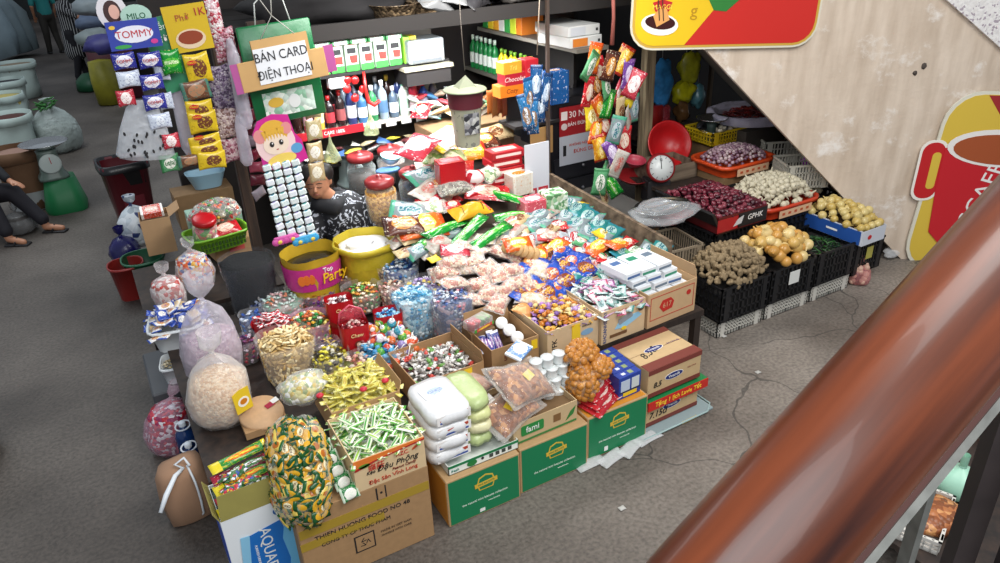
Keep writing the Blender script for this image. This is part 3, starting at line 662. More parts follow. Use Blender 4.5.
for k, (dy, dz, me, lab) in enumerate(((.03, .0, wm_, 'green wafer packet lying nearest the olive flap of water carton'), (.085, .02, wm2, 'maroon wafer packet, second from the olive flap in water carton'), (.14, .04, wm_, 'green wafer packet, middle one in water carton'), (.19, .055, wm2, 'maroon wafer packet, next to last at the back of water carton'), (.245, .085, wm_, 'green wafer packet topmost at the back of water carton'))):
    inst('wafer_packet', me, (.18+.005*k, 2.72+dy, .49+dz), (.25, -.06, .12+rr_(-.05, .05)), lab, 'packet', 'wafer packets in the water carton')
sp_ = packmesh(.07, .045, .015, speck(['#c43042', '#3d6f3a', '#f0f0f0', '#3c55a8', '#d9a52e'], 60), 3)
for k in range(9): inst('small_foil_packet', sp_, (.10+.03*(k % 5)+rr_(-.01, .01), 2.80+.06*(k//5), .545+.01*k*.3), (rr_(-.5, .5), rr_(-.5, .5), rr_(0, 6)), 'small multicoloured foil packet among long wafer packets in water carton', 'packet', 'foil packets among the wafers')
# --- paper parcel tied with ribbon
t = thing('paper_parcel', 'brown paper parcel tied with white ribbon, standing on floor left of water carton', 'parcel', (-.05, 3.40, 0), .15)
b = MB(); b.lathe([(.10, 0), (.125, .02), (.13, .15), (.12, .28), (.10, .33), (.05, .345), (.001, .345)], 20, cap=False, sx=1, sy=.75, wob=.12, seed=4, sq=3.5); b.obj('wrapping', mat('#a58064', .85, noise_s=8, noise_a=.12, bump=.4), t)
b = MB(); 
for xx in (.02,): b.tube([(xx+.01*math.sin(a*3), -.115-.004 if 0 < a < 1 else -.06, a*.345) for a in [0, .2, .4, .6, .8, 1.0]], .006, 6)
b.obj('ribbon', mat('#dfe4e8', .4), t)
b = MB(); b.tube([(0, -.07, .345), (-.05, -.11, .35), (-.12, -.16, .30), (-.17, -.20, .25)], [.008, .012, .014, .010], 6); b.tube([(0, -.07, .345), (-.03, -.05, .37), (.02, -.04, .38), (.03, -.08, .35)], .007, 6); b.obj('ribbon_tail', mat('#dfe4e8', .4), t)
# --- three blue bottles with carrying rings
def bottle_rings(name, label, loc, lean):
    t = thing(name, label, 'bottle', loc, rot=(lean, 0, .3)); b = MB()
    b.lathe([(.045, 0), (.055, .01), (.055, .10), (.050, .11), (.055, .12), (.055, .19), (.045, .22), (.018, .245), (.016, .26)], 18); b.obj('body', mat('#21437e', .12, trans=.35), t)
    b = MB(); b.lathe([(.019, .258), (.020, .262), (.020, .282), (.016, .286)], 14); b.obj('cap', mat('#dfe6ee', .3), t)
    b = MB(); b.tube([(.042*math.cos(a), -.005+.02*math.sin(a), .262+.018*math.sin(a)) for a in [2*PI*k/16 for k in range(17)]], .005, 6); b.obj('carry_ring', mat('#e6ebf2', .35), t); return t
for k, (px, py, lab) in enumerate(((188, 445, 'lowest'), (182, 424, 'middle'), (172, 408, 'highest'))):
    p = at(px, py, .27); bottle_rings('blue_bottle', '%s of the three blue bottles with white carrying rings at stall corner' % lab, (p.x, p.y, 0.0), 0)
# --- knotted bag of red sweets on the floor
t = knot_bag('knotted_sweet_bag', 'clear knotted bag of red wrapped sweets beside the blue bottles at left edge of stall', (-.06, 4.02, 0), .14, .33, .05, speck(['#b5242e', '#8e2a52', '#d8d4d8', '#c23a4a', '#7a1f3a'], 55), m=film('#d8b4c4', .2, .2), lean=(.12, .03))
# ================================================================ GREEN CARTONS AND WHAT STANDS ON THEM
gm = mat('#b9966a', .75, noise_s=25, noise_a=.08); GF = mat('#0f7a4c', .45); ORG = mat('#d08a2c', .5); GOLD = mat('#d9b23c', .4); PALE = mat('#e9efe2', .5)
def green_carton(loc, w, label, rz=0, orange_top=False):
    t = carton('green_carton', label, w, .44, .295, loc, rz, m=gm)
    panel(t, 'green_front', w-.02, .275, GF, (w/2, -.0005, .147), t=.0015)
    s = MB(); s.box(-.0015, 0, .01, .43, .012, .285); s.obj('orange_side', ORG, t, smooth=False)
    if orange_top: s = MB(); s.box(.01, w-.01, .01, .43, .295, .2965); s.obj('orange_lid', ORG, t, smooth=False)
    e = panel(t, 'emblem', 0, 0, GOLD, (w*.52, -.002, .20), poly=[(x*.058, y*.05) for x, y in [(-.7, -.8), (.7, -.8), (.9, 0), (.7, .8), (0, 1.1), (-.7, .8), (-.9, 0)]], t=.001)
    panel(e, 'emblem_field', 0, 0, GF, (0, 0, .001), (0, 0, 0), .0006, [(x*.05, y*.042) for x, y in [(-.7, -.8), (.7, -.8), (.9, 0), (.7, .8), (0, 1.1), (-.7, .8), (-.9, 0)]])
    panel(e, 'ribbon', .13, .026, GOLD, (0, .0, .0018), (0, 0, .06), .0008); text(e, 'MINI BISCUITS', .015, GF, (0, .0, .003), (0, 0, .06), ext=.0004)
    text(t, 'the natural mini biscuits collection', .019, PALE, (w*.5, -.0022, .105), sx=1.0, ext=.0006); text(t, 'www.biscuits', .013, PALE, (w*.62, -.0022, .075), ext=.0006); return t
green_carton((1.055, 2.585, 0), .42, 'green fronted biscuit carton under the white noodle packs and leaf printed tray'); panel(C.objects[-1] if False else [o for o in C.objects if o.name.startswith('green_carton')][-1], 'white_tag', .03, .02, WHITE, (.19, -.003, .03), t=.001)
green_carton((1.485, 2.60, 0), .43, 'green fronted biscuit carton under the small tan carton of soy milk')
green_carton((1.93, 2.625, 0), .42, 'green fronted biscuit carton under golden puff bag and blue box', orange_top=True); panel([o for o in C.objects if o.name.startswith('green_carton')][-1], 'white_tag', .025, .03, WHITE, (.13, -.003, .04), t=.001)
# leaf printed display tray
t = thing('display_tray', 'low white and green printed card tray on left green carton', 'tray', (1.09, 2.62, .296)); b = MB(); w, d, h = .40, .33, .055
b.box(0, w, 0, .004, 0, h); b.box(0, w, d-.004, d, 0, h); b.box(0, .004, 0, d, 0, h); b.box(w-.004, w, 0, d, 0, h); b.box(0, w, 0, d, 0, .004); b.obj('body', mat('#e8eee6', .4), t, smooth=False)
panel(t, 'green_edge', w, .014, GREEN, (w/2, -.0005, h-.007)); panel(t, 'leaf_badge', 0, 0, mat('#1b7c3c', .4), (.13, -.001, .026), poly=ell(.028, .018)); text(t, 'fresh', .022, mat('#2b7a6a', .4), (.035, -.001, .02), shear=.2)
for k in range(4): panel(t, 'label_strip', .022, .022, mat('#3b4440', .5), (.24+.036*k, -.001, .026), t=.0008)
panel(t, 'dark_spot', 0, 0, INK, (.19, -.001, .03), poly=ell(.008, .008))
# white printed noodle packs: a stack of four
def noodle_pack(loc, rz, label):
    t = thing('noodle_pack', label, 'packet', loc, rz, 'white packs in the tall stack'); b = MB()
    b.lathe([(.10, 0), (.128, .01), (.133, .04), (.128, .07), (.095, .08), (.001, .082)], 28, cap=False, sx=.86, sy=1.25, wob=.06, seed=rr_(0, 9), sq=5); b.obj('wrapper', mat('#e6e6e6', .22, noise_s=18, noise_a=.07, bump=.5), t)
    f = panel(t, 'printed_front', .18, .05, mat('#f0ece8', .3), (.01, -.158, .04), t=.002); panel(f, 'red_print', 0, 0, mat('#b8472f', .4), (0, .008, .002), (0, 0, 0), .001, poly=[(-.075, -.006), (-.03, .006), (.075, .014), (.075, -.002), (.015, -.010), (-.075, -.012)])
    if loc[2] > .56: q = panel(t, 'top_print', .15, .09, pmat('#e6e4e4', '#b8c8e0', '#e0e0e4', '#8a9ac0'), (.0, .03, .083), (0, 0, .1), .001)
    panel(f, 'blue_print', .15, .010, mat('#2a4d9a', .4), (0, -.013, .002), (0, 0, 0), .001); return t
for k in range(4):
    noodle_pack((1.13+.004*k, 2.80+rr_(-.004, .006), .355+.075*k), rr_(-.03, .03), 'white glossy noodle pack with red and blue print, %s in tall stack of four' % ['lowest', 'second lowest', 'second highest', 'topmost'][k])
ysm = [mat('#d9dc9a', .3, noise_s=25, noise_a=.1, bump=.5), mat('#e4deb0', .3, noise_s=25, noise_a=.1, bump=.5), mat('#b8c88a', .3, noise_s=25, noise_a=.15, bump=.5)]
for k in range(4):
    b = MB(); b.lathe([(.05, 0), (.068, .01), (.071, .035), (.066, .06), (.045, .068), (.001, .07)], 22, cap=False, sx=1.0, sy=2.2, wob=.09, seed=k*3, sq=4)
    b.obj('soft_wrapped_pack', ysm[2 if k in (0, 3) else k % 2], label='%s soft packet of the pale column between noodle packs and purple-white box' % ['lowest, bright green', 'second lowest, pale yellow', 'middle, cream', 'second highest, bright green', 'topmost, pale yellow'][k if k < 3 else 4], cat='packet', group='soft packs in pale column').location = (1.315, 2.82, .355+.072*k)
t = thing('purple_white_box', 'small white box with purple band standing on leaf printed tray', 'box', (1.415, 2.66, .352)); b = MB(); b.box(-.02, .075, 0, .26, 0, .11, b=.003); b.obj('body', mat('#efece8', .4), t, smooth=False)
panel(t, 'purple_band', .095, .022, mat('#5a3a95', .4), (.0275, -.0005, .085)); panel(t, 'cow_spot', 0, 0, INK, (.05, -.001, .05), poly=ell(.008, .005)); panel(t, 'cow_spot', 0, 0, INK, (.01, -.001, .035), poly=ell(.006, .004)); panel(t, 'top_purple', .02, .2, mat('#5a3a95', .4), (.0, .13, .11), (0, 0, 0))
# soy milk carton with brown crackers
t = carton('soy_milk_carton', 'small tan carton with green soy milk badge on middle green carton', .40, .34, .135, (1.475, 2.64, .297), rz=.02, m=mat('#c5aa80', .75, noise_s=25, noise_a=.06), top='open', fill=.10)
bd = panel(t, 'green_badge', 0, 0, mat('#23833c', .4), (.115, -.001, .075), poly=rrect(.14, .062, .01)); text(bd, 'fami', .05, WHITE, (0, 0, .0025), (0, 0, 0)); panel(t, 'square_print', .045, .045, mat('#7d5a34', .6), (.27, -.001, .075)); panel(t, 'leaf_print', 0, 0, mat('#2d7a36', .5), (.355, -.001, .06), poly=[(-.03, -.03), (.02, .0), (.035, .045), (.0, .02)])
panel(t, 'green_stripe', .39, .012, mat('#3b7a3c', .5), (.2, -.001, .012)); panel(t, 'top_badge', 0, 0, mat('#2b7a3c', .4), (.30, .31, .136), (0, 0, 0), poly=rrect(.15, .06, .01))
def clear_pack(name, label, loc, rot, L, W, T, fillm, group=None, lab=None, n=0, seed=1):
    t = thing(name, label, 'packet', loc, group=group, rot=rot)
    b = MB(); b.pillow(L*1.12, W*1.08, T*1.08, seed=seed, nx=14, ny=10); b.obj('clear_wrapper', film('#f2ece4', .10, .08), t)
    b = MB(); b.pillow(L*.93, W*.93, T*.92, seed=seed, nx=14, ny=10, crimp=.02, flat=.35); o = b.obj('contents', fillm, t); o['kind'] = 'stuff'
    if lab: panel(t, 'paper_label', .07, .05, mat(lab, .5), (0, 0, T*.52), (.05, -.05, .3), .002)
    return t
crk = speck(['#a8673a', '#8a4d28', '#c48a55', '#7a4422'], 42, .45, 'fried_crackers'); gold = speck(['#c98a3c', '#d9a25a', '#b8772c'], 16, .4, 'golden_puffs', 1)
clear_pack('cracker_bag', 'clear bag of brown fried crackers with cream label, topmost on the soy milk carton', (1.62, 2.78, .565), (.5, .30, .35), .38, .26, .11, crk, lab='#e6cf86', seed=2)
clear_pack('cracker_bag', 'clear cracker bag with yellow label beneath the other, on soy milk carton', (1.50, 2.72, .475), (.35, -.15, .3), .30, .22, .09, crk, lab='#e8c02a', seed=7)
clear_pack('cracker_bag', 'small clear bag of pinkish crackers between purple-white box and yellow taped carton', (1.42, 2.98, .50), (.3, 0, .5), .20, .18, .08, speck(['#b8836a', '#c9a08a', '#8a5544'], 24), seed=9)
# cups: stack of small white shrink packed boxes
cm = [mat('#dfe5e4', .3, noise_s=40, noise_a=.08), mat('#e9eeec', .3), mat('#cfd9d6', .3)]
b = MB(); b.lathe([(.030, 0), (.034, .02), (.033, .05), (.037, .055), (.037, .060), (.001, .061)], 14, cap=False); cup0 = b.mesh('yogurt_cup', [mat('#e4e9e8', .3, noise_s=30, noise_a=.1)])
hl = ['bottom', 'second', 'third', 'fourth', 'top']
for l in range(5):
    for i in range(3):
        for j in range(2 if l < 4 else 1):
            inst('white_cup', cup0, (1.80+.072*i-.012*l, 2.78+.078*j+.02*l, .30+.062*l), (rr_(-.04, .04), rr_(-.04, .04), 0), 'small white sealed cup in the block of cups behind the soy milk carton', 'cup', 'white cups in the block')
bx = MB(); bx.box(-.07, .07, -.05, .05, -.008, .008, b=.003); o = bx.obj('blue_card_box', pmat('#2f6fb0', '#e6eef2', '#e6eef2', None, .6, .5, .3, .4), smooth=False, label='flat blue and white card box lying on top of the block of white cups', cat='box'); o.location = (1.70, 2.95, .640); o.rotation_euler = (.2, -.1, .5)
# golden puffs and red packs, blue boxes
bl = MB(); bl.ball(.020, .020, .019, n=9, m=7, wob=.25, seed=4); puff = bl.mesh('fried_puff', gold)
def puff_bag(c, rad, rot, label, n): 
    return slump_bag('puff_bag', label, c, rad, rot, film('#f4ead8', .06, .08), gold, [puff], 'fried_puff', 'golden round fried puff packed inside clear bag beside blue boxes', 'golden puffs in the clear bags', n, core=.86, pos=.92, icat='snack', wob=.2)
puff_bag((2.02, 2.82, .585), (.105, .075, .05), (.35, 0, .2), 'clear bag of golden puffs, topmost of the pile beside the blue boxes', 34)
puff_bag((2.10, 2.76, .50), (.105, .075, .055), (.25, .3, .6), 'clear bag of golden puffs, middle of the pile touching the blue boxes', 34)
puff_bag((1.975, 2.75, .45), (.075, .11, .10), (.2, .1, -.1), 'clear bag of golden puffs, largest and lowest at left of the pile', 50)
rp = packmesh(.26, .15, .035, pmat('#a81c26', '#d9c4b8', '#c22a30', '#f4e8e0', .5, .5, .28, .3), 6, 14, 8)
for k in range(3): inst('red_snack_packet', rp, (2.08, 2.70+.035*k, .32+.03*k), (.12, -.08, .35+.05*k), 'red and silver snack packet, %s of three under the golden puffs' % ['lowest', 'middle', 'uppermost'][k], 'packet', 'red packets under the puffs')
def blue_box(loc, rz, label):
    t = thing('blue_biscuit_box', label, 'box', loc, rz, 'blue boxes on right green carton'); b = MB(); b.box(0, .16, 0, .055, 0, .145, b=.002); b.obj('body', mat('#1f3c94', .35), t, smooth=False)
    panel(t, 'top_print', .03, .03, mat('#8a9a6a', .4), (.10, .027, .145), (0, 0, 0), .001); panel(t, 'top_print', .025, .02, mat('#d0d6e6', .4), (.05, .027, .145), (0, 0, 0), .001); return t
for k in range(5):
    t = blue_box((2.17+.004*k, 2.665+.058*k, .298), .05, 'blue biscuit box on right green carton, %s in row of five' % ['frontmost', 'second from front', 'middle', 'second from back', 'rearmost'][k])
    if k == 0:
        panel(t, 'window_picture', .065, .07, mat('#b9c6d6', .4), (.045, -.0005, .085)); panel(t, 'window_picture', .055, .07, mat('#c9d0cf', .4), (.118, -.0005, .085)); panel(t, 'yellow_caption', .10, .022, YELLOW, (.08, -.0005, .025)); panel(t, 'dark_caption', .15, .004, INK, (.08, -.0015, .045))
# dairy cartons
def milk_carton(z, label, x=2.375, w=.41, rz=.03, extra=False):
    t = carton('milk_carton', label, w, .33, .19, (x, 2.66, z), rz, m=mat('#c3a67b', .75, noise_s=25, noise_a=.07))
    MR = mat('#74342b', .6)
    panel(t, 'maroon_band', w, .03, MR, (w/2, -.0005, .175)); panel(t, 'maroon_band', w, .028, MR, (w/2, -.0005, .02)); panel(t, 'maroon_lid_band', w, .07, MR, (w/2, .035, .19), (0, 0, 0)); panel(t, 'maroon_lid_band', w, .05, MR, (w/2, .305, .19), (0, 0, 0))
    for loc, rot in (((w*.48, -.001, .10), (PI/2, 0, 0)), ((w*.45, .17, .191), (0, 0, 0))):
        e = panel(t, 'oval_logo', 0, 0, mat('#e9e6dd', .4), loc, rot, .001, ell(.072, .024)); panel(e, 'oval_field', 0, 0, mat('#1d2c6e', .4), (0, 0, .001), (0, 0, 0), .001, ell(.067, .020)); text(e, 'Vinamilk', .026, WHITE, (0, 0, .0022), (0, 0, 0), ext=.0005)
    text(t, 'SUA CHUA 40g', .018, mat('#5b3f6a', .6), (w*.82, .17, .191), (0, 0, 0), ext=.0005, sx=.8); text(t, 'SUA CHUA', .014, mat('#8a4a3a', .6), (w*.82, -.001, .11), ext=.0005)
    return t
tr = thing('plastic_rack', 'grey plastic board on floor sticking out beneath the dairy cartons', 'board', (2.30, 2.63, 0), .03); b = MB(); b.box(0, .56, -.04, .35, 0, .018, b=.004); b.obj('body', mat('#8fa0a2', .4), tr, smooth=False); b = MB(); b.box(.30, .42, -.045, -.04, .001, .017); b.obj('yellow_strip', YELLOW, tr, smooth=False); b = MB(); b.tube([(0, -.045, .016), (.5, -.05, .016), (.57, 0, .016), (.57, .3, .016)], .006); b.obj('edge_tube', mat('#9fb6b4', .4), tr)
t = milk_carton(.02, 'tan dairy carton with maroon bands, lower one on floor at right corner of stall'); text(t, '7.15đ', .06, INK, (.09, -.003, .075), shear=.2)
t = milk_carton(.228, 'tan dairy carton with maroon bands, upper one of two at right corner of stall'); text(t, '8.5', .05, INK, (.07, -.003, .08), shear=.2); text(t, '8.5đ', .075, INK, (.13, .15, .191), (0, 0, .3), shear=.2)
t = thing('gift_sleeve', 'red and green printed card sleeve over the lower dairy carton', 'sleeve', (2.375, 2.645, .212), .03); b = MB(); b.box(-.01, .46, -.005, .12, 0, .004); b.obj('green_top', mat('#1f7a44', .4), t, smooth=False); b = MB(); b.box(-.01, .46, -.012, -.006, -.055, .004); b.obj('red_face', mat('#c3271f', .4), t, smooth=False); text(t, 'Tặng 1 lịch Lavie Tết', .042, mat('#f2d23a', .4), (.22, -.0125, -.024), shear=.15)
# clear film trailing on the floor
b = MB()
for k, (x, y, s_) in enumerate(((1.93, 2.60, .0), (2.06, 2.57, .2), (2.2, 2.58, .4), (2.34, 2.60, .1))): b.pillow(.18, .09, .02, TM(x, y, .012, 0, 0, s_), seed=k)
for k in range(1): b.obj('torn_film', MILKY, label='crumpled clear film lying on floor along the right green carton', cat='plastic film', )
# ================================================================ MIDDLE ROW OF TAN CARTONS (stand behind on crates)
sup = thing('display_table', 'low dark wooden table carrying the stall goods behind the front cartons', 'table', (.05, 3.06, 0)); b = MB(); b.box(0, 1.25, .0, 1.62, .38, .415); b.obj('table_top', DW, sup, smooth=False)
for x, y in ((.03, .03), (1.2, .03), (.03, 1.58), (1.2, 1.58)): b = MB(); b.box(x-.025, x+.025, y-.025, y+.025, 0, .38); b.obj('leg', DW, sup, smooth=False)
sup = thing('display_table', 'dark wooden table under the row of tan cartons and snack heap', 'table', (1.32, 3.03, 0)); b = MB(); b.box(0, 1.82, 0, 1.55, .37, .415); b.obj('table_top', DW, sup, smooth=False)
for x, y in ((.03, .03), (1.78, .03), (.03, 1.5), (1.78, 1.5)): b = MB(); b.box(x-.025, x+.025, y-.025, y+.025, 0, .37); b.obj('leg', DW, sup, smooth=False)
T1 = carton('pharmacy_carton', 'tan carton with red oval stamp at right end of middle row, full of white boxes', .41, .42, .235, (2.665, 3.03, .42), rz=.06, m=mat('#c2a078', .75, noise_s=20, noise_a=.07), top='open', fill=.15, flaps=[('r', .09, -10)])
e = panel(T1, 'red_stamp', 0, 0, mat('#b8281f', .5), (.16, -.001, .125), poly=[(-.065, 0), (-.04, .04), (.03, .042), (.06, .01), (.045, -.035), (-.03, -.045)], t=.001); text(e, '617', .05, mat('#c2a078', .6), (0, 0, .001), (0, 0, 0), ext=.0005); e = panel(T1, 'red_stamp', 0, 0, mat('#b8281f', .5), (.345, -.001, .155), poly=ell(.02, .018), t=.001)
panel(T1, 'red_line', .37, .003, mat('#b8281f', .5), (.205, -.001, .05)); panel(T1, 'red_line', .37, .003, mat('#b8281f', .5), (.205, -.001, .205)); panel(T1, 'red_line', .003, .155, mat('#b8281f', .5), (.022, -.001, .127)); panel(T1, 'red_line', .003, .155, mat('#b8281f', .5), (.388, -.001, .127))
T2 = carton('tissue_carton', 'tan carton with blue printed edge and blue splash, second from right in middle row', .335, .40, .225, (2.315, 3.03, .42), rz=.03, m=mat('#cbb08a', .75, noise_s=20, noise_a=.06), top='open', fill=.17)
text(T2, 'KHOANHSUAY', .034, mat('#23407a', .5), (.028, -.001, .115), (PI/2, -PI/2, 0), sx=.95); panel(T2, 'blue_splash', 0, 0, mat('#8cc0dc', .5), (.20, -.001, .11), poly=[(-.10, -.03), (-.07, .01), (0, .03), (.08, .035), (.11, .01), (.05, -.015), (-.02, -.04)]); panel(T2, 'grey_pack_print', 0, 0, mat('#8a8f94', .5), (.18, -.003, .135), rot=(PI/2, -.3, 0), poly=rrect(.11, .04, .01)); text(T2, 'KHOANH SUAY', .022, mat('#a8502f', .5), (.20, -.001, .195)); panel(T2, 'yellow_spot', 0, 0, YELLOW, (.17, -.003, .07), poly=ell(.02, .012)); panel(T2, 'shape_print', 0, 0, mat('#5a4a3a', .6), (.30, -.002, .165), poly=ell(.022, .017)); panel(T2, 'caption', .13, .02, mat('#6b4a2c', .6), (.13, -.002, .04))
T3 = carton('sweet_carton', 'tan carton with yellow tape, full of gold sweets, third from right in middle row', .365, .38, .205, (1.945, 3.045, .42), rz=.02, m=mat('#cbb08a', .75, noise_s=20, noise_a=.06), top='open', fill=.16, fillmat=speck(['#6a4526', '#503660', '#8a5a1c'], 30))  # liner colours darkened: painted shade between the gold sweets
panel(T3, 'yellow_tape', .06, .13, YELLOW, (.20, -.001, .13)); text(T3, 'VFK', .05, INK, (.05, -.001, .10), (PI/2, -PI/2, 0)); panel(T3, 'blue_print', 0, 0, mat('#7fa3bd', .5), (.28, -.001, .12), poly=ell(.045, .02)); text(T3, 'KHOANH', .016, mat('#5a4a3a', .6), (.28, -.002, .165))
T4 = carton('bottle_carton', 'open tan carton holding white capped bottles and blue wafers, left of gold sweet carton', .31, .34, .17, (1.61, 3.10, .42), rz=.0, m=KRAFT2, top='open', fill=.03, fillmat=KDARK, flaps=[('b', .07, 15)])
text(T4, '5', .05, mat('#6b2a1f', .5), (.09, -.001, .09)); panel(T4, 'yellow_tape', .04, .06, YELLOW, (.28, -.001, .12))
T5 = carton('mixed_candy_carton', 'open tan carton of silver wrapped sweets, behind the cracker bags', .40, .38, .17, (1.125, 3.02, .42), rz=.03, m=KRAFT2, top='open', fill=.10, fillmat=speck(['#55504c', '#8a8680', '#6a2f30', '#3f4a3c'], 30), flaps=[('r', .06, -5)])  # shade among the silver sweets is put into the dark liner colours
text(T5, '5', .055, mat('#6b2a1f', .5), (.09, -.001, .09)); panel(T5, 'yellow_tape', .05, .08, YELLOW, (.30, -.001, .12)); text(T5, 'VFK', .016, INK, (.18, -.001, .08))
# things in the cartons
def tw(cols, L=.032, r=.009, rough=.3): return twist(rnd(cols, rough), L, r, r*1.1)
mix1 = [tw(['#d9d4ce', '#b8b0a8', '#d0483c', '#5a5550', '#e9e6e0', '#6a9a4a', '#8a857f'], .042, .012), tw(['#e6e2de', '#9b958f', '#c9c2b8'], .036, .01)]
heap('silver_sweet', 'silver and mixed wrapped sweet lying in open tan carton behind cracker bags', 'sweet', 'silver sweets in open carton', mix1, 1.32, 3.22, .175, .165, .535, .03, .033, rnd_=False, layers=2)
gk = [tw(['#c98a2c', '#e0b04a', '#b86a1c', '#8a6aa8', '#d9c4a0', '#b89ad0', '#e6d08a', '#7d5a9a'], .05, .018), tw(['#d9a23a', '#a87ab8', '#e0c890', '#c47a2a'], .045, .02)]
heap('gold_sweet', 'fat gold or purple wrapped sweet heaped in yellow taped carton', 'sweet', 'gold and purple sweets in yellow taped carton', gk, 2.125, 3.235, .165, .17, .60, .035, .038, rnd_=False, layers=2)
for k in range(3): # white capped bottles lying
    t = thing('white_bottle', 'plain white plastic bottle with %s in bottle carton' % ['its cap raised highest, rearmost', 'its cap towards the viewer, middle one', 'its cap lowest, frontmost'][k], 'bottle', (1.83+.01*k, 3.38-.075*k, .56-.015*k), rot=(1.0, .1, -.5)); b = MB(); b.lathe([(.03, -.06), (.036, -.05), (.036, .03), (.028, .045)], 18); b.obj('body', WHITE, t); b = MB(); b.lathe([(.034, .045), (.036, .05), (.036, .07), (.032, .075)], 18); b.obj('cap', mat('#f3f2ee', .4), t)
wb = packmesh(.15, .045, .025, pmat('#25358a', '#7a3a8a', '#dfe0ea', '#f0e8f4', .5, .5, .3, .25), 4, 12, 6)
for k in range(6): inst('blue_wafer_packet', wb, (1.64+.022*k, 3.26+.01*(k % 2), .54-.006*k), (.1, -1.0 if k > 2 else -.3, 1.2+.1*k), 'narrow blue and purple wafer packet, %s from the left in bottle carton' % ['first', 'second', 'third', 'fourth', 'fifth', 'sixth'][k], 'packet', 'blue wafers in the bottle carton')
# white medicine/milk boxes in the pharmacy carton
def wbox(w, d, h, loc, rz, label, band='#2b7a5a', tilt=0):
    t = thing('white_box', label, 'box', loc, rot=(tilt, 0, rz), group='white printed boxes at right end'); b = MB(); b.box(-w/2, w/2, -d/2, d/2, 0, h, b=.002); b.obj('body', mat('#e6e9ec', .35), t, smooth=False)
    panel(t, 'print_band', w*.9, h*.35, mat(band, .4), (0, -d/2-.0005, h*.4)); panel(t, 'top_print', w*.6, d*.2, mat(band, .4), (0, d*.2, h), (0, 0, 0), .001); return t
q = 0; wd = ['first', 'second', 'third', 'fourth', 'fifth', 'sixth', 'seventh', 'eighth', 'ninth', 'tenth', 'eleventh', 'twelfth']
for l in range(4):
    for i in range(3):
        wbox(.115, .30-.02*l, .045, (2.73+.125*i-.03*l, 3.25+.01*l, .575+.047*l), .06+rr_(-.06, .06), '%s white printed box, %s layer in pharmacy carton' % (['left', 'centre', 'right'][i], ['lowest', 'second', 'third', 'topmost'][l]), ['#4b6a9a', '#2b8a6a', '#6a7a8a'][(l+i) % 3], rr_(-.03, .03))
sac = [packmesh(.09, .055, .012, pmat(a, b_, c, d), k) for k, (a, b_, c, d) in enumerate([('#c9a8c4', '#e6dce4', '#8a4a80', '#b04a6a'), ('#a8c4c0', '#e4ece8', '#3c7a70', None), ('#d6b0bc', '#efe6e6', '#b84a6a', None), ('#c8d0cf', '#8aa8a8', '#e6e9e6', '#2a5a5a')])]
heap('pastel_sachet', 'pastel pink or teal sachet heaped in blue splashed tissue carton', 'sachet', 'pastel sachets in tissue carton', sac, 2.48, 3.23, .16, .19, .605, .05, .045, rnd_=False, layers=2, tilt=.5)
# ================================================================ OPEN BAGS AND TUBS OF SWEETS ON THE LOW TABLE
TZ = .416
def sweets(cols, L=.036, r=.010, rough=.3): return [tw(cols, L, r, rough), tw(cols[::-1], L*.9, r*1.1, rough)]
def tub(px, py, r, h, label, meshes, ilabel, igroup, cols, sp=.034, z0=TZ, m=None, sy=1, mound=.03, side=True, layers=1, wob=.1, sq=3, iname='wrapped_sweet', rz=0, coresc=34, cname='sweet_bag', taper=.85, icat='sweet', fl=1.05):
    if r < .13: r *= 1.22
    p = at(px, py, z0+h)
    open_bag(cname, label, (p.x, p.y, z0), r, h, m or film('#f4f2f0', .08, .1), sy=sy, wob=wob, fill=h-.035, fillmat=speck(cols, coresc), sq=sq, rz=rz, taper=taper, flare=fl)  # core uses darkened sweet colours, painting the shade of the gaps
    heap(iname, ilabel, icat, igroup, meshes, p.x, p.y, r*.86, r*sy*.86, z0+h-.03, mound, sp, layers=layers, power=2.6, yaw=rz)
    if side: coat(iname, ilabel, icat, igroup, meshes, p.x, p.y, r*.96, r*sy*.96, z0+.03, z0+h-.03, sp*1.05, taper=.12)
    return p
bis = ['#d9bd84', '#e6cf9c', '#c9a566', '#efe0b4']
bm = MB(); bm.box(-.019, .019, -.0085, .0085, -.0035, .0035, b=.003); bism = [bm.mesh('finger_biscuit', rnd(bis, .6))]
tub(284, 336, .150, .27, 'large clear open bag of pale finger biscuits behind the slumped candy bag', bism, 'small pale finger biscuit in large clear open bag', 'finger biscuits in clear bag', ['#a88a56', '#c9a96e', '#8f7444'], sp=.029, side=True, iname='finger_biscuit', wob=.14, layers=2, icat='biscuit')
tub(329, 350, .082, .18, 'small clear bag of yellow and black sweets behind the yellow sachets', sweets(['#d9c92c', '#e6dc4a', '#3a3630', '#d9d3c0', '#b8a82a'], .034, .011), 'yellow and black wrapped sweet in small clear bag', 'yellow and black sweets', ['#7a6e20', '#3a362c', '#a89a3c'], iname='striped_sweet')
tub(359, 357, .072, .17, 'small clear bag of peach and green sweets in front of red paper bag', sweets(['#d99a8a', '#c9b8a8', '#a8b84a', '#e6c8b8', '#b86a5a'], .036, .012), 'peach or green round sweet in small clear bag', 'peach and green sweets', ['#8a5a4a', '#7a7a3c', '#a88a7a'], iname='round_sweet')
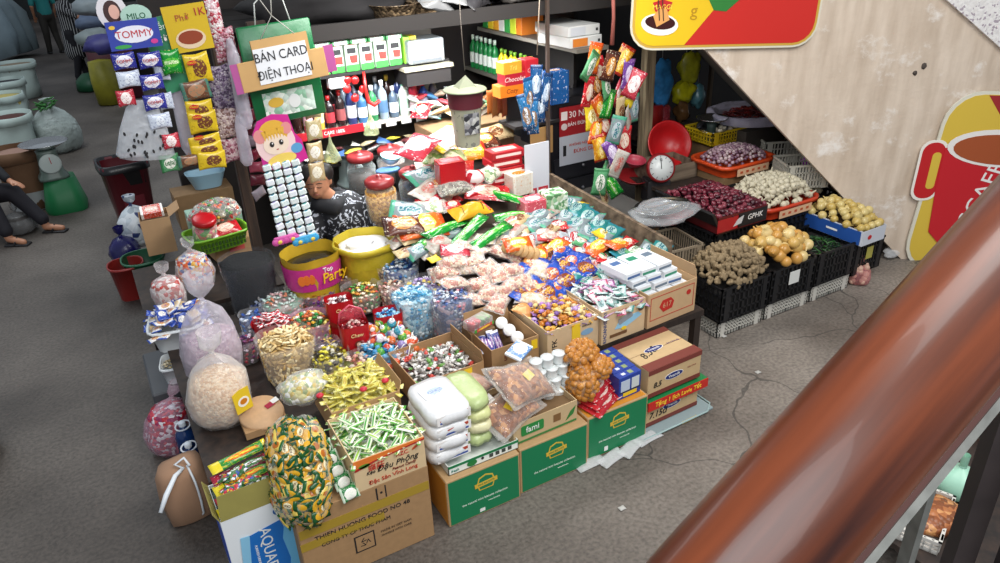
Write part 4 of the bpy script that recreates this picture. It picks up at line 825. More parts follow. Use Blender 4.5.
# red paper bags with window label
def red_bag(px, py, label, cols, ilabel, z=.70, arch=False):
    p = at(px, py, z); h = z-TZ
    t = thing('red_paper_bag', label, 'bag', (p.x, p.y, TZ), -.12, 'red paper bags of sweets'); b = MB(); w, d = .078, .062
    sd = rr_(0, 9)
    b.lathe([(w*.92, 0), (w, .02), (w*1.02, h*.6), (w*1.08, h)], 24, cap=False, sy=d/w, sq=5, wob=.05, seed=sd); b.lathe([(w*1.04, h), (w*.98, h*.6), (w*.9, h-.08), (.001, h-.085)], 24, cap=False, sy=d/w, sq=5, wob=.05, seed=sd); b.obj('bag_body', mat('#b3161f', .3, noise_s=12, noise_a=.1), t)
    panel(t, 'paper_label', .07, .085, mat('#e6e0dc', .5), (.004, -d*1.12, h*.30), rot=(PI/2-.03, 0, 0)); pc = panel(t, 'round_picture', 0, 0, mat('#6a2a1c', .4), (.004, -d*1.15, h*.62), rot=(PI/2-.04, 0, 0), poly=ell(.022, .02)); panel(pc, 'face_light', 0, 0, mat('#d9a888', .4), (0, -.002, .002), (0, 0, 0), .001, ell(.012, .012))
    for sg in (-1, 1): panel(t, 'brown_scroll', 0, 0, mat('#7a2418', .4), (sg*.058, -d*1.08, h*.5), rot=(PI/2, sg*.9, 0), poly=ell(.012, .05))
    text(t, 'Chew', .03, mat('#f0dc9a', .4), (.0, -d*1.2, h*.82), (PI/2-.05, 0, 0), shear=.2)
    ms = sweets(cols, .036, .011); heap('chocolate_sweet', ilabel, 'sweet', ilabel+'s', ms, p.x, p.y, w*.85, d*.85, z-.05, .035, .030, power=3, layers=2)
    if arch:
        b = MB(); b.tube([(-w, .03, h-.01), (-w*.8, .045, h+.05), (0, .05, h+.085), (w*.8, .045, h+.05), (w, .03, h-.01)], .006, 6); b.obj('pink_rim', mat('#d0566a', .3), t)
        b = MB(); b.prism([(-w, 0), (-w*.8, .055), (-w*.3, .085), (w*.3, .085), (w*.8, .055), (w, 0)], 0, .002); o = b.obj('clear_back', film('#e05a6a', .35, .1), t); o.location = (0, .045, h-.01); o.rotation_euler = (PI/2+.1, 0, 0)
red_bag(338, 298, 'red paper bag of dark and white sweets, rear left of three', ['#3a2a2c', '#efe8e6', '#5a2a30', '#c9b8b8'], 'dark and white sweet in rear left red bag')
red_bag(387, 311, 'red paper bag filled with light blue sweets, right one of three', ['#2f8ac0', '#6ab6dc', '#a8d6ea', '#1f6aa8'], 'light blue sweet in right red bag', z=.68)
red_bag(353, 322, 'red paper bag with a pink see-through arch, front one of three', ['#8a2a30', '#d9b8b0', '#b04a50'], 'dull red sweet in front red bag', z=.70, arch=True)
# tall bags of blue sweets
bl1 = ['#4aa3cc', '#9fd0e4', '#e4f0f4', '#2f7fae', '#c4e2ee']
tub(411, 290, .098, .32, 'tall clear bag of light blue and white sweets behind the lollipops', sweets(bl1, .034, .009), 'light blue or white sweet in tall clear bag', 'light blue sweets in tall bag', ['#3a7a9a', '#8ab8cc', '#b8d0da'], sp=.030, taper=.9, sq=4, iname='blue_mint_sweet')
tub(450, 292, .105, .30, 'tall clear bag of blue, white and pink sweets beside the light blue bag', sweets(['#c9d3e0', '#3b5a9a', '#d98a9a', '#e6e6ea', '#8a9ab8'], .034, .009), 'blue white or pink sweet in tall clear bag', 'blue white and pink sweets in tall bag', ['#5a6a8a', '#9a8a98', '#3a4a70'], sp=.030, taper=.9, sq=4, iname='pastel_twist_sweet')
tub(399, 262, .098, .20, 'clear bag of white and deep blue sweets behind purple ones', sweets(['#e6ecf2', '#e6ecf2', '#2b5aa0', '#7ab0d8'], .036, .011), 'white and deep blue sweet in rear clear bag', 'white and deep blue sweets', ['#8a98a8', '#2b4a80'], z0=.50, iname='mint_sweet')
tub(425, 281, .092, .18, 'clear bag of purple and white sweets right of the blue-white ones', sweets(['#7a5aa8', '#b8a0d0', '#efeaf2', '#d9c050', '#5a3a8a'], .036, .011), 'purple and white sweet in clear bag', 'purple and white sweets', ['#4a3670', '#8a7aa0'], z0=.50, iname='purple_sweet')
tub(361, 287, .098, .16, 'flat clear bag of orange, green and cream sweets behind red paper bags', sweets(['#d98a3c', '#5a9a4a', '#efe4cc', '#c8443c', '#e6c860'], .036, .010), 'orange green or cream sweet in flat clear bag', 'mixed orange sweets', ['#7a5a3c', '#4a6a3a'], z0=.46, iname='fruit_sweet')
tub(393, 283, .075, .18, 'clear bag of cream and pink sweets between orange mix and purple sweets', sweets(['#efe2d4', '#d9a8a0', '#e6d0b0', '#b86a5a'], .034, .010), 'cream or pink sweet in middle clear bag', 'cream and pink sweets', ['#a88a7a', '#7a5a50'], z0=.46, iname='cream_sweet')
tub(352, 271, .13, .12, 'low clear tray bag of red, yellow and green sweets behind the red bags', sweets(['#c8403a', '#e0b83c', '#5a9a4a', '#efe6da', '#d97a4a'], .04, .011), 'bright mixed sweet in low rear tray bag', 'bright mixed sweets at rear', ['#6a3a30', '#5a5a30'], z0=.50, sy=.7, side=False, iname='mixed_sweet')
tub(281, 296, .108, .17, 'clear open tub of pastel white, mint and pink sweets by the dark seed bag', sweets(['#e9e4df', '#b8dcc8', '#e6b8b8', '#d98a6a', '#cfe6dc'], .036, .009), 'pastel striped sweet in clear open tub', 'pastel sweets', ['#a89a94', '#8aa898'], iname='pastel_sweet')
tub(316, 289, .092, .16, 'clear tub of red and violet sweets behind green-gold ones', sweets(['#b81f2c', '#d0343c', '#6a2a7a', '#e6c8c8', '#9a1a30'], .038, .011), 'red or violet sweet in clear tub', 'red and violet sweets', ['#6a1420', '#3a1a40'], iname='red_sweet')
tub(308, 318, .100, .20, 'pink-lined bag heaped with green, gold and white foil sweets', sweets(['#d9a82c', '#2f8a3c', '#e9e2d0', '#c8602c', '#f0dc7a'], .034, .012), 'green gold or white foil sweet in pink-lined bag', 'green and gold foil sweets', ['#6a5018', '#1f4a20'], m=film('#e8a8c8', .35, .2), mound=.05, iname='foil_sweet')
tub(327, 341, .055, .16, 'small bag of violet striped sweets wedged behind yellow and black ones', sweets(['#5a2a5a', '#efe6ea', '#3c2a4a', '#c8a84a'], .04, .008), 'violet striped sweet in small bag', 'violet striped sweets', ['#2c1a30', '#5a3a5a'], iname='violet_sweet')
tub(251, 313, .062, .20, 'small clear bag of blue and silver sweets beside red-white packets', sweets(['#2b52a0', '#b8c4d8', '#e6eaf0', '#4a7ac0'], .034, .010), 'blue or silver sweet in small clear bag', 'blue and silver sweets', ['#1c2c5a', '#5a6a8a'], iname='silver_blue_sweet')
# red bag with white lozenge packets
p = at(270, 320, .62); open_bag('red_sweet_bag', 'low red bag brimming with white and red twists behind the finger biscuits', (p.x, p.y, TZ), .105, .19, mat('#b8141e', .25, noise_s=12, noise_a=.1), wob=.14, fill=.17, fillmat=mat('#8a1018', .4))
heap('white_red_twist', 'long white and red twist in low red bag', 'sweet', 'white and red twists', [stick(pmat('#ece6e6', '#c8303c', '#b81824', None, .5, .5, .2, .4), .075, .022, .013, 3)], p.x, p.y, .095, .085, TZ+.18, .04, .036, layers=2)
# light blue lollipops and tray of ball lollipops
def lolly_mesh(m, r=.026):
    b = MB(); b.mi = 0; b.ball(r, r, r*.95, n=12, m=8); b.mi = 1; b.tube([(0, 0, r*.8), (0, 0, r+.055)], .003, 5); b.mi = 2; b.lathe([(r*.35, r*.85), (r*.6, r*1.15), (r*.2, r*1.05)], 8, cap=False)
    return b.mesh('ball_lollipop', [m, WHITE, mat('#e9e6ea', .3)])
lm = [lolly_mesh(pmat(a, b_, a, None, .45, .5, .28, .28, bands=(-1, 2))) for a, b_ in (('#d9552c', '#f2eee8'), ('#c8402c', '#f4e8e0'), ('#e6e2e8', '#b8508a'), ('#3c9ab0', '#e6f0f0'), ('#4a9a3c', '#d9e06a'), ('#d96a2c', '#efe9e4'), ('#8a7ab0', '#e0dce8'), ('#d9b03c', '#e6e0c8'))]
t = carton('lollipop_tray', 'low card tray heaped with ball lollipops between yellow sachets and silver sweets', .27, .40, .10, (1.03-.0, 3.40, .416), rz=-.05, m=mat('#b8a07a', .7), top='open', fill=.07, fillmat=mat('#5a4a4a', .6))
heap('ball_lollipop', 'ball lollipop in orange, white, green or blue wrapper heaped on low card tray', 'lollipop', 'ball lollipops on the tray', lm, 1.17, 3.58, .15, .22, .52, .07, .052, layers=3, flat=False, rnd_=False)
tub(377, 346, .085, .19, 'clear bag of sky blue lollipops at foot of right red paper bag', sweets(['#2f86b8', '#5aa8d0', '#1f6a9a', '#cfe4ee'], .045, .014), 'sky blue wrapped lollipop in clear bag', 'sky blue lollipops', ['#1c4a6a', '#3a7a9a'], sp=.04, iname='blue_lollipop')
# jelly pack red/green
t = thing('jelly_pack', 'small clear pack of red and green jelly cups lying beside tall blue and pink bag', 'packet', at(478, 322, .62), .3); b = MB(); b.box(-.085, .085, -.05, .05, -.03, .03, b=.012); b.obj('clear_wrapper', film('#f4e8e8', .15, .08), t)
for k in range(4):
    b = MB(); b.lathe([(.012, -.026), (.018, .02), (.019, .024)], 12, sy=2.2); o = b.obj('jelly_cup', mat('#c8202c' if k < 2 else '#4aa83c', .2), t); o.location = (-.06+.04*k, 0, 0)
panel(t, 'printed_edge', .16, .02, pmat('#d93a4a', '#f0d040', '#4a9a3c'), (0, -.051, -.015), t=.001); b = MB(); b.box(-.08, .08, -.06, .06, .02, .19); 
o = b.obj('hidden_crate', KDARK, smooth=False); o.name = 'upturned_box'; tag(o, 'plain brown box supporting the jelly pack behind mixed candy carton', 'box'); o.location = at(478, 322, .62)+Vector((0, 0, -.222))
# ---- left edge: tubs, knotted bags, translucent bags
p = at(178, 325, .50)
def white_tub(name, label, px, py, z0, w, d, h, rz=-.2):
    q = at(px, py, z0+h); t = thing(name, label, 'tub', (q.x, q.y, z0), rz); b = MB()
    b.lathe([(w*.8, 0), (w, h), (w*1.06, h), (w*1.06, h-.012)], 28, cap=False, sy=d/w, sq=5); b.lathe([(w*.96, h), (w*.78, .01), (.001, .01)], 28, cap=False, sy=d/w, sq=5); b.obj('body', mat('#dfe3e4', .3), t); return q
q = white_tub('white_tub', 'white plastic tub of biscuits in blue and white wrappers at left edge of stall', 176, 318, .40, .16, .17, .16)
bw = [packmesh(.10, .065, .02, m, k, 8, 6) for k, m in enumerate([pmat('#e6e0d4', '#e0c088', '#2447a0', None, .5, .5, .28, .38, bands=(.16, .84)), pmat('#2a4aa8', '#efe9e0', '#2a4aa8', None, .5, .5, .25, .3), pmat('#efece6', '#d9a86a', '#3458b0', '#b85a2c', .5, .5, .25, .35)])]
heap('biscuit_packet', 'small blue and white biscuit packet with pale biscuit picture in white tub', 'packet', 'blue and white biscuit packets', bw, q.x, q.y, .15, .16, .53, .07, .062, layers=2, rnd_=False)
q = white_tub('white_tub', 'smaller white plastic tub with beige sweets below the biscuit tub at left edge', 175, 360, .26, .085, .10, .12); heap('beige_sweet', 'beige wrapped sweet in smaller white tub', 'sweet', 'beige sweets in small tub', sweets(['#d9cdb0', '#c9b48a', '#a8b08a'], .032, .01), q.x, q.y, .07, .085, .35, .01, .032)
st = thing('side_crate', 'grey plastic crate on floor under the white tubs at left edge', 'crate', (-.10, 4.24, 0)); b = MB(); b.box(0, .30, 0, .55, 0, .255, b=.01); b.obj('body', mat('#4a4c50', .6), st, smooth=False)
knot_bag('knotted_snack_bag', 'clear knotted bag of orange and white snack packs, rear left above biscuit tub', at(199, 288, .45), .13, .30, .05, speck(['#d9632c', '#e9e4de', '#b8402c', '#d9a23c', '#3a5a9a', '#c9c4be'], 50), m=film('#f0ecec', .14, .12))
knot_bag('knotted_snack_bag', 'clear knotted bag of reddish snacks, nearer the aisle than the orange one', at(172, 306, .42), .115, .24, .05, speck(['#c8b8b4', '#b8423c', '#e6dcd8', '#a85a50'], 40), m=film('#f0e8e8', .2, .15))
knot_bag('knotted_snack_bag', 'tall milky knotted bag of lilac rice snacks beside biscuit tub', at(219, 378, .416), .165, .50, .09, speck(['#b89aa8', '#c9b0ba', '#a8889a'], 60), m=film('#dcd6e0', .3, .15), sy=.8, tail=.11, fill=.58, lean=(.03, .05))
knot_bag('knotted_cereal_bag', 'clear knotted bag of beige puffed cereal with yellow label, front left', at(226, 418, .416), .165, .40, .07, speck(['#d9b48a', '#c89a6a', '#e6cba6'], 70), m=film('#f2f0ee', .22, .15), lean=(.02, .02), tail=.09, fill=.62)
cb = [o for o in C.objects if o.name.startswith('knotted_cereal_bag')][0]; lb = panel(cb, 'yellow_label', 0, 0, mat('#e3c02c', .4), (.085, -.150, .17), (PI/2-.15, 0, .50), .003, [(-.05, -.055), (.05, -.06), (.055, .06), (0, .065), (-.048, .055)]); panel(lb, 'bowl_picture', 0, 0, mat('#f0ece0', .4), (.005, -.005, .003), (0, 0, 0), .001, ell(.034, .026)); panel(lb, 'soup', 0, 0, mat('#c9781e', .4), (.005, -.003, .0045), (0, 0, 0), .001, ell(.022, .015))
t = thing('beige_disc_pack', 'round beige rice paper pack with red and white tag behind the wafer packets', 'packet', at(262, 415, .47), rot=(.25, 0, 0)); b = MB(); b.lathe([(.001, 0), (.11, 0), (.115, .012), (.11, .03), (.001, .034)], 30, cap=False); b.obj('discs', mat('#cfa67c', .6, noise_s=30), t); panel(t, 'red_tag', .05, .03, mat('#a8203c', .4), (.05, .02, .035), (0, 0, .4)); panel(t, 'white_tag', .04, .03, WHITE, (.08, .04, .036), (0, 0, .4))
b = MB(); b.box(-.11, .11, -.11, .11, 0, .04); o = b.obj('card_box', KRAFT2, smooth=False, label='flat brown box beneath the round rice paper pack', cat='box'); p = at(262, 415, .47); o.location = (p.x, p.y, .425)

tub(243, 338, .06, .16, 'tiny clear bag of violet and red sweets between cereal bag and finger biscuits', sweets(['#7a3a6a', '#b83a4a', '#d9c8d8', '#4a2a5a'], .034, .010), 'violet or dark red sweet in tiny clear bag', 'violet and dark red sweets', ['#3a1c34', '#5a1c28'], iname='berry_sweet')
tub(262, 300, .07, .14, 'small clear bag of silver and navy sweets under the dark seed bag', sweets(['#8a94a8', '#2a3a6a', '#c8ccd4', '#b8b8bc'], .034, .010), 'silver or navy sweet in small clear bag', 'silver and navy sweets', ['#3a4050', '#1c2440'], iname='navy_sweet')
tub(385, 262, .075, .12, 'low clear bag of toffee brown sweets beside yellow sack', sweets(['#a8703c', '#c8965a', '#8a5428', '#d9b88a'], .034, .010), 'toffee brown sweet in low clear bag', 'toffee sweets', ['#5a3818', '#7a5028'], z0=.56, iname='toffee_sweet')
# ================================================================ SLOPING HEAP OF SNACKS
def BZ(Y): return .58+.26*(Y-3.46)
BA = math.atan(.26)
def ab(px, py, off=0):
    d = ray(px, py); o = Vector((0, 0, CH)); t = (.58+off-.26*3.46-CH)/(d.z-.26*d.y); return o+d*t
t = thing('sloped_board', 'sloping wooden display board under the snack heap', 'board', (0, 0, 0)); b = MB()
Mb = TM(0, 3.46, .58, BA, 0, 0); b.prism([(1.74, 0), (3.14, 0), (2.93, 1.0), (2.93, 1.3), (2.0, 1.4), (2.0, 1.15), (1.74, 1.0)], -.03, -.005, Mb); b.obj('board', wood('#241b14', '#46382a', 2, .7, 0), t, smooth=False)
for x, y in ((1.80, 3.55), (3.1, 3.55), (2.06, 4.8), (2.86, 4.7)): b = MB(); b.box(x-.02, x+.02, y-.02, y+.02, .416, BZ(y)-.035); b.obj('prop', KDARK, t, smooth=False)
t = thing('divider_plank', 'weathered grey-brown plank standing on edge between snacks and vegetable stall', 'plank', (3.185, 3.44, .50), .235); b = MB()
b.prism([(0, 0), (1.12, 0), (1.12, .46), (0, .23)], 0, .028, TM(0, 0, 0, PI/2, 0, PI/2)); b.obj('board', wood('#4a3a2c', '#8a7660', 2, .75, 0), t, smooth=False)
for y in (.1, .55, 1.0): b = MB(); b.box(-.0, .028, y-.02, y+.02, -.50, 0); b.obj('leg', KDARK, t, smooth=False)
def lay(name, label, cat, group, me, px, py, off=.03, rz=0, tx=0, ty=0, s=1, n=None):
    s = s*1.28; p = ab(px, py, off); e = (Matrix.Rotation(BA, 4, 'X') @ Matrix.Rotation(rz, 4, 'Z') @ Euler((tx, ty, 0)).to_matrix().to_4x4()).to_euler()
    return inst(name, me, p, e, label, cat, group, s)
# popcorn style bags (pale pink and cream puffs in small clear bags)
pf = [speck(['#d9bd9c', '#e6d4bc', '#c88a70', '#dfc8b0', '#b8705c'], 55, .5, 'puffed_snack', 1), speck(['#e9dcc4', '#d9c09a', '#f0e6d6', '#dfb8a4'], 50, .5, 'puffed_snack', 1), speck(['#e0c4a0', '#cfa87a', '#ead6bc'], 45, .5, 'puffed_snack', 1)]
def puffmesh(k):
    b = MB(); b.mi = 0; b.pillow(.19, .125, .075, seed=k*3+1, nx=12, ny=8, crimp=.09); return b
pbm = []
for k in range(3): pbm.append((puffmesh(k).mesh('puffed_snack', pf[k]), puffmesh(k).mesh('clear_wrapper', film('#f6f0ee', .07, .06))))
row = [(470, 300, 0), (498, 303, 0), (455, 283, 0), (480, 284, 0), (507, 288, 0), (532, 300, 2), (462, 268, 1), (487, 268, 0), (512, 270, 0), (500, 252, 0), (475, 252, 1), (452, 262, 0), (520, 254, 0), (528, 240, 1), (540, 268, 1), (505, 238, 1), (482, 240, 1), (462, 246, 0), (444, 272, 0), (489, 292, 0), (518, 283, 0), (535, 285, 2), (470, 262, 0), (496, 274, 0), (440, 250, 1), (548, 235, 0)]
for k, (x, y, q) in enumerate(row):
    p = ab(x, y, .045+.02*(k % 3)); t = thing('puffed_snack_bag', 'small clear bag of pale pink and cream puffed snacks in the big central heap', 'packet', p, group='puffed snack bags in central heap', rot=(BA+rr_(-.35, .25), rr_(-.3, .3), rr_(-1, 1.6)))
    o = inst('puffed_snack', pbm[q][0], (0, 0, 0), s=.93, parent=t); o['kind'] = 'stuff'; inst('clear_wrapper', pbm[q][1], (0, 0, 0), s=1.06, parent=t)
# second central layer: twisted pale biscuits
cr = speck(['#c98a4c', '#d9a868', '#b87a3c'], 30)
cm2 = packmesh(.15, .10, .05, cr, 8)
for k, (x, y) in enumerate(((535, 297), (548, 290), (526, 308))): lay('waffle_cone_pack', 'golden brown waffle pack at lower right of the puffed snack heap, %s of three' % ['middle', 'rightmost', 'lowest'][k], 'packet', 'golden waffle packs', cm2, x, y, .06, rr_(-.5, .8), .1, .2)
for k in range(6):
    b = MB(); b.lathe([(.001, -.010), (.040, -.010), (.044, 0), (.040, .010), (.001, .010)], 16, cap=False, M=TM(0, 0, 0, 0, PI/2, 0)) if k == 0 else None
    if k == 0: rus = b.mesh('rusk_slice', mat('#c9a06a', .6, noise_s=40, noise_a=.25))
    p = ab(507+5.5*k, 247+1.4*k, .11); inst('rusk_slice', rus, p, (.2, .6, .3), 'round toasted rusk slice standing in a row on top of the puffed snacks', 'biscuit', 'row of rusk slices', 1.0)
# packets by kind
K = {
 'blue': pmat('#1b3f9c', '#7a3a1c', '#2a56b8', '#e0a84a', .5, .5, .3, .36), 'blue2': pmat('#2450b0', '#c8622c', '#1a3a94', '#f0e0c0', .4, .5, .25, .3),
 'teal': pmat('#257a78', '#9ab8b2', '#2a7a8a', '#1c5a6a', .5, .5, .3, .3), 'silver': pmat('#7c8589', '#b4bcc0', '#4a9a7a', '#2a6a7a', .5, .5, .3, .3),
 'redw': pmat('#92969a', '#a01820', '#a8acb0', '#f0f0f0', .4, .5, .28, .4), 'red': pmat('#b0141e', '#e6c8b0', '#c8242c', '#f4e8d8', .5, .5, .28, .3),
 'yellow': pmat('#d9c02c', '#e6e0b0', '#c8a81e', '#8a6a14', .5, .5, .25, .3), 'orange': pmat('#d9661c', '#efc040', '#c84a18', '#f4e6c8', .5, .5, .3, .35),
 'green': pmat('#158a2c', '#5ab83c', '#0f6a22', '#e6f0c8', .5, .5, .4, .18, rough=.15), 'greenw': pmat('#5a9a6a', '#e9e9dc', '#3a7a4a', '#2a6a3a', .5, .5, .3, .3),
 'white': pmat('#aaa498', '#a8847a', '#c4beb4', '#b84a3c', .5, .5, .3, .3), 'gold': pmat('#c9861a', '#e6b83c', '#a82a1c', '#f4e0a0', .5, .5, .4, .28),
 'brown': pmat('#5a2c1c', '#c9863c', '#3a1c14', '#efe0c0', .5, .5, .3, .3), 'pinkred': pmat('#c03a48', '#efe0dc', '#a82838', '#fff0f0', .5, .5, .3, .36),
 'cream': pmat('#bda67c', '#7a4a2c', '#cdb98e', '#5a3a2a', .5, .5, .25, .3), 'purple': pmat('#6a3a8a', '#d9c8e0', '#8a5aa0', '#f0e8f4', .5, .5, .3, .3)}
pk = {}
def PK(kind, L=.16, W=.10, T=.03, seed=0):
    key = (kind, L, W, T, seed)
    if key not in pk: pk[key] = packmesh(L, W, T, K[kind], seed, 12, 7)
    return pk[key]
def rowp(kind, a, b, n, label, group, L=.15, W=.10, T=.03, off=.03, rz=0, jit=.2, name='snack_packet', rows=1, dy=(0, 0)):
    for r in range(rows):
        for k in range(n):
            u = k/(n-1) if n > 1 else .5
            lay(name, label, 'packet', group, PK(kind if isinstance(kind, str) else kind[(k+r) % len(kind)], L, W, T, k % 3), a[0]+(b[0]-a[0])*u+dy[0]*r, a[1]+(b[1]-a[1])*u+dy[1]*r, off+.012*(k % 2)+.01*r, rz+rr_(-jit, jit), rr_(-.3, .3), rr_(-.25, .25))
rowp(['blue', 'blue2'], (523, 293), (572, 262), 6, 'blue and brown cake packet in the heap right of puffed snacks', 'blue cake packets', .17, .12, .05, .05, .3, rows=2, dy=(13, 8))
rowp(['blue2'], (520, 272), (560, 250), 4, 'blue cake packet with orange picture, back row beside puffed snacks', 'blue cake packets back row', .15, .11, .045, .05, .2)
rowp(['brown', 'orange'], (530, 262), (556, 246), 4, 'brown and orange cake packet behind the blue ones', 'brown cake packets', .14, .10, .04, .06, .5)
rowp(['redw', 'redw', 'red'], (545, 225), (600, 268), 9, 'red and silver sachet in slanting row right of the rusk slices', 'red and silver sachets', .12, .08, .03, .04, 1.0, rows=2, dy=(9, -5))
rowp(['yellow', 'gold'], (537, 243), (560, 262), 4, 'yellow packet half buried under the red and silver sachets', 'yellow packets under red sachets', .13, .09, .03, .03, .5)
rowp(['teal', 'silver'], (560, 212), (600, 240), 8, 'teal and silver packet beside the plank', 'teal packets beside plank', .15, .11, .04, .05, .6, rows=2, dy=(10, -7))
rowp(['greenw'], (565, 240), (610, 272), 7, 'pale green packet in slanting row beneath the white boxes', 'pale green packets', .13, .08, .03, .03, 1.0, rows=2, dy=(8, -4))
rowp(['silver', 'white', 'teal'], (585, 262), (625, 285), 6, 'silver grey sachet between pale green packets and tissue carton', 'silver sachets near tissue carton', .12, .08, .03, .05, .2, rows=2, dy=(-14, 8))
rowp(['orange'], (598, 247), (618, 244), 2, 'orange chilli snack packet lying against plank', 'orange packets against plank', .17, .10, .05, .08, .3)
rowp(['yellow'], (604, 234), (604, 234), 1, 'yellow packet propped against plank above the orange ones', None, .12, .10, .03, .08, .2)
rowp(['yellow'], (577, 207), (577, 207), 1, 'yellow packet at far end of plank behind teal packets', None, .12, .12, .04, .06, .8)
lay('red_packet', 'red packet beside orange ones at plank', 'packet', None, PK('red', .12, .08, .03), 627, 243, .08, .4)
rowp(['silver', 'teal', 'greenw'], (612, 262), (650, 258), 4, 'silver green box-like packet behind white boxes', 'silver packets behind white boxes', .14, .10, .04, .06, .4, rows=2, dy=(10, -9))
# upper heap
rowp(['green'], (445, 228), (490, 236), 3, 'long glossy green packet lying across the upper heap', 'long green packets', .30, .075, .04, .10, .35, jit=.12)
lay('green_packet', 'long glossy green packet standing diagonally beside the red boxes', 'packet', None, PK('green', .34, .07, .04), 503, 196, .10, -1.1, .1, -.2)
lay('green_packet', 'short glossy green packet left of the long ones', 'packet', None, PK('green', .16, .08, .04, 1), 430, 240, .08, .5)
lay('green_packet', 'glossy green packet to the right of long ones', 'packet', None, PK('green', .22, .08, .04, 2), 513, 216, .09, -.2)
t = thing('gold_mango_pack', 'plump golden yellow packet with dark stripes in upper heap', 'packet', ab(470, 211, .11), rot=(BA, 0, .1)); b = MB(); b.pillow(.30, .16, .10, seed=4, nx=16, ny=10); b.obj('wrapper', mat('#d9a01c', .25, noise_s=14, noise_a=.2), t); 
for k in range(3): b = MB(); b.tube([(-.08+.08*k+.01*math.sin(v*3), -.05+.1*v, .046-.04*abs(v-.5)) for v in [0, .25, .5, .75, 1]], .003, 5); b.obj('dark_stripe', mat('#5a3a14', .4), t)
b = MB(); b.box(.115, .14, -.055, .055, -.01, .01); b.obj('red_end', mat('#b8241c', .4), t, smooth=False)
clear_pack('white_noodle_pack', 'clear packet of white curled snacks with green print in upper heap', ab(425, 208, .12), (.3, 0, -.35), .26, .14, .07, speck(['#dcdccb', '#c8ccb4', '#e9e9de', '#8aa86a'], 40), seed=3)
clear_pack('grey_snack_pack', 'silver-ended packet of dark speckled seeds above the gold packet', ab(455, 188, .18), (.3, 0, -.1), .24, .14, .07, speck(['#3a3630', '#8a8a7a', '#5a5648', '#a8a898'], 60), seed=5)
lay('orange_snack_packet', 'orange and yellow snack packet lying nearest the yellow flour bag', 'packet', None, PK('orange', .26, .20, .05), 421, 225, .10, -.15, .15, .0)
lay('red_dish_pack', 'red rimmed pack shaped like a dish, left of puffed snacks', 'packet', None, PK('pinkred', .15, .10, .04), 455, 250, .11, -.4)
lay('yellow_card', 'small bright yellow card tag lying between clear bags', 'card', None, packmesh(.06, .05, .004, YELLOW, 1, 4, 4), 434, 259, .13, .2)
lay('red_bag_pack', 'dark red packet under the gold one in upper heap', 'packet', None, PK('red', .18, .12, .05, 1), 445, 200, .06, .2)
rowp(['red', 'pinkred', 'red'], (425, 200), (452, 205), 4, 'dark red tray pack beneath the silver-ended seeds', 'dark red tray packs', .10, .07, .03, .10, .1)
rowp(['silver', 'white', 'cream', 'silver'], (505, 232), (545, 222), 5, 'silver and cream snack packet behind the puffed snacks', 'silver and cream packets', .15, .10, .04, .07, .4, rows=2, dy=(4, -10))
rowp(['white', 'cream', 'silver'], (400, 240), (452, 232), 6, 'whitish crumpled packet near orange packet', 'whitish packets near orange one', .14, .09, .04, .04, .1, rows=2, dy=(8, 12))
lay('orange_noodle_packet', 'small orange and brown noodle packet above puffed snacks', 'packet', None, PK('orange', .15, .10, .04, 2), 518, 244, .13, -.2, .2, 0)
lay('red_wafer_packet', 'small red packet between silver and cream ones', 'packet', None, PK('red', .12, .06, .03, 2), 546, 238, .08, -.5)
lay('fruit_jelly_pack', 'pack of yellow and white cubes with red print left of puffed snacks', 'packet', None, PK('white', .15, .12, .06, 1), 437, 243, .08, .3)
# red cube box and others
def cbox(name, label, px, py, w, d, h, m, rz=0, off=.0, top=None, strip=None, txt=None, group=None, z=None):
    p = ab(px, py, off) if z is None else at(px, py, z); t = thing(name, label, 'box', p, rz, group); b = MB(); b.box(-w/2, w/2, -d/2, d/2, 0, h, b=.003); b.obj('body', m, t, smooth=False)
    if top: panel(t, 'top_print', w*.7, d*.5, top, (0, 0, h), (0, 0, 0), .001)
    if strip: panel(t, 'front_print', w*.8, h*.35, strip, (0, -d/2-.0005, h*.5), t=.001)
    if txt: text(t, txt[0], txt[1], txt[2], (0, -d/2-.002, h*.5), ext=.0006)
    return t
cbox('red_cube_box', 'glossy bright red cube shaped box on upper heap left of red-white ball bag', 451, 183, .19, .14, .17, mat('#b8101c', .2), -.15, .16, top=mat('#d8505a', .3))
for k in range(4):
    w_ = .26; cbox('red_carton', 'long red printed box, %s of four stacked before the black cabinet' % ['lowest', 'second lowest', 'second highest', 'topmost'][k], 503+2*(k % 2), 180, .26, .15, .058, mat('#ae1420', .35), -.05, .06, strip=mat('#e6cfc8', .5), top=mat('#c8a89c', .5), group='stacked red boxes').location.z += .062*k
cbox('pink_box', 'pink and white floral box at far end of heap', 533, 219, .19, .14, .16, pmat('#c84a58', '#e6c8c8', '#d8707a', '#fff0f0'), -.1, .0)
cbox('green_white_box', 'green and white patterned box right of the pink one', 553, 216, .17, .14, .19, speck(['#8ab88a', '#dfe6d8', '#b8c8a8', '#5a8a5a'], 40), -.1, .0)
cbox('yellow_bowl_box', 'cream box with orange bowl picture beside the red boxes', 519, 193, .18, .12, .16, pmat('#e0d8c8', '#d98a2c', '#efe9dc', None), .1, .02)
b = MB(); b.ball(.055, .05, .05, wob=.2, seed=2); o = b.obj('red_white_ball_bag', speck(['#b81c2c', '#efdcdc', '#c8444c', '#e6a8ac'], 16, .2), label='round bag of red and white sweets behind the red cube box', cat='packet'); o.location = ab(474, 178, .20); o.scale = (1.4, 1.2, 1.2)
clear_pack('green_leaf_pack', 'clear pack with green leaves and pale noodles behind the red-white ball bag', ab(492, 172, .18), (.5, 0, .6), .28, .14, .08, speck(['#a8b88a', '#dfe2d0', '#5a8a3c', '#c8d0b0'], 30), seed=13)
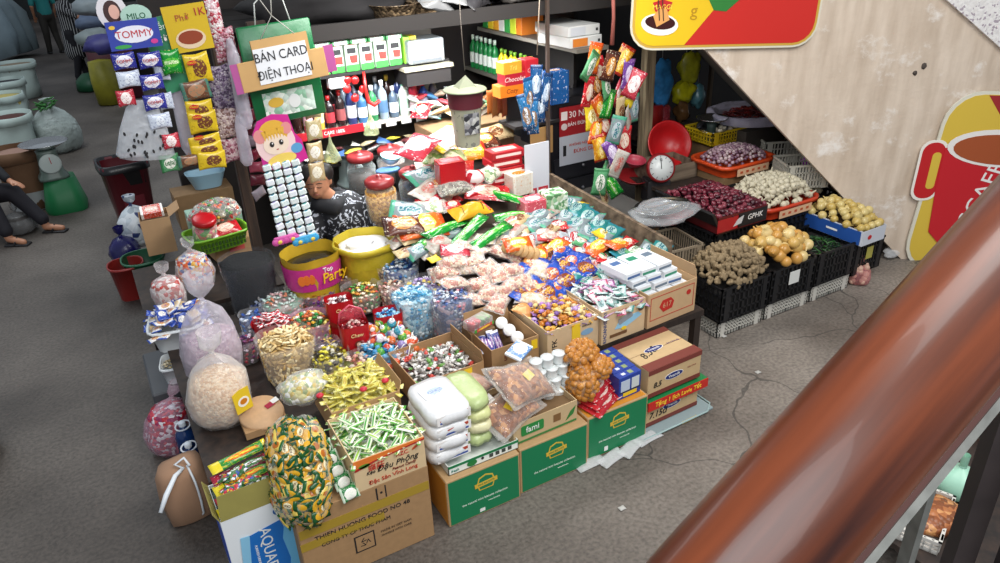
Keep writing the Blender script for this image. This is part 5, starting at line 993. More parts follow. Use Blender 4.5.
lay('dark_red_packet', 'flat dark red foil packet between gold packet and green leaf pack', 'packet', None, PK('red', .26, .18, .04, 2), 487, 192, .08, -.5)

rowp(['teal', 'yellow', 'silver'], (590, 226), (648, 262), 7, 'teal or silver packet tucked along the divider plank', 'packets along divider plank', .14, .10, .04, .04, .6, rows=1)
rowp(['red', 'cream', 'redw'], (515, 236), (552, 216), 5, 'small red or cream packet between floral boxes and rusk slices', 'packets before floral boxes', .13, .09, .04, .05, .3, rows=2, dy=(6, 9))
# ================================================================ REAR OF THE STALL
t = thing('jar_table', 'dark small table behind the vendor carrying the glass jars', 'table', (1.54, 4.62, 0)); b = MB(); b.box(0, .46, 0, 1.25, .75, .78); b.obj('table_top', DW, t, smooth=False)
for x, y in ((.03, .03), (.43, .03), (.03, 1.2), (.43, 1.2)): b = MB(); b.box(x-.02, x+.02, y-.02, y+.02, 0, .75); b.obj('leg', DW, t, smooth=False)
t = thing('rear_counter', 'dark wooden counter between jars and back shelves', 'counter', (2.05, 5.02, 0)); b = MB(); b.box(0, 1.25, 0, .75, .90, .94); b.obj('worktop', DW, t, smooth=False); b = MB(); b.box(0, 1.25, .02, .05, 0, .90); b.obj('front_panel', DK, t, smooth=False)
for x in (0, 1.22): b = MB(); b.box(x, x+.03, .05, .75, 0, .90); b.obj('side_panel', DK, t, smooth=False)
LIDR = mat('#8e2a2c', .3)
def jar(px, py, label, fillm, h=.29, r=.115, fh=.7, z=.782):
    p = at(px, py, z); t = thing('glass_jar', label, 'jar', p); b = MB()
    b.lathe([(r*.9, 0), (r, .01), (r, h*.75), (r*.8, h*.9), (r*.78, h)], 26, cap=False); b.obj('glass', GLASS, t)
    b = MB(); b.lathe([(r*.86, h-.012), (r*.92, h), (r*.92, h+.03), (r*.75, h+.045), (.02, h+.05), (.022, h+.065), (.014, h+.072), (.001, h+.073)], 26); b.obj('lid', LIDR, t)
    b = MB(); b.lathe([(r*.86, .006), (r*.95, .012), (r*.95, h*fh), (r*.5, h*fh+.01), (.001, h*fh+.012)], 24); o = b.obj('contents', fillm, t); o['kind'] = 'stuff'; return t
jar(384, 222, 'front glass jar of golden brown snacks with dull red lid, beside the vendor', speck(['#b8843c', '#9a6a2c', '#cfa050'], 60), fh=.85)
jar(416, 206, 'glass jar with red lid and dark contents, right of the golden jar', speck(['#2a2c34', '#3a4a6a', '#4a3a3a'], 14), h=.25)
jar(364, 190, 'glass jar with red lid and dark contents, right behind the vendor', mat('#3a2c26', .5), h=.26, fh=.6)
jar(393, 180, 'glass jar with red lid, pale contents, behind the white bowl', speck(['#8a7a70', '#6a5a54'], 20), h=.24)
jar(420, 166, 'rearmost glass jar with red lid, in front of back shelves', mat('#2f2622', .5), h=.2, r=.11)
t = thing('white_bowl', 'white enamel bowl with teal rim sitting amid glass jars', 'bowl', at(390, 163, 1.03)); b = MB(); b.lathe([(.03, 0), (.06, .02), (.078, .06), (.080, .065), (.070, .058), (.05, .02), (.001, .012)], 24, cap=False, M=TM(0, 0, 0, .2, .1, 0)); b.obj('body', mat('#dfe3e0', .25), t); b = MB(); b.lathe([(.078, .06), (.083, .066), (.078, .070)], 24, cap=False, M=TM(0, 0, 0, .2, .1, 0)); b.obj('rim', mat('#3a9a98', .3), t)
b = MB(); b.lathe([(.001, 0), (.06, 0), (.065, .02), (.06, .025), (.001, .02)], 18, cap=False); o = b.obj('blue_cloth_roll', mat('#4a78a8', .6, noise_s=20, noise_a=.3), label='folded blue and white cloth under the white bowl', cat='cloth'); o.location = at(388, 172, 1.0); o.scale = (1.5, 1, 1)
# kitchen dial scale by the vendor
def dial_scale(name, label, loc, rz, body, s=1, pan=.14):
    t = thing(name, label, 'scale', loc, rz); b = MB()
    b.lathe([(.11*s, 0), (.105*s, .02*s), (.085*s, .05*s), (.07*s, .20*s), (.075*s, .23*s)], 20, sq=4); b.obj('body', body, t)
    b = MB(); b.lathe([(.075*s, 0), (.078*s, .01), (.068*s, .014), (.001, .012)], 24, M=TM(0, -.078*s, .13*s, PI/2-.1, 0, 0)); b.obj('dial', mat('#b9c4bf', .3), t)
    b = MB(); b.box(-.003, .003, -.004, .05*s, .014, .017, M=TM(0, -.078*s, .13*s, PI/2-.1, 0, .6)); b.obj('needle', RED, t, smooth=False)
    b = MB(); b.lathe([(.001, .24*s), (pan*.6*s, .245*s), (pan*s, .28*s), (pan*1.03*s, .285*s), (pan*.58*s, .25*s), (.001, .247*s)], 28, cap=False); b.obj('pan', STEEL, t); return t
dial_scale('dial_scale', 'steel pan dial scale standing between vendor and jars', at(352, 184, .782), .2, mat('#8a9894', .4))
# bags of powder: yellow sack, pink basin bag, dark seed bag
p = at(365, 238, .83)
t = open_bag('flour_bag', 'wide open yellow printed sack of white powder right below the vendor', (p.x, p.y, .416), .19, .41, mat('#c4ae28', .45, noise_s=10, noise_a=.25, bump=.8), wob=.18, roll=.04, fill=.36, fillmat=mat('#e9e9ec', .9, noise_s=12, noise_a=.1), sq=2.3)
b = MB(); b.lathe([(.182, .12), (.186, .15), (.189, .25), (.189, .26)], 28, cap=False, sq=2.3); b.obj('printed_band', mat('#b39a20', .5, noise_s=22, noise_a=.3), t)
b = MB(); b.ball(.10, .07, .03, n=12, m=8, wob=.3, seed=4); o = b.obj('powder_lump_bag', mat('#efeff2', .6), label='loose white plastic bag on top of the white powder in yellow sack', cat='bag'); o.location = (p.x-.03, p.y, .80)
p = at(309, 250, .83)
t = open_bag('candy_sack', 'open pink and yellow printed sack reading Party with black plastic inside', (p.x, p.y, .416), .178, .41, mat('#c9a52c', .4, noise_s=9, noise_a=.2), wob=.14, fill=.33, fillmat=mat('#0c0c0e', .35, bump=.6, noise_s=9), sq=2.4, sy=.9, rz=.1)
b = MB(); b.lathe([(.178, .19), (.185, .24), (.191, .34), (.192, .355)], 30, cap=False, sq=2.4, sy=.9); b.obj('pink_band', mat('#c8368a', .35, noise_s=8, noise_a=.1), t)
tx = text(t, 'Party', .095, mat('#e6b81c', .4), (.085, -.163, .27), (PI/2-.05, 0, .28), ext=.003, shear=.2); text(t, 'Top', .045, WHITE, (.045, -.170, .325), (PI/2-.05, 0, .2), ext=.003)
for k in range(3): panel(t, 'orange_swirl', 0, 0, mat('#e0762c', .4), (-.13+.03*k, -.145-.008*k, .28), rot=(PI/2, 0, -.5), poly=ell(.025, .035), t=.003)
p = at(246, 258, .80); open_bag('seed_bag', 'open clear bag brim full of dark grey seeds, left of the pink sack', (p.x, p.y, .416), .168, .38, film('#84888e', .08, .08), wob=.14, fill=.36, fillmat=mat('#101012', .8, noise_s=90, noise_a=.5, bump=.8), sq=2.5)
# green basket with jar and packets on brown box
t = carton('brown_box', 'brown box with pinkish printing under the lime green basket', .34, .26, .14, at(217, 262, .42)+Vector((0, -.02, 0)), rz=.15, m=KRAFT2); panel(t, 'red_print', .12, .05, mat('#b84a44', .5), (.17, -.001, .08))
p = at(222, 250, .565)
t = thing('green_basket', 'lime green plastic basket holding a red lidded jar and red packets', 'basket', (p.x, p.y+.12, .565), .15); b = MB(); lg = mat('#78b02c', .35); w, d, h = .215, .15, .12
b.lathe([(w*.85, 0), (w, h), (w*1.07, h+.004), (w*1.07, h-.014), (w*1.0, h-.016)], 36, cap=False, sy=d/w, sq=5); b.lathe([(w*.96, h), (w*.82, .008), (.001, .008)], 36, cap=False, sy=d/w, sq=5); b.obj('body', lg, t)
b = MB()
for k in range(13): 
    for r_ in range(2): b.box(-.16+.0265*k-.007, -.16+.0265*k+.007, -d*.985-.0008+.006*r_*-1, -d*.93, .02+.038*r_, .05+.038*r_-.006)
b.obj('slots', mat('#2c4a12', .6), t, smooth=False)
gb = (p.x, p.y+.12)
t = thing('candy_jar', 'clear jar of green and red sweets with bright red lid in green basket', 'jar', (gb[0]-.09, gb[1]-.01, .60), rot=(.25, .1, 0)); t.scale = (1.35,)*3; b = MB(); b.lathe([(.055, 0), (.065, .01), (.065, .12), (.055, .14)], 20, cap=False); b.obj('glass', GLASS, t); b = MB(); b.lathe([(.06, .138), (.064, .142), (.064, .168), (.05, .175), (.001, .176)], 20); b.obj('lid', mat('#b8141c', .3), t); b = MB(); b.lathe([(.001, .004), (.06, .008), (.061, .12), (.001, .125)], 18); o = b.obj('contents', speck(['#5a8a3c', '#b83a3c', '#c8b87a', '#d0506a'], 40), t); o['kind'] = 'stuff'
inst('red_foil_packet', PK('red', .22, .15, .06), (gb[0]+.07, gb[1]-.01, .68), (.4, 0, .15), 'red foil packet leaning beside the red lidded jar in green basket', 'packet'); inst('pink_packet', PK('pinkred', .10, .07, .03), (gb[0]-.03, gb[1]-.08, .66), (.5, 0, .2), 'small pink packet in front of red lidded jar in green basket', 'packet')
slump_bag('sweet_net_bag', 'clear bag of red, yellow and green wrapped sweets lying above the green basket', (gb[0]+.04, gb[1]+.14, .78), (.20, .13, .07), (.3, 0, .1), film('#f0eeea', .12, .1), speck(['#6a2420', '#6a5a1c', '#2a4a20'], 30), sweets(['#b8342c', '#d9b03c', '#4a8a3a', '#d96a4a', '#e0d8c0'], .04, .012), 'net_sweet', 'red yellow or green sweet in clear bag above green basket', 'sweets in clear bag above green basket', 60)  # darkened core colours stand for the shade between these sweets
bxp = MB(); bxp.box(-.2, .2, -.1, .1, 0, .3, b=.004); o = bxp.obj('pale_box', mat('#8fae9c', .5), smooth=False, label='pale green white box behind the clear bag of sweets, by dark post', cat='box'); o.location = (gb[0]+.05, gb[1]+.36, .43)
# left supports
t = carton('side_carton', 'tan open carton with a red and orange packet on top, left of green basket', .22, .24, .30, at(147, 250, .40)+Vector((.0, -.1, -.02)), rz=-.05, m=mat('#b8926a', .8, noise_s=15, noise_a=.07), top='open', fill=.26, flaps=[('r', .10, 60)])
b = MB(); b.box(-.085, .085, -.06, .06, 0, .05, b=.003); o = b.obj('red_orange_box', pmat('#c83a1c', '#e0a890', '#e6e0da', '#f4e8e0'), smooth=False, label='flat red, orange and white box inside tan carton left of green basket', cat='box'); o.location = at(147, 250, .40)+Vector((.11, .02, .285)); o.rotation_euler = (.3, 0, -.05)
t = thing('side_bench', 'dark low bench at left edge holding cartons and basket', 'bench', (-.02, 5.03, 0)); b = MB(); b.box(0, .95, 0, .9, .35, .38); b.obj('seat', DW, t, smooth=False)
for x, y in ((.03, .03), (.92, .03), (.03, .87), (.92, .87)): b = MB(); b.box(x-.02, x+.02, y-.02, y+.02, 0, .35); b.obj('leg', DW, t, smooth=False)
def bucket(name, label, loc, r, h, m, cat='tub', sq=2.5):
    t = thing(name, label, cat, loc); b = MB(); b.lathe([(r*.78, 0), (r, h), (r*1.07, h), (r*1.07, h-.015)], 26, cap=False, sq=sq); b.lathe([(r*.96, h), (r*.75, .01), (.001, .01)], 26, cap=False, sq=sq); b.lathe([(.001, 0), (r*.78, 0)], 26, cap=False, sq=sq); b.obj('body', m, t); return t
bucket('green_tub', 'dark green plastic tub at stall corner under the snack bags', at(155, 300, 0)+Vector((0, .2, 0)), .16, .32, mat('#1c5a3c', .4))
bucket('red_tub', 'dull red plastic tub on floor left of dark green tub', at(137, 305, 0)+Vector((0, .2, 0)), .13, .30, mat('#8a2420', .4))
# maroon bin, printed bag, violet bag
q = at(133, 222, 0); t = thing('maroon_bin', 'square maroon plastic bin lined with black plastic under the hanging strips', 'bin', (q.x+.05, q.y+.15, 0), .1); b = MB(); b.lathe([(.17, 0), (.22, .62), (.235, .62), (.235, .59)], 32, cap=False, sq=7); b.lathe([(.21, .60), (.16, .02), (.001, .02)], 32, cap=False, sq=7); b.obj('body', mat('#5e1620', .4), t)
b = MB(); b.lathe([(.20, .4), (.222, .63), (.243, .63), (.246, .55)], 34, cap=False, sq=6, wob=.06, seed=2); b.obj('bin_liner', mat('#141416', .3), t)
b = MB(); b.box(-.10, .10, -.215, -.21, .15, .50, M=TM(0, 0, 0, -.08, 0, 0)); b.obj('front_relief', mat('#701c28', .4), t, smooth=False)
knot_bag('printed_carrier_bag', 'crumpled white carrier bag with dark blue print at left end of stall', at(142, 245, .1)+Vector((0, 0, .02)), .16, .38, .06, None, m=speck(['#d9dee2', '#d9dee2', '#aab4bc', '#2f3c6a', '#c8d0d6'], 18, .3, 'printed_plastic', .8))
knot_bag('violet_bag', 'dark violet blue plastic bag on floor beside maroon bin', at(128, 262, .05), .13, .26, .05, None, m=mat('#1c1a58', .25, noise_s=8, noise_a=.4, bump=.8))
b = MB(); 
for k in range(26): b.ball(.035, .02, .012, TM(rr_(-.1, .1), rr_(-.1, .1), rr_(0, .05), rr_(-1, 1), rr_(-1, 1), rr_(0, 6)), 7, 5)
b.obj('green_leaves', mat('#1c3418', .6), label='small heap of dark green leaves between violet bag and red tub', cat='vegetable', kind='stuff').location = at(133, 268, .05)
# ---------------------------------------------------------------- posts
t = thing('wooden_post', 'dark weathered wooden post holding the hanging goods at stall left', 'post', (.79, 5.0, 0)); b = MB(); b.box(-.035, .035, -.03, .04, 0, 2.9, b=.006); b.obj('body', wood('#241a14', '#4a3628', 3, .8, 2), t, smooth=False)
t = thing('counter_post', 'dark wooden board strip behind the hanging doll card', 'post', (1.06, 5.05, 0)); b = MB(); b.box(-.06, .06, -.02, .02, 0, 2.2, b=.004); b.obj('body', wood('#2c1e18', '#3c2c22', 3, .8, 2), t, smooth=False)
p = aty(553, 120, 5.0); t = thing('thin_post', 'thin dark iron post before the black cabinet', 'post', (3.13, 4.86, 0)); b = MB(); b.box(-.012, .012, -.012, .012, 0, 2.7); b.obj('body', mat('#4a3c34', .6), t, smooth=False)
t = thing('hanging_rope', 'faded pink cloth strap holding bundle of snack packets at right', 'strap', (0, 0, 0)); pa = aty(613, -10, 4.4); pb = aty(612, 45, 4.4); b = MB(); b.tube([pa, (pa+pb)/2+Vector((.01, 0, 0)), pb], [.014, .012, .016], 8); b.obj('strap', mat('#8a4a40', .8), t)
# ---------------------------------------------------------------- black cabinet with notice
t = thing('black_cabinet', 'black drawer cabinet carrying a red and silver notice, right end of shop', 'cabinet', (3.25, 5.0, 0), 0); b = MB(); b.box(0, .62, 0, .50, 0, 1.38, b=.006); b.obj('body', mat('#17171b', .3), t, smooth=False)
for k, z in enumerate((.50, .70)): 
    dr = MB(); dr.box(.02, .60, -.012, 0, z, z+.18, b=.003); dd = dr.obj('drawer', mat('#1e1e23', .3), t, smooth=False); h_ = MB(); h_.ball(.014, .012, .014, TM(.31, -.022, z+.09)); h_.obj('knob', mat('#5a5a5e', .3), dd)
nt_ = panel(t, 'notice', .40, .24, mat('#9a1c22', .4), (.27, -.014, 1.19), t=.004); nb = panel(t, 'notice_lower', .40, .25, mat('#b9bcc4', .4), (.27, -.014, .945), t=.004)
text(nt_, '30 NĂM', .075, mat('#e9dcd8', .5), (.02, .05, .005), (0, 0, 0)); text(nt_, 'BÁN ĐÚNG GIÁ', .042, mat('#e9dcd8', .5), (.03, -.03, .005), (0, 0, 0)); panel(nt_, 'seal', .06, .07, mat('#e9dcd8', .5), (-.155, .05, .004), (0, 0, 0)); panel(nt_, 'seal', 0, 0, mat('#d9c8c4', .5), (-.155, -.04, .004), (0, 0, 0), .002, ell(.03, .028))
text(nb, 'KHÔNG NÓI THÁCH', .032, mat('#b8402c', .5), (.05, .04, .005), (0, 0, 0)); text(nb, 'ĐÚNG GIÁ', .045, mat('#c03a2c', .5), (.05, -.02, .005), (0, 0, 0)); panel(nb, 'figure_print', .03, .09, INK, (-.15, 0, .004), (0, 0, 0))
# white card display of sachets hanging on it
t = thing('white_card_sheet', 'tall white card sheet with red printed squares at its foot, before black cabinet', 'card', (0, 0, 0)); p = aty(537, 172, 4.50); t.location = p; b = MB(); b.box(-.105, .105, -.004, .004, -.24, .22); b.obj('sheet', mat('#cfd0d6', .5), t, smooth=False)
for k in range(4):
    q = panel(t, 'red_square', .085, .06, mat('#b8303c', .45), (-.05+.10*(k % 2), -.005, -.15-.07*(k//2))); panel(q, 'pale_caption', .05, .025, mat('#e6c8c8', .5), (0, 0, .002), (0, 0, 0), .001)
t = thing('brown_display_card', 'brown paper card behind the blue hanging sachets', 'card', aty(540, 140, 4.9)); b = MB(); b.box(-.09, .12, -.003, .003, -.12, .10); b.obj('sheet', mat('#a8804c', .7), t, smooth=False)
# ---------------------------------------------------------------- back shelving
SY = 5.85
def shelf(name, label, x0, x1, y0, y1, z, th=.025, m=None, strip=None):
    t = thing(name, label, 'shelf', (x0, y0, z)); b = MB(); b.box(0, x1-x0, 0, y1-y0, -th, 0); b.obj('board', m or mat('#b8b2a4', .5), t, smooth=False)
    for x in (.01, x1-x0-.03): b = MB(); b.box(x, x+.02, y1-y0-.02, y1-y0, -.3 if z < 1.4 else -.2, -th); b.obj('bracket', DK, t, smooth=False)
    if strip: s_ = MB(); s_.box(strip[0], strip[1], -.008, 0, -.055, .012); q = s_.obj('price_strip', mat('#a81c28', .4), t, smooth=False); text(q, 'BABY CARE 100%', .04, mat('#efe6e0', .5), ((strip[0]+strip[1])/2, -.010, -.022), ext=.001, sx=.9)
    return t
z1 = 1.22; z2 = 1.66; z0_ = .98
shelf('middle_shelf', 'cream shelf with red price strip and bottles, left rear of shop', 1.30, 2.75, SY, SY+.3, z1, strip=(.05, .65)); shelf('upper_shelf', 'shelf just under the overhead deck carrying malt drink cartons', 1.30, 2.75, SY-.05, SY+.3, z2, m=DK); shelf('lower_shelf', 'dark bottom shelf with cluttered small packets, left rear of shop', 1.30, 2.75, SY-.15, SY+.3, z0_, m=DK)
back = panel(None, 'shelf_backing', 1.5, 1.6, mat('#4a4640', .8), (2.02, SY+.33, 1.3), t=.01); tag(back, 'grey board behind the bottles on the rear shelves', 'board')
dg = []
for k in range(6):
    w_ = .105; t = thing('malt_drink_box', 'green, red and white drink carton on upper rear shelf, %s from left' % wd[k], 'box', (1.62+.122*k, SY-.03, z2+.002), group='malt drink cartons on upper shelf'); b = MB(); b.box(0, w_, 0, .12, 0, .20, b=.002); b.obj('body', mat(['#b8c8b4', '#c8d4c4'][k % 2], .35), t, smooth=False)
    panel(t, 'green_base', w_, .05, mat('#3aa03c', .4), (w_/2, -.0005, .025)); panel(t, 'black_badge', .07, .04, INK, (w_/2, -.0005, .155)); panel(t, 'red_cup', 0, 0, mat('#c8342c', .4), (w_/2+.01, -.001, .09), poly=[(-.03, .03), (-.025, -.025), (.03, -.03), (.035, .03)]); panel(t, 'top_red', w_*.9, .05, mat('#b83a34', .4), (w_/2, .04, .20), (0, 0, 0), .001)
for k, (c_, x) in enumerate((('#86c83a', 2.36), ('#d9c42c', 2.42))): b = MB(); b.box(0, .055, 0, .10, 0, .21, b=.002); b.obj('slim_box', mat(c_, .4), smooth=False, label='slim %s box at right end of malt drink cartons' % ['lime green', 'yellow'][k], cat='box').location = (x, SY-.03, z2+.002)
for k in range(5):
    b = MB(); b.box(0, .14, 0, .10, 0, .03, b=.002); b.obj('flat_packet', pmat('#c0ccc0', '#b8342c', '#3a8a4a', '#f0f0f0'), smooth=False, label='flat red and white packet on top of malt drink cartons, %s from left' % wd[k], cat='packet', group='flat packets on malt cartons').location = (1.62+.15*k, SY-.02, z2+.205)
def bottle(name, label, loc, r, h, body, capm, labm=None, kind='round', group=None):
    t = thing(name, label, 'bottle', loc, group=group); b = MB()
    if kind == 'tube': b.lathe([(r*.7, 0), (r*.75, .01), (r, h*.5), (r*.9, h), (.002, h)], 12, sy=.6)
    else: b.lathe([(r*.9, 0), (r, .008), (r, h*.62), (r*.85, h*.72), (r*.35, h*.82), (r*.32, h*.9)], 14)
    b.obj('body', body, t); b = MB(); b.lathe([(r*.42, h*.86), (r*.44, h), (.001, h+.002)], 12) if kind != 'tube' else b.lathe([(r*.72, -.0), (r*.78, .03), (r*.5, .032)], 12); b.obj('cap', capm, t)
    if labm: b = MB(); b.lathe([(r*1.02, h*.18), (r*1.02, h*.5)], 14, cap=False); b.obj('label_band', labm, t)
    return t
bc = [('#2a1614', '#c8b03c', None), ('#c8485a', '#e8e6e2', '#e6b0b8'), ('#c0a03c', '#b8242c', '#e6d890'), ('#22181a', '#b81c20', '#a8343c'), ('#241818', '#b81c20', '#8a4a4a'), ('#2c3a6a', '#e9e9e9', '#d9dde6'), ('#3a6a9a', '#e6e6e6', '#e6ecf0'), ('#2f7a4a', '#e6e6e6', '#dfe8df'), ('#8a9aa8', '#e9e9e9', '#4a6a8a'), ('#4a5a6a', '#d9d9d9', '#c8d0d8'), ('#c8d8cc', '#5a9a7a', '#a8c8b0'), ('#a8243a', '#e6e6e6', '#d9c0c4'), ('#2a4a9a', '#b8242c', '#c0c8e0'), ('#3a3c4a', '#8a8c94', '#a0a4b0')]
for k in range(14):
    a_, c2, l_ = bc[k]; bottle('shelf_bottle', 'bottle on middle rear shelf, %s body with %s cap, number %d along from left' % (['dark brown', 'pink', 'mustard', 'dark', 'black', 'navy', 'blue', 'green', 'grey', 'slate', 'mint', 'crimson', 'royal blue', 'charcoal'][k], ['yellow', 'white', 'red', 'red', 'bright red', 'white', 'pale', 'pale', 'white', 'grey', 'green', 'pale', 'red', 'grey'][k], k+1), (1.42+.093*k, SY+.06, z1+.001), .040, .26+.03*(k % 3), mat(a_, .25), mat(c2, .3), mat(l_, .4) if l_ else None, group='bottles on middle rear shelf')
for k in range(12): a_, c2, l_ = bc[(k*5+2) % 14]; bottle('shelf_bottle', 'small bottle in second rank of middle rear shelf', (1.46+.1*k, SY+.19, z1+.001), .040, .33, mat(a_, .25), mat(c2, .3), mat(l_, .4) if l_ else None, group='second rank bottles on middle shelf')
for k in range(5): b = MB(); b.ball(.035, .02, .035, n=12, m=8); b.obj('red_pouch', mat('#b81c1c', .3), label='round red pack hanging in cluster at left rear shelf', cat='packet', group='red packs in cluster').location = aty(347+8*(k % 3), 80+9*(k//2), SY-.03)
t = thing('white_jar_box', 'white box with rounded lid above bottles, left rear shelf', 'box', aty(337, 82, SY-.02)); b = MB(); b.box(-.07, .07, -.02, .06, -.05, .05, b=.01); b.obj('body', mat('#e6e6e6', .4), t, smooth=False)
t = thing('red_hook_stand', 'red plastic holder hanging from upper rear shelf', 'holder', aty(366, 92, SY-.06)); b = MB(); b.tube([(0, 0, .16), (0, 0, 0), (.01, -.01, -.08), (.05, -.02, -.11), (.1, -.02, -.08)], [.012, .014, .018, .02, .014], 8); b.obj('body', mat('#b8201c', .35), t)
scol = ['#3a3a3c', '#8a8a86', '#2c4a3a', '#c8b83a', '#b8b4ac', '#5a2a2c', '#24262c', '#a89a7a', '#3a5a8a', '#d9d6cc']
sm_pk = [packmesh(.14, .09, .035, rnd(scol, .35), k, 8, 6) for k in range(3)]
for k in range(34): inst('small_packet', sm_pk[k % 3], (1.36+.085*(k % 16)+rr_(-.02, .02), SY-.10+.12*(k//16)+rr_(-.02, .02), z0_+.03+.02*(k % 3)), (rr_(-.5, .5), rr_(-.4, .4), rr_(0, 3)), 'small dull coloured packet cluttering the bottom rear shelf', 'packet', 'small packets on bottom rear shelf')
for k in range(14):
    b = MB() if k == 0 else None
    if k == 0: b.box(-.045, .045, -.004, .004, -.03, .03); tagme = [b.mesh('price_card', pmat('#d9d9d4', '#a8343c', '#d9d9d4', None, .5, .5, .6, .25, bands=(-1, 2)), False)]
    if k < 5: inst('price_card', tagme[0], (2.05+.14*k, SY-.012, z1-.02), (0, 0, 0), 'small white price card with red line along middle rear shelf', 'card', 'price cards on middle shelf')
# television / monitor
t = thing('television', 'small silver television with bright screen at rear of shop under the deck', 'television', aty(427, 53, SY-.1)); b = MB(); b.box(-.16, .16, 0, .22, -.08, .11, b=.012); b.obj('case', mat('#8f9496', .35), t, smooth=False); b = MB(); b.box(-.125, .125, -.004, 0, -.035, .09); b.obj('screen', mat('#dfeaf2', .3, emis=.9), t, smooth=False); b = MB(); b.box(-.13, .13, -.006, 0, -.072, -.045); b.obj('speaker_grille', mat('#5a5e60', .5), t, smooth=False)
b = MB(); b.box(-.22, .22, 0, .3, -.03, 0); o = b.obj('television_board', mat('#a09a84', .6), smooth=False, label='pale board supporting the small television', cat='board'); o.location = aty(427, 55, SY-.1)+Vector((0, -.03, -.082))
b = MB(); b.box(-.2, .2, .0, .28, -.15, -.031); o = b.obj('television_cabinet', DK, smooth=False, label='dark cabinet below the small television', cat='cabinet'); o.location = aty(427, 55, SY-.1)+Vector((0, -.01, -.082))
# side shelf (runs front to back) with green and yellow bottles
SX = 3.32
t = thing('side_shelf', 'dark upper shelf running front to back above yellow bottles', 'shelf', (SX, 4.75, 1.80)); b = MB(); b.box(0, .30, 0, 1.6, -.03, 0); b.obj('board', mat('#6a655c', .5), t, smooth=False)
t = thing('side_shelf', 'lower shelf running front to back carrying yellow and green bottles', 'shelf', (SX, 4.75, 1.40)); b = MB(); b.box(0, .30, .55, 1.9, -.03, 0); b.obj('board', mat('#6a655c', .5), t, smooth=False)
sp2 = thing('shelf_partition', 'dark upright partition behind the side shelves', 'partition', (3.64, 4.7, 0)); b = MB(); b.box(0, .03, .55, 2.0, 0, 2.6); b.obj('board', DK, sp2, smooth=False)
for k in range(8): bottle('yellow_bottle', 'yellow sauce bottle with green cap on side shelf, %s from the front' % wd[k], (SX+.05+.01*(k % 2), 5.42+.085*k, 1.401), .034, .24, mat('#d9c41c', .3), mat('#6a9a2c', .3), None, group='yellow bottles on side shelf')
for k in range(6): bottle('green_bottle', 'green bottle with white label on side shelf, %s from the front' % wd[k], (SX+.05, 6.12+.085*k-.0, 1.401), .036, .30, mat('#1c7a3c', .3), mat('#c8d8c8', .3), mat('#d9e0d6', .4), group='green bottles on side shelf')
ubc = ['#2f8a3c', '#e0c42c', '#e6a02c', '#d9d9d4', '#3a9a4a', '#c8d83c', '#d97a2c']
for k in range(7): b = MB(); b.box(0, .22, -.045, .045, 0, .17+.02*(k % 2), b=.002); b.obj('upright_box', mat(ubc[k], .4), smooth=False, label='%s upright box on upper side shelf' % ['deep green', 'yellow', 'amber', 'white', 'mid green', 'lime', 'orange'][k], cat='box').location = (SX+.03, 6.25-.10*k, 1.801)
for k, (w_, c_, lab) in enumerate(((.34, '#c9762c', 'orange and white long box, lower one at near end of upper side shelf'), (.34, '#b9bcc0', 'white long box on top at near end of upper side shelf'))):
    t = thing('long_box', lab, 'box', (SX-.02, 4.80+.03*k, 1.801+.078*k), .04); b = MB(); b.box(0, .30, 0, .45, 0, .075, b=.003); b.obj('body', mat('#c8c9c6', .4), t, smooth=False); panel(t, 'end_print', .14, .06, mat(c_, .4), (.09, -.0008, .037)); panel(t, 'black_mark', .02, .02, INK, (.27, -.001, .037))
# orange/red tea boxes hanging stack
for k, (px, py, w_, h_, c1, c2, lab) in enumerate(((513, 68, .16, .09, '#c8962c', '#e6c860', 'yellow printed carton, topmost in front of the side shelf'), (516, 79, .19, .09, '#a81c2c', '#e6d0c8', 'crimson printed carton with pale writing, middle of tea cartons'), (512, 91, .21, .09, '#d9761c', '#7a2c14', 'orange printed carton, lowest of tea cartons'), (532, 70, .12, .16, '#b8202c', '#d9a0a0', 'red carton right of the crimson one, by blue sachets'))):
    t = thing('tea_carton', lab, 'box', aty(px, py, 4.98), .03, 'tea cartons before side shelf'); b = MB(); b.box(-w_/2, w_/2, 0, .12, -h_/2, h_/2, b=.002); b.obj('body', mat(c1, .4), t, smooth=False); text(t, ['Trà', 'Chocolate', 'Cozy', 'Café'][k], .05, mat(c2, .4), (0, -.001, 0), shear=.2, ext=.0006)
b = MB(); b.box(2.9, 3.32, 4.98, 5.25, 1.20, 1.225); b.obj('tea_shelf', DK, smooth=False, label='small dark shelf carrying the tea cartons', cat='shelf')
b = MB(); b.box(-.09, .09, 0, .14, -.13, .13, b=.004); o = b.obj('blue_box', pmat('#1f5a9a', '#c8863c', '#1c4a84', '#e6ecf2', .5, .6, .3, .25), smooth=False, label='blue box with pale print right of the red tea carton', cat='box'); o.location = aty(560, 88, 4.98)
b = MB(); 
sk = packmesh(.06, .2, .02, rnd(['#a8652c', '#c8863c', '#7a3c1c', '#8a5a2c'], .4), 2, 8, 6)
for k in range(9): inst('hanging_sachet', sk, aty(490+5*k, 102+3*(k % 2), 5.2), (PI/2, 0, rr_(-.3, .3)), 'narrow brown sachet hanging in row below the tea cartons', 'sachet', 'brown sachets in hanging row')
b = MB(); b.box(2.95, 3.42, 5.18, 5.21, 1.20, 1.42); b.obj('hanging_rail', DK, smooth=False, label='dark rail from which the brown sachets hang', cat='rail')
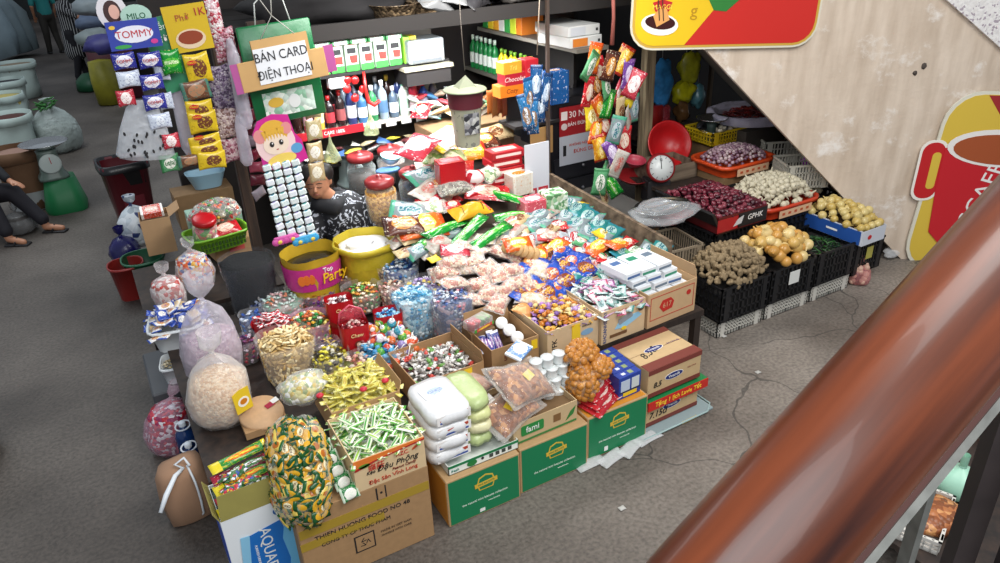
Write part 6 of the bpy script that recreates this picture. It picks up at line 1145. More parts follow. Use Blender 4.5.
# things piled on the rear counter
rear = [('white', 430, 92, .2), ('greenw', 445, 88, .0), ('white', 436, 108, -.3), ('silver', 460, 100, .4), ('cream', 415, 100, 0), ('green', 432, 118, .8), ('red', 412, 115, .1), ('white', 405, 130, .5), ('cream', 430, 132, .2), ('white', 452, 120, -.2), ('silver', 400, 112, .3), ('greenw', 418, 122, .4), ('gold', 455, 138, .1), ('white', 440, 142, .4), ('yellow', 462, 146, .5), ('brown', 470, 150, -.4), ('white', 425, 105, .6), ('cream', 462, 112, .9), ('white', 410, 84, .1), ('silver', 395, 98, .1), ('cream', 425, 75, 0), ('brown', 440, 72, .4), ('gold', 420, 68, .2), ('red', 400, 100, .8)]
b = MB(); b.box(2.35, 3.1, 5.35, 5.72, .945, 1.19, b=.005); b.obj('brown_case', KDARK, smooth=False, label='dark brown case on rear counter beneath the upper clutter', cat='case')
rear += [(a_, 405+8*k_, 74+(k_*17) % 30, .4*k_) for k_, a_ in enumerate(['white', 'cream', 'silver', 'gold', 'greenw', 'white', 'red', 'cream', 'silver', 'white'])]
for k, (kd, x, y, rz) in enumerate(rear):
    z = 1.0+(.02 if y > 104 else .24)+.03*(k % 3); p = at(x, y, z); p.x = max(2.1 if z < 1.2 else 2.4, min(3.1, p.x)); p.y = min(p.y, 5.66)
    inst('counter_packet', PK(kd, .22, .15, .05, k % 3), p, (rr_(-.5, .5), rr_(-.4, .4), rz), '%s %s packet in the clutter on rear counter, %s the jars' % ({'white': 'white', 'greenw': 'pale green', 'silver': 'silver', 'cream': 'cream', 'green': 'glossy green', 'red': 'red', 'gold': 'gold', 'yellow': 'yellow', 'brown': 'brown'}[kd], ['large', 'crumpled', 'plump', 'flat'][k % 4], 'near' if x < 425 else 'right of'), 'packet', 'packets on rear counter')
lay('red_white_candy_bag', 'bright red packet with large white print lying on jar lids', 'packet', None, PK('pinkred', .28, .18, .07, 2), 418, 147, .36, .7)
lay('yellow_white_sack', 'white packet with yellow ends leaning behind red packet', 'packet', None, pk.setdefault('yw', packmesh(.30, .2, .06, pmat('#dcdcd4', '#e6e4dc', '#d9b81c', None, .5, .5, .2, .3), 4)), 447, 138, .30, .4)
lay('green_leaf_pack', 'clear green flecked pack in front of white yellow packet', 'packet', None, pk.setdefault('gl', packmesh(.26, .12, .08, speck(['#a8b07a', '#6a8a3c', '#d0cfb0'], 40), 6)), 443, 157, .22, -.2)
for k, (x, y, kd) in enumerate(((470, 152, 'gold'), (482, 140, 'brown'), (495, 133, 'cream'), (455, 165, 'red'), (425, 175, 'silver'), (434, 168, 'white'), (440, 185, 'brown'), (430, 190, 'white'), (410, 212, 'silver'), (404, 225, 'brown'))):
    lay('heap_packet', '%s packet in the upper heap behind red cube box, %s' % (['gold', 'brown', 'cream', 'dark red', 'silver', 'white', 'dark brown', 'whitish', 'grey silver', 'brown red'][k], ['near seeds', 'below red cartons', 'by side cartons', 'under ball bag', 'next to jar', 'above jar', 'left of seeds', 'left of gold pack', 'by yellow sack', 'beside yellow sack'][k]), 'packet', 'packets in upper heap', PK(kd, .22, .15, .05, k % 3), x, y, .12, rr_(-.6, .6), rr_(-.3, .3), 0)
# things on the overhead shelf
rim = mat('#6a5844', .8, noise_s=30, noise_a=.3)
for k, (x, w_) in enumerate(((2.02, .17), (2.26, .13))):
    t = thing('woven_basket', 'dull woven basket on overhead shelf, %s one' % ['left', 'right'][k], 'basket', (x, 5.1, 2.118)); b = MB(); b.lathe([(w_*.8, 0), (w_, .10), (w_*1.05, .10), (w_*.95, .09), (w_*.75, .01), (.001, .01)], 26, cap=False); b.obj('body', speck(['#6a5844', '#8a7458', '#4a3c2c'], 50), t)
for k in range(20): inst('clear_parcel', pk.setdefault('cp', packmesh(.28, .20, .12, rnd(['#6a3430', '#8a8a8a', '#5a4a44', '#a09890', '#3c3a3c'], .25), 7)), (2.32+.155*(k % 10)+rr_(-.02, .02), 5.05+.2*(k//10), 2.20+.05*(k % 2)), (rr_(-.4, .4)+.3, rr_(-.4, .4), rr_(0, 3)), 'shiny dull parcel lying on the overhead shelf', 'parcel', 'shiny parcels on overhead shelf')
# ---------------------------------------------------------------- hanging bucket with pointed lid
t = thing('hanging_canister', 'grey-green fabric canister with square pointed lid hanging above the heap', 'container', aty(466, 113, 4.45)); b = MB(); b.lathe([(.085, -.22), (.115, .14), (.12, .15)], 24, cap=False); b.obj('body', pmat('#a8a894', '#5a5a5c', '#a8a894', None, .5, .45, .35, .25), t)
b = MB(); b.lathe([(.115, .045), (.122, .15)], 24, cap=False); b.obj('maroon_band', mat('#5a1c28', .5), t); b = MB(); b.lathe([(.001, .17), (.12, .15), (.15, .155), (.14, .165), (.05, .18), (.001, .182)], 24, cap=False); b.obj('brim', mat('#8a9074', .6), t)
b = MB(); b.add([(-.07, -.05, .17), (.07, -.05, .17), (.07, .05, .17), (-.07, .05, .17), (.01, 0, .25)], [(0, 1, 4), (1, 2, 4), (2, 3, 4), (3, 0, 4), (3, 2, 1, 0)]); b.obj('pointed_lid', mat('#7a7e68', .7), t, smooth=False)
b = MB(); b.box(-.07, .04, -.110, -.104, -.12, .02); b.obj('photo_print', speck(['#4a4a50', '#8a8a8c', '#2c2c30', '#b0b0ac'], 30), t, smooth=False); b = MB(); b.tube([(.01, 0, .28), (.0, 0, .6), (0, 0, 1.0)], .003, 5); b.obj('cord', mat('#6a625a', .7), t)

wbk = packmesh(.16, .11, .05, rnd(['#c8ccd0', '#d9dcd8', '#b0b8c0', '#c8b8a0', '#a8343c', '#3a6a9a', '#d0c8a0'], .35), 5)
for k in range(12): inst('paper_wrapped_pack', wbk, (2.42+.09*(k % 6)+rr_(-.02, .02), SY-.06+.10*(k//6), 1.30+.06*(k//6)), (rr_(0, .5), rr_(-.4, .4), rr_(0, 3)), 'pale wrapped pack piled at right end of middle rear shelf below television', 'packet', 'pale packs below television')
# ================================================================ HANGING GOODS, LEFT
HY = 4.35
def hang(px, py, Y=HY): return aty(px, py, Y)
# sign: card on green bag
t = thing('phone_card_sign', 'brown card sign with black lettering on white paper, hung on green bag', 'sign', hang(283, 66, 4.30), rot=(-.05, -.06, .06)); b = MB(); b.box(-.25, .25, -.012, 0, -.10, .06, b=.003); b.box(-.15, .17, -.013, .001, .0, .16); b.obj('card', mat('#c39a62', .6, noise_s=8, noise_a=.12), t, smooth=False)
panel(t, 'white_paper', .30, .19, mat('#dcdde0', .5), (.0, -.014, .02)); text(t, 'BÁN CARD', .072, INK, (.0, -.017, .065), sx=.85); text(t, 'ĐIỆN THOẠI', .066, INK, (.005, -.017, -.03), sx=.85)
panel(t, 'purple_end', .045, .16, mat('#a8508a', .4), (-.265, -.008, -.02)); panel(t, 'purple_end', .06, .15, mat('#a8508a', .4), (.275, -.008, -.01))
b = MB(); b.tube([(-.09, -.012, .16), (0, -.01, .27), (.10, -.012, .16)], .003, 5); b.tube([(0, -.01, .27), (-.06, 0, .40)], .003, 5); b.tube([(0, -.01, .27), (.03, 0, .40)], .003, 5); b.obj('string', mat('#b8b4ac', .6), t)
t = thing('green_carrier_bag', 'dark green printed carrier bag hanging flat behind the phone card sign', 'bag', hang(282, 68, 4.40), rot=(0, -.04, .05)); b = MB(); b.box(-.21, .21, -.012, .012, -.30, .25, b=.008); b.obj('bag_body', mat('#0f6a3a', .3, noise_s=8, noise_a=.15, bump=.4), t)
panel(t, 'pale_print', .30, .14, speck(['#c8d8cc', '#b8c8bc', '#d9e0d4', '#8ab89a'], 30), (.0, -.014, -.19)); panel(t, 'round_print', 0, 0, mat('#cfa83c', .4), (-.08, -.017, -.18), poly=ell(.045, .028)); panel(t, 'round_print', 0, 0, mat('#d9dcd9', .4), (.03, -.017, -.19), poly=ell(.035, .04)); b = MB(); b.tube([(-.10, 0, .24), (-.08, 0, .36), (.0, 0, .42), (.08, 0, .36), (.10, 0, .24)], .004, 6); b.obj('handle', mat('#c8ccc8', .4), t)
# doll card and strips of capsules
t = thing('doll_card', 'pink and cream card with blond cartoon girl face, top of the capsule strips', 'card', hang(279, 142, 4.28), rot=(0, -.10, .05)); 
b = MB(); b.prism([(-.13, -.14), (-.12, .0), (-.135, .08), (-.09, .145), (0, .165), (.09, .14), (.10, .03), (.13, -.02), (.14, -.14), (.06, -.16)], -.004, .004, TM(0, 0, 0, PI/2, 0, 0)); b.obj('card', mat('#c82a8a', .4), t, smooth=False)
pn = lambda n, p, c, x, z, k: panel(t, n, 0, 0, mat(c, .45), (x, -.005-.001*k, z), poly=p, t=.001)
pn('cream_field', ell(.115, .125), '#e9c8c8', -.02, 0, 0); pn('hair', ell(.085, .075), '#d9a83c', -.02, .06, 1); pn('hair_bun', ell(.035, .04), '#d98a8a', -.10, .06, 2); pn('hair_bun', ell(.03, .035), '#d98a8a', .06, .07, 2); pn('face', ell(.075, .06), '#e9d4c0', -.02, -.005, 3)
for k in range(7): pn('fringe', [(-.014, .03), (.0, -.03), (.014, .03)], '#d9a83c', -.075+.018*k, .055, 4)
for x in (-.045, .01): pn('eye', ell(.013, .016), '#2c2624', x, .0, 5); pn('eye_light', ell(.004, .005), '#e9e9e9', x+.004, .005, 6)
pn('collar', ell(.085, .035), '#e6c860', -.01, -.10, 5); pn('mouth', ell(.008, .003), '#a83a3a', -.02, -.035, 5); pn('blue_trim', ell(.035, .03), '#5a9ac8', .09, -.06, 1)
cap_m = [pmat('#dfe6e4', '#6ab0a8', '#c8d4e0', None, .5, .5, .35, .35, bands=(-1, 2)), pmat('#e4e8ec', '#b8a8d8', '#d9e0e6', None, .5, .5, .3, .3, bands=(-1, 2)), pmat('#dce8e6', '#4a8aa0', '#e0e6ea', None, .4, .5, .3, .35, bands=(-1, 2))]
b = MB(); b.box(-.024, .024, -.011, .011, -.019, .019, b=.006); capb = [b.mesh('blister_capsule', m, False) for m in cap_m]
top = hang(280, 165, 4.27); bot = hang(297, 240, 4.20)
for c in range(4):
    st = thing('capsule_strip', 'strip of white and mint capsules, %s of four under doll card' % ['leftmost', 'second from left', 'third from left', 'rightmost'][c], 'strip', (0, 0, 0), group='capsule strips')
    bb = MB(); off = Vector((-.078+.056*c, 0, .0)); n = 11
    bb.tube([top+off+Vector((0, .006, .02)), bot+off*1.05+Vector((0, .006, 0))], .004, 4); bb.obj('backing', mat('#3a5a78', .4), st)
    for k in range(n):
        q = (top+off).lerp(bot+off*1.05, k/(n-.6)); inst('capsule', capb[(k*2+c) % 3], q+Vector((0, -.008, 0)), (0, -.18+rr_(-.1, .1), rr_(-.15, .15)), s=1.0, parent=st)
for k, (px, c_, lab) in enumerate(((286, '#c8509a', 'pink plastic scalloped foot'), (306, '#3a9ac8', 'sky blue plastic scalloped foot'))):
    b = MB(); 
    for j in range(5): b.ball(.026, .012, .024, TM(-.06+.03*j, 0, 0), 10, 8)
    b.box(-.07, .07, -.008, .008, 0, .03, b=.004); o = b.obj('strip_foot', mat(c_, .35), label=lab+' at lower end of the capsule strips', cat='card foot'); o.location = hang(px, 240, 4.18); o.rotation_euler = (0, 0, .1)
    for j in range(2): e = MB(); e.ball(.014, .006, .012); q = e.obj('yellow_dot', mat('#d9c04a', .4), o); q.location = (-.04+.08*j, -.012, .0)
# column of cream packets right of doll card
for k, (px, py, c1, c2) in enumerate(((312, 108, '#c8b48a', '#5a6ac0'), (314, 130, '#b8a87a', '#e6e0d0'), (315, 152, '#c0aa7c', '#efe9dc'), (317, 172, '#b8a078', '#e6e0cc'))):
    t = inst('cream_blister_pack', packmesh(.10, .13, .02, pmat(c1, c2, '#a8946a', None, .5, .5, .32, .3), k, 8, 8), hang(px, py, 4.5), (PI/2, 0, .05), 'cream and white blister pack, %s in column right of doll card' % ['topmost', 'second', 'third', 'lowest'][k], 'packet', 'cream blister packs')
for k, (px, py) in enumerate(((400, 122), (331, 148))):
    b = MB(); b.lathe([(.002, .10), (.012, .04), (.05, -.05), (.055, -.09), (.001, -.10)], 14, wob=.3, seed=k); o = b.obj('small_hanging_bag', film('#cfd8a8', .35, .2), label='small clear greenish bag hanging %s' % ['over the jars', 'left of the vendor head'][k], cat='bag'); o.location = aty(px, py, 4.9) if k else aty(371, 122, 5.2)
# TOMMY strip
def hpack(name, label, px, py, kind, L, W, T=.02, Y=HY, rz=0, ry=0, group=None, vert=False, tx=None):
    me = pk.setdefault((kind if isinstance(kind, str) else id(kind), L, W, T, 'h'), packmesh(L, W, T, K[kind] if isinstance(kind, str) else kind, 3, 12, 8))
    o = inst(name, me, hang(px, py, Y), (PI/2, ry, rz), label, 'packet', group)
    if tx: text(o, tx[0], tx[1], tx[2], (tx[3] if len(tx) > 3 else 0, 0, T*.62+.002), (0, 0, 0), ext=.001)
    return o
tom = pmat('#2b2f8a', '#e4e2ea', '#3a3a9a', None, .5, .5, .36, .34, bands=(-1, 2)); tomb = pmat('#c8d0de', '#e0e6ee', '#2a2f80', None, .5, .5, .2, .3, bands=(-1, 2))
t = thing('header_card', 'blue and white header card reading TOMMY above the hanging packets', 'card', hang(134, 34, 4.25), rot=(0, 0, .08)); t.scale = (.78,)*3; b = MB(); b.box(-.155, .155, -.004, .004, -.09, .085); b.obj('card', mat('#2f3f9a', .4), t, smooth=False)
panel(t, 'white_cloud', 0, 0, mat('#e0e0ea', .4), (0, -.005, 0), poly=ell(.115, .052)); text(t, 'TOMMY', .062, mat('#b82a34', .4), (0, -.008, 0)); panel(t, 'candy_print', 0, 0, mat('#c83a8a', .4), (.11, -.005, -.055), poly=ell(.022, .015)); panel(t, 'candy_print', 0, 0, mat('#3a9a4a', .4), (-.08, -.005, -.07), poly=ell(.05, .012)); panel(t, 'candy_print', 0, 0, mat('#e0b83c', .4), (-.12, -.005, .05), poly=ell(.018, .012))
pos = [(124, 61, 0), (150, 60, 0), (129, 79, 1), (152, 82, 0), (126, 98, 2), (155, 102, 0), (160, 121, 1), (171, 141, 2)]
for k, (px, py, q) in enumerate(pos):
    hpack('hanging_sweet_packet', '%s packet %s in the TOMMY strip, left of noodle strip' % (['blue and white', 'pale back-side', 'red and dark'][q], ['top left', 'top right', 'second row left', 'second row right', 'third row left', 'third row right', 'fourth row', 'lowest'][k]), px, py, [tom, tomb, K['pinkred']][q], .108 if q != 2 else .085, .082, .025, Y=4.25, rz=.08, group='packets of the TOMMY strip', tx=('TOMMY', .022, mat('#b82a34', .4)) if q == 0 else None)
hpack('hanging_sweet_packet', 'pale packet half hidden at right edge of TOMMY strip, upper', 162, 72, tomb, .07, .09, .02, Y=4.32); hpack('hanging_sweet_packet', 'pale packet half hidden at right edge of TOMMY strip, lower', 166, 101, tomb, .07, .09, .02, Y=4.32)
# oval sign MILO and oval girl picture
t = thing('oval_sign', 'pale green oval card reading MILO above TOMMY header', 'sign', hang(136, 16, 4.3), rot=(0, 0, .05)); t.scale = (.85,)*3; panel(t, 'oval', 0, 0, mat('#a8c8b8', .4), (0, 0, 0), poly=ell(.085, .065), t=.006); text(t, 'MILO', .045, mat('#1c5a3c', .4), (0, -.008, .0)); 
t = thing('oval_portrait', 'white oval card with picture of dark haired person, upper left of TOMMY header', 'card', hang(112, 12, 4.32), rot=(0, 0, .05)); panel(t, 'oval', 0, 0, mat('#d9d4d8', .4), (0, 0, 0), poly=ell(.07, .085), t=.006); panel(t, 'hair_shape', 0, 0, mat('#3a1c1c', .5), (.0, -.006, .0), poly=ell(.04, .055), t=.001); panel(t, 'face_shape', 0, 0, mat('#d9a898', .5), (.008, -.0075, .0), poly=ell(.024, .034), t=.001)
t = thing('green_board', 'tall green header board with white lettering right of TOMMY header', 'card', hang(165, 45, 4.36), rot=(0, -.15, .05)); b = MB(); b.box(-.08, .06, -.004, .004, -.24, .14); b.obj('card', mat('#2f7a55', .4), t, smooth=False); text(t, 'Tiền', .045, mat('#d9e6d9', .4), (.0, -.007, .09)); text(t, 'thưởng', .045, mat('#e6dcd9', .4), (.0, -.007, .03)); text(t, 'CỰC VỊ', .035, mat('#e0c84a', .4), (.0, -.007, -.04))
hpack('green_noodle_packet', 'small green and cream packet on green header board', 171, 62, 'green', .10, .13, .03, Y=4.3, rz=.1)
hpack('green_cream_packet', 'green and yellow packet hanging below TOMMY strip', 170, 163, 'greenw', .10, .10, .02, Y=4.3)
# clear bag with dotted print
t = thing('dotted_clear_bag', 'clear bag printed with small dark marks hanging at the far left of strips', 'bag', hang(145, 138, 4.3), rot=(0, .15, 0)); b = MB(); b.lathe([(.12, -.11), (.14, -.09), (.12, .05), (.07, .16), (.03, .20)], 24, cap=False, sy=.4, wob=.2, seed=3); b.obj('bag_skin', film('#e0e4ea', .35, .2), t)
for k in range(22): 
    u, v = rr_(-.10, .10), rr_(-.09, .05); panel(t, 'dark_mark', 0, 0, INK, (u, -.060*math.sqrt(max(.1, 1-(u/.135)**2))-.006, v), rot=(PI/2, rr_(-.5, .5), u*3), poly=ell(.006, .011, 8))
# yellow seasoning strip
t = thing('noodle_poster_card', 'yellow card with bowl picture heading the yellow seasoning packets', 'card', hang(188, 28, 4.35), rot=(0, -.05, .05)); t.scale = (.9,)*3; b = MB(); b.box(-.12, .12, -.004, .004, -.13, .13); b.obj('card', mat('#c9a81c', .4), t, smooth=False); e = panel(t, 'bowl_picture', 0, 0, mat('#d9c0a0', .4), (.0, -.005, -.06), poly=ell(.085, .055)); panel(e, 'soup', 0, 0, mat('#8a3a1c', .4), (0, .008, .002), (0, 0, 0), .001, ell(.07, .038)); text(t, 'Phở', .05, mat('#a8502c', .4), (-.02, -.007, .06)); text(t, '1K', .06, mat('#a8242c', .4), (.08, -.007, .08))
yk = pmat('#cfb022', '#6a3a24', '#d9bc2c', None, .55, .5, .28, .3, bands=(-1, 2)); ybr = pmat('#6a4430', '#a87a5a', '#4a7a6a', None, .5, .5, .3, .3)
for k, (px, py, m_, L, W) in enumerate(((198, 68, yk, .13, .16), (196, 90, ybr, .15, .11), (200, 112, yk, .14, .13), (203, 122, yk, .15, .12), (205, 142, yk, .17, .08), (207, 150, yk, .17, .08), (192, 160, ybr, .15, .07), (212, 160, yk, .15, .10))):
    o = hpack('seasoning_packet', '%s seasoning packet, %s in the hanging yellow strip' % ('yellow' if m_ is yk else 'brown', wd[k]+' from top'), px, py, m_, L, W, .03, Y=4.34-.01*k, rz=.1, ry=rr_(-.1, .1), group='hanging yellow strip'); 
    if m_ is yk and k < 5: q = panel(o, 'red_badge', 0, 0, RED, (-.03, .035, .02), (0, 0, 0), .002, ell(.026, .012)); text(q, 'MAGGI', .014, YELLOW, (0, 0, .003), (0, 0, 0), ext=.0005)
for k, (px, py, L, W, lab, c_) in enumerate(((228, 122, .10, .16, 'clear packet of whitish pink peanuts hanging right of yellow strip', ['#a89090', '#c8b4ac', '#7a5a54']), (225, 45, .09, .16, 'pinkish clear packet hanging upper right of yellow poster card', ['#a86a7a', '#b8a0a8', '#7a3a44']), (222, 88, .10, .22, 'dull clear packet with violet content right of yellow strip', ['#7a6a84', '#9a909c', '#4a3a54']), (232, 150, .08, .12, 'small pink packet low at right of yellow strip', ['#b88a94', '#8a4a5a', '#c8b0b0']), (215, 20, .06, .2, 'narrow pink and white packet behind yellow poster card', ['#c8a0a8', '#a83a4a', '#d9d0d0']))):
    hpack('hanging_clear_packet', lab, px, py, speck(c_, 85, .25), L*1.3, W*1.2, .04, Y=4.44, rz=.1)
# tubular clear bags
for k, (px, py, r_, h_, lab) in enumerate(((182, 118, .035, .42, 'long narrow clear tube bag between TOMMY strip and yellow strip'), (238, 85, .04, .5, 'long clear tube bag at right of the strips by wooden post'), (243, 140, .035, .3, 'short clear tube bag hanging by wooden post'))):
    b = MB(); b.lathe([(r_*.6, -h_/2), (r_, -h_*.4), (r_*.9, h_*.3), (r_*.4, h_/2)], 14, cap=False, wob=.3, seed=k+4); b.obj('hanging_tube_bag', film('#d9d4e0', .4, .15), label=lab, cat='bag').location = hang(px, py, 4.4)
t = thing('hanging_pole', 'dark horizontal pole from which the left strips hang', 'pole', (0, 0, 0)); b = MB(); b.tube([(-.15, 4.42, 2.52), (.65, 4.5, 2.52), (1.3, 4.55, 2.50)], .014, 8); b.obj('pole', DK, t)
b = MB()
t = thing('red_wrapper_chain', 'chain of dark red and pink wrappers hanging along wooden post', 'packet', (0, 0, 0))
for k in range(12):
    b = MB(); b.pillow(.09, .07, .03, seed=k); o = b.obj('wrapper', [mat('#7a1c30', .3), mat('#a8485a', .3), mat('#5a1424', .3), mat('#8a8088', .3)][k % 4], t); o.location = hang(246+1.2*k, 50+13*k, 4.46); o.rotation_euler = (PI/2, rr_(-.4, .4), rr_(-.5, .5))
# pale blue basin/box under the strips
b = MB(); b.lathe([(.11, 0), (.16, .13), (.165, .135), (.15, .125), (.1, .01), (.001, .01)], 28, cap=False, sy=.7, sq=3.5); o = b.obj('blue_tray', mat('#8fb0c0', .35), label='pale blue plastic tray beneath the yellow seasoning strip', cat='tray'); o.location = at(208, 186, .72); 
b = MB(); b.box(-.3, .18, -.12, .16, 0, .30, b=.004); o = b.obj('dark_carton', KDARK, label='dark brown carton holding the pale blue tray', cat='carton', smooth=False); o.location = at(208, 186, .72)+Vector((0, 0, -.305))  # carton in one even dark kraft colour
# ================================================================ HANGING GOODS, RIGHT
bs = [packmesh(.30, .10, .035, m, k, 14, 6) for k, m in enumerate([pmat('#1a4a7a', '#a8b8c8', '#12305a', '#e0e8f0', .5, .5, .25, .35), pmat('#2a6a9a', '#8a6a4a', '#14406a', '#dfe6ec', .4, .5, .25, .35)])]
for k, (px, py, ry) in enumerate(((536, 84, .05), (529, 96, -.08), (541, 104, .12), (533, 116, 0), (546, 92, .2), (526, 112, -.2))):
    inst('blue_hanging_sachet', bs[k % 2], hang(px, py, 4.55), (PI/2, PI/2+ry+PI, rr_(-.5, .5)), 'long shiny blue sachet in the bundle hanging before side shelf', 'sachet', 'blue sachets in hanging bundle', .9)
t = thing('sachet_string', 'cord holding the bundle of blue sachets', 'cord', (0, 0, 0)); b = MB(); b.tube([hang(540, -12, 4.55), hang(537, 55, 4.55)], .004, 6); b.obj('cord', mat('#8a7a6a', .7), t)
kk = ['orange', 'red', 'gold', 'purple', 'greenw', 'pinkred', 'brown', 'yellow', 'green', 'cream', 'orange', 'white', 'red', 'silver']
pts = [(594, 58), (600, 72), (622, 60), (628, 74), (606, 85), (618, 92), (596, 84), (630, 92), (608, 104), (620, 112), (600, 108), (628, 120), (604, 124), (616, 130), (596, 130), (624, 140), (600, 148), (612, 152), (590, 66), (634, 84), (610, 66), (592, 116), (606, 168), (618, 164), (600, 182), (612, 186), (588, 92), (634, 108), (604, 196)]
cn = {'orange': 'orange', 'red': 'red', 'gold': 'gold', 'purple': 'purple', 'greenw': 'pale green', 'pinkred': 'crimson and white', 'brown': 'brown', 'yellow': 'yellow', 'green': 'glossy green', 'cream': 'cream', 'white': 'white', 'silver': 'silver'}
for k, (px, py) in enumerate(pts):
    kd = kk[k % len(kk)]; kd = {22: 'greenw', 23: 'white', 24: 'greenw', 25: 'green', 28: 'cream'}.get(k, kd)
    inst('bundle_snack_packet', PK(kd, .24, .13, .045, k % 3), hang(px, py, 4.42+rr_(-.05, .08)), (PI/2+rr_(-.3, .3), PI/2+rr_(-.6, .6), rr_(-.6, .6)), '%s snack packet in the bundle hanging from the pink strap' % cn[kd], 'packet', '%s packets in the right hanging bundle' % cn[kd], .92)
# ================================================================ THE DOZING VENDOR
V = at(318, 186, 1.10)    # centre of the head
skin = mat('#b07a5c', .5, noise_s=20, noise_a=.05)
hd = thing('person', 'dozing vendor in black and white patterned jacket, head bowed, seated between doll card and jars', 'person', (V.x, V.y, 0))
# local frame: everything relative to (V.x, V.y, 0); faces camera-left, bowed
def q(x, y, z): return (x, y, z)
hz = 1.12
body = [(q(.14, .10, .46), q(.16, .08, .60), .15, .15), (q(.16, .08, .60), q(.15, .06, .86), .15, .16), (q(.15, .06, .86), q(.12, .05, .93), .15, .09),
        (q(.12, .05, .93), q(.03, .0, 1.05), .058, .055), (q(.0, 0, 1.10), q(0, .01, 1.15), .078, .085), (q(0, .01, 1.15), q(.01, .02, 1.17), .085, .088), (q(-.012, -.03, 1.075), q(-.005, -.01, 1.12), .055, .07),
        (q(-.05, .04, .88), q(-.10, -.12, .66), .062, .05), (q(-.10, -.12, .66), q(.06, -.24, .62), .046, .034), (q(.34, .06, .88), q(.42, -.10, .66), .062, .05), (q(.42, -.10, .66), q(.24, -.26, .62), .046, .034),
        (q(.06, .06, .47), q(.02, -.30, .50), .095, .07), (q(.02, -.30, .50), q(.02, -.30, .10), .065, .045), (q(.24, .06, .47), q(.28, -.30, .50), .095, .07), (q(.28, -.30, .50), q(.28, -.30, .10), .065, .045), (q(.02, -.30, .06), q(.02, -.42, .04), .04, .035), (q(.28, -.30, .06), q(.28, -.42, .04), .04, .035),
        (q(-.013, -.098, 1.095), q(-.013, -.094, 1.115), .016, .009), (q(-.09, .012, 1.10), q(-.09, .014, 1.125), .012, .014), (q(.087, .012, 1.11), q(.087, .014, 1.13), .012, .014)]
def hand(c, d, side, r=.0095):
    c = Vector(c); d = Vector(d).normalized(); w = Vector((d.y, -d.x, 0)).normalized()*side; out = [(c, c+d*.07, .024, .020), (c+w*.014, c+w*.016+d*.07, .018, .014), (c-w*.014, c-w*.016+d*.065, .018, .014)]
    for k, L in enumerate((.060, .070, .066, .050)):
        o = c+d*.072+w*(.027-.018*k); m_ = o+d*L*.55+Vector((0, 0, -.004)); out += [(o, m_, r, r*.9), (m_, m_+d*L*.4+Vector((0, 0, -.016)), r*.9, r*.75)]
    o = c+d*.02+w*.03; m_ = o+d*.03+w*.022; out += [(o, m_, r*1.15, r), (m_, m_+d*.028+w*.004, r, r*.8)]
    return out
body += hand((.08, -.25, .62), (1, -.15, 0), 1) + hand((.22, -.27, .625), (-1, -.1, .0), 1)
sk = blend('body', body, skin, hd, voxel=.0075, smooth=3)
jk = speck(['#17181c', '#1c1d22', '#22242a', '#b8bac0', '#14151a', '#6a6c74', '#d0d2d6'], 22, .8, 'patterned_cloth', .1)
# dark jacket with pale brush-like pattern
m, nt, bs_ = _new('patterned_jacket'); tc = nt.nodes.new('ShaderNodeTexCoord'); n1 = nt.nodes.new('ShaderNodeTexNoise'); n1.inputs['Scale'].default_value = 16; n1.inputs['Detail'].default_value = 2; n1.inputs['Distortion'].default_value = 2.5
r_ = nt.nodes.new('ShaderNodeValToRGB'); r_.color_ramp.elements[0].position = .56; r_.color_ramp.elements[0].color = srgb('#14151b'); r_.color_ramp.elements[1].position = .62; r_.color_ramp.elements[1].color = srgb('#b4b8c2')
nt.links.new(tc.outputs['Object'], n1.inputs['Vector']); nt.links.new(n1.outputs['Fac'], r_.inputs[0]); nt.links.new(r_.outputs[0], bs_.inputs['Base Color']); bs_.inputs['Roughness'].default_value = .75
blend('jacket', [(q(.14, .10, .50), q(.16, .08, .62), .18, .185), (q(.16, .08, .62), q(.15, .06, .85), .185, .18), (q(-.05, .04, .89), q(.34, .06, .89), .085, .085), (q(.15, .06, .86), q(.12, .05, .93), .165, .10), (q(.12, .05, .93), q(.08, .02, .97), .085, .075),
      (q(-.05, .04, .88), q(-.11, -.12, .66), .085, .072), (q(-.11, -.12, .66), q(.04, -.235, .62), .068, .050), (q(.34, .06, .88), q(.43, -.10, .66), .085, .072), (q(.43, -.10, .66), q(.25, -.25, .62), .068, .050)], m, hd, voxel=.012, smooth=5)
blend('collar', [(q(.0, -.03, .97), q(.10, -.06, .95), .055, .06), (q(.10, -.06, .95), q(.18, .02, .97), .055, .05), (q(.18, .02, .97), q(.12, .12, .99), .05, .05), (q(-.02, -.02, .97), q(-.02, .07, .98), .05, .05)], mat('#101116', .8), hd, voxel=.012)
blend('trousers', [(q(.06, .06, .48), q(.02, -.30, .50), .11, .085), (q(.02, -.30, .50), q(.02, -.30, .16), .082, .065), (q(.24, .06, .48), q(.28, -.30, .50), .11, .085), (q(.28, -.30, .50), q(.28, -.30, .16), .082, .065), (q(.05, .09, .47), q(.24, .09, .47), .13, .13)], mat('#1c1d24', .8), hd, voxel=.014)
blend('hair', [(q(.0, .045, 1.185), q(.0, .06, 1.13), .088, .085), (q(-.05, .02, 1.185), q(.05, .02, 1.19), .07, .07), (q(-.07, .04, 1.16), q(-.075, .045, 1.09), .035, .03), (q(.075, .04, 1.16), q(.075, .045, 1.09), .035, .03), (q(0, .09, 1.14), q(.02, .11, 1.05), .05, .04)], mat('#17120f', .5, noise_s=60, noise_a=.3), hd, voxel=.008, smooth=3)
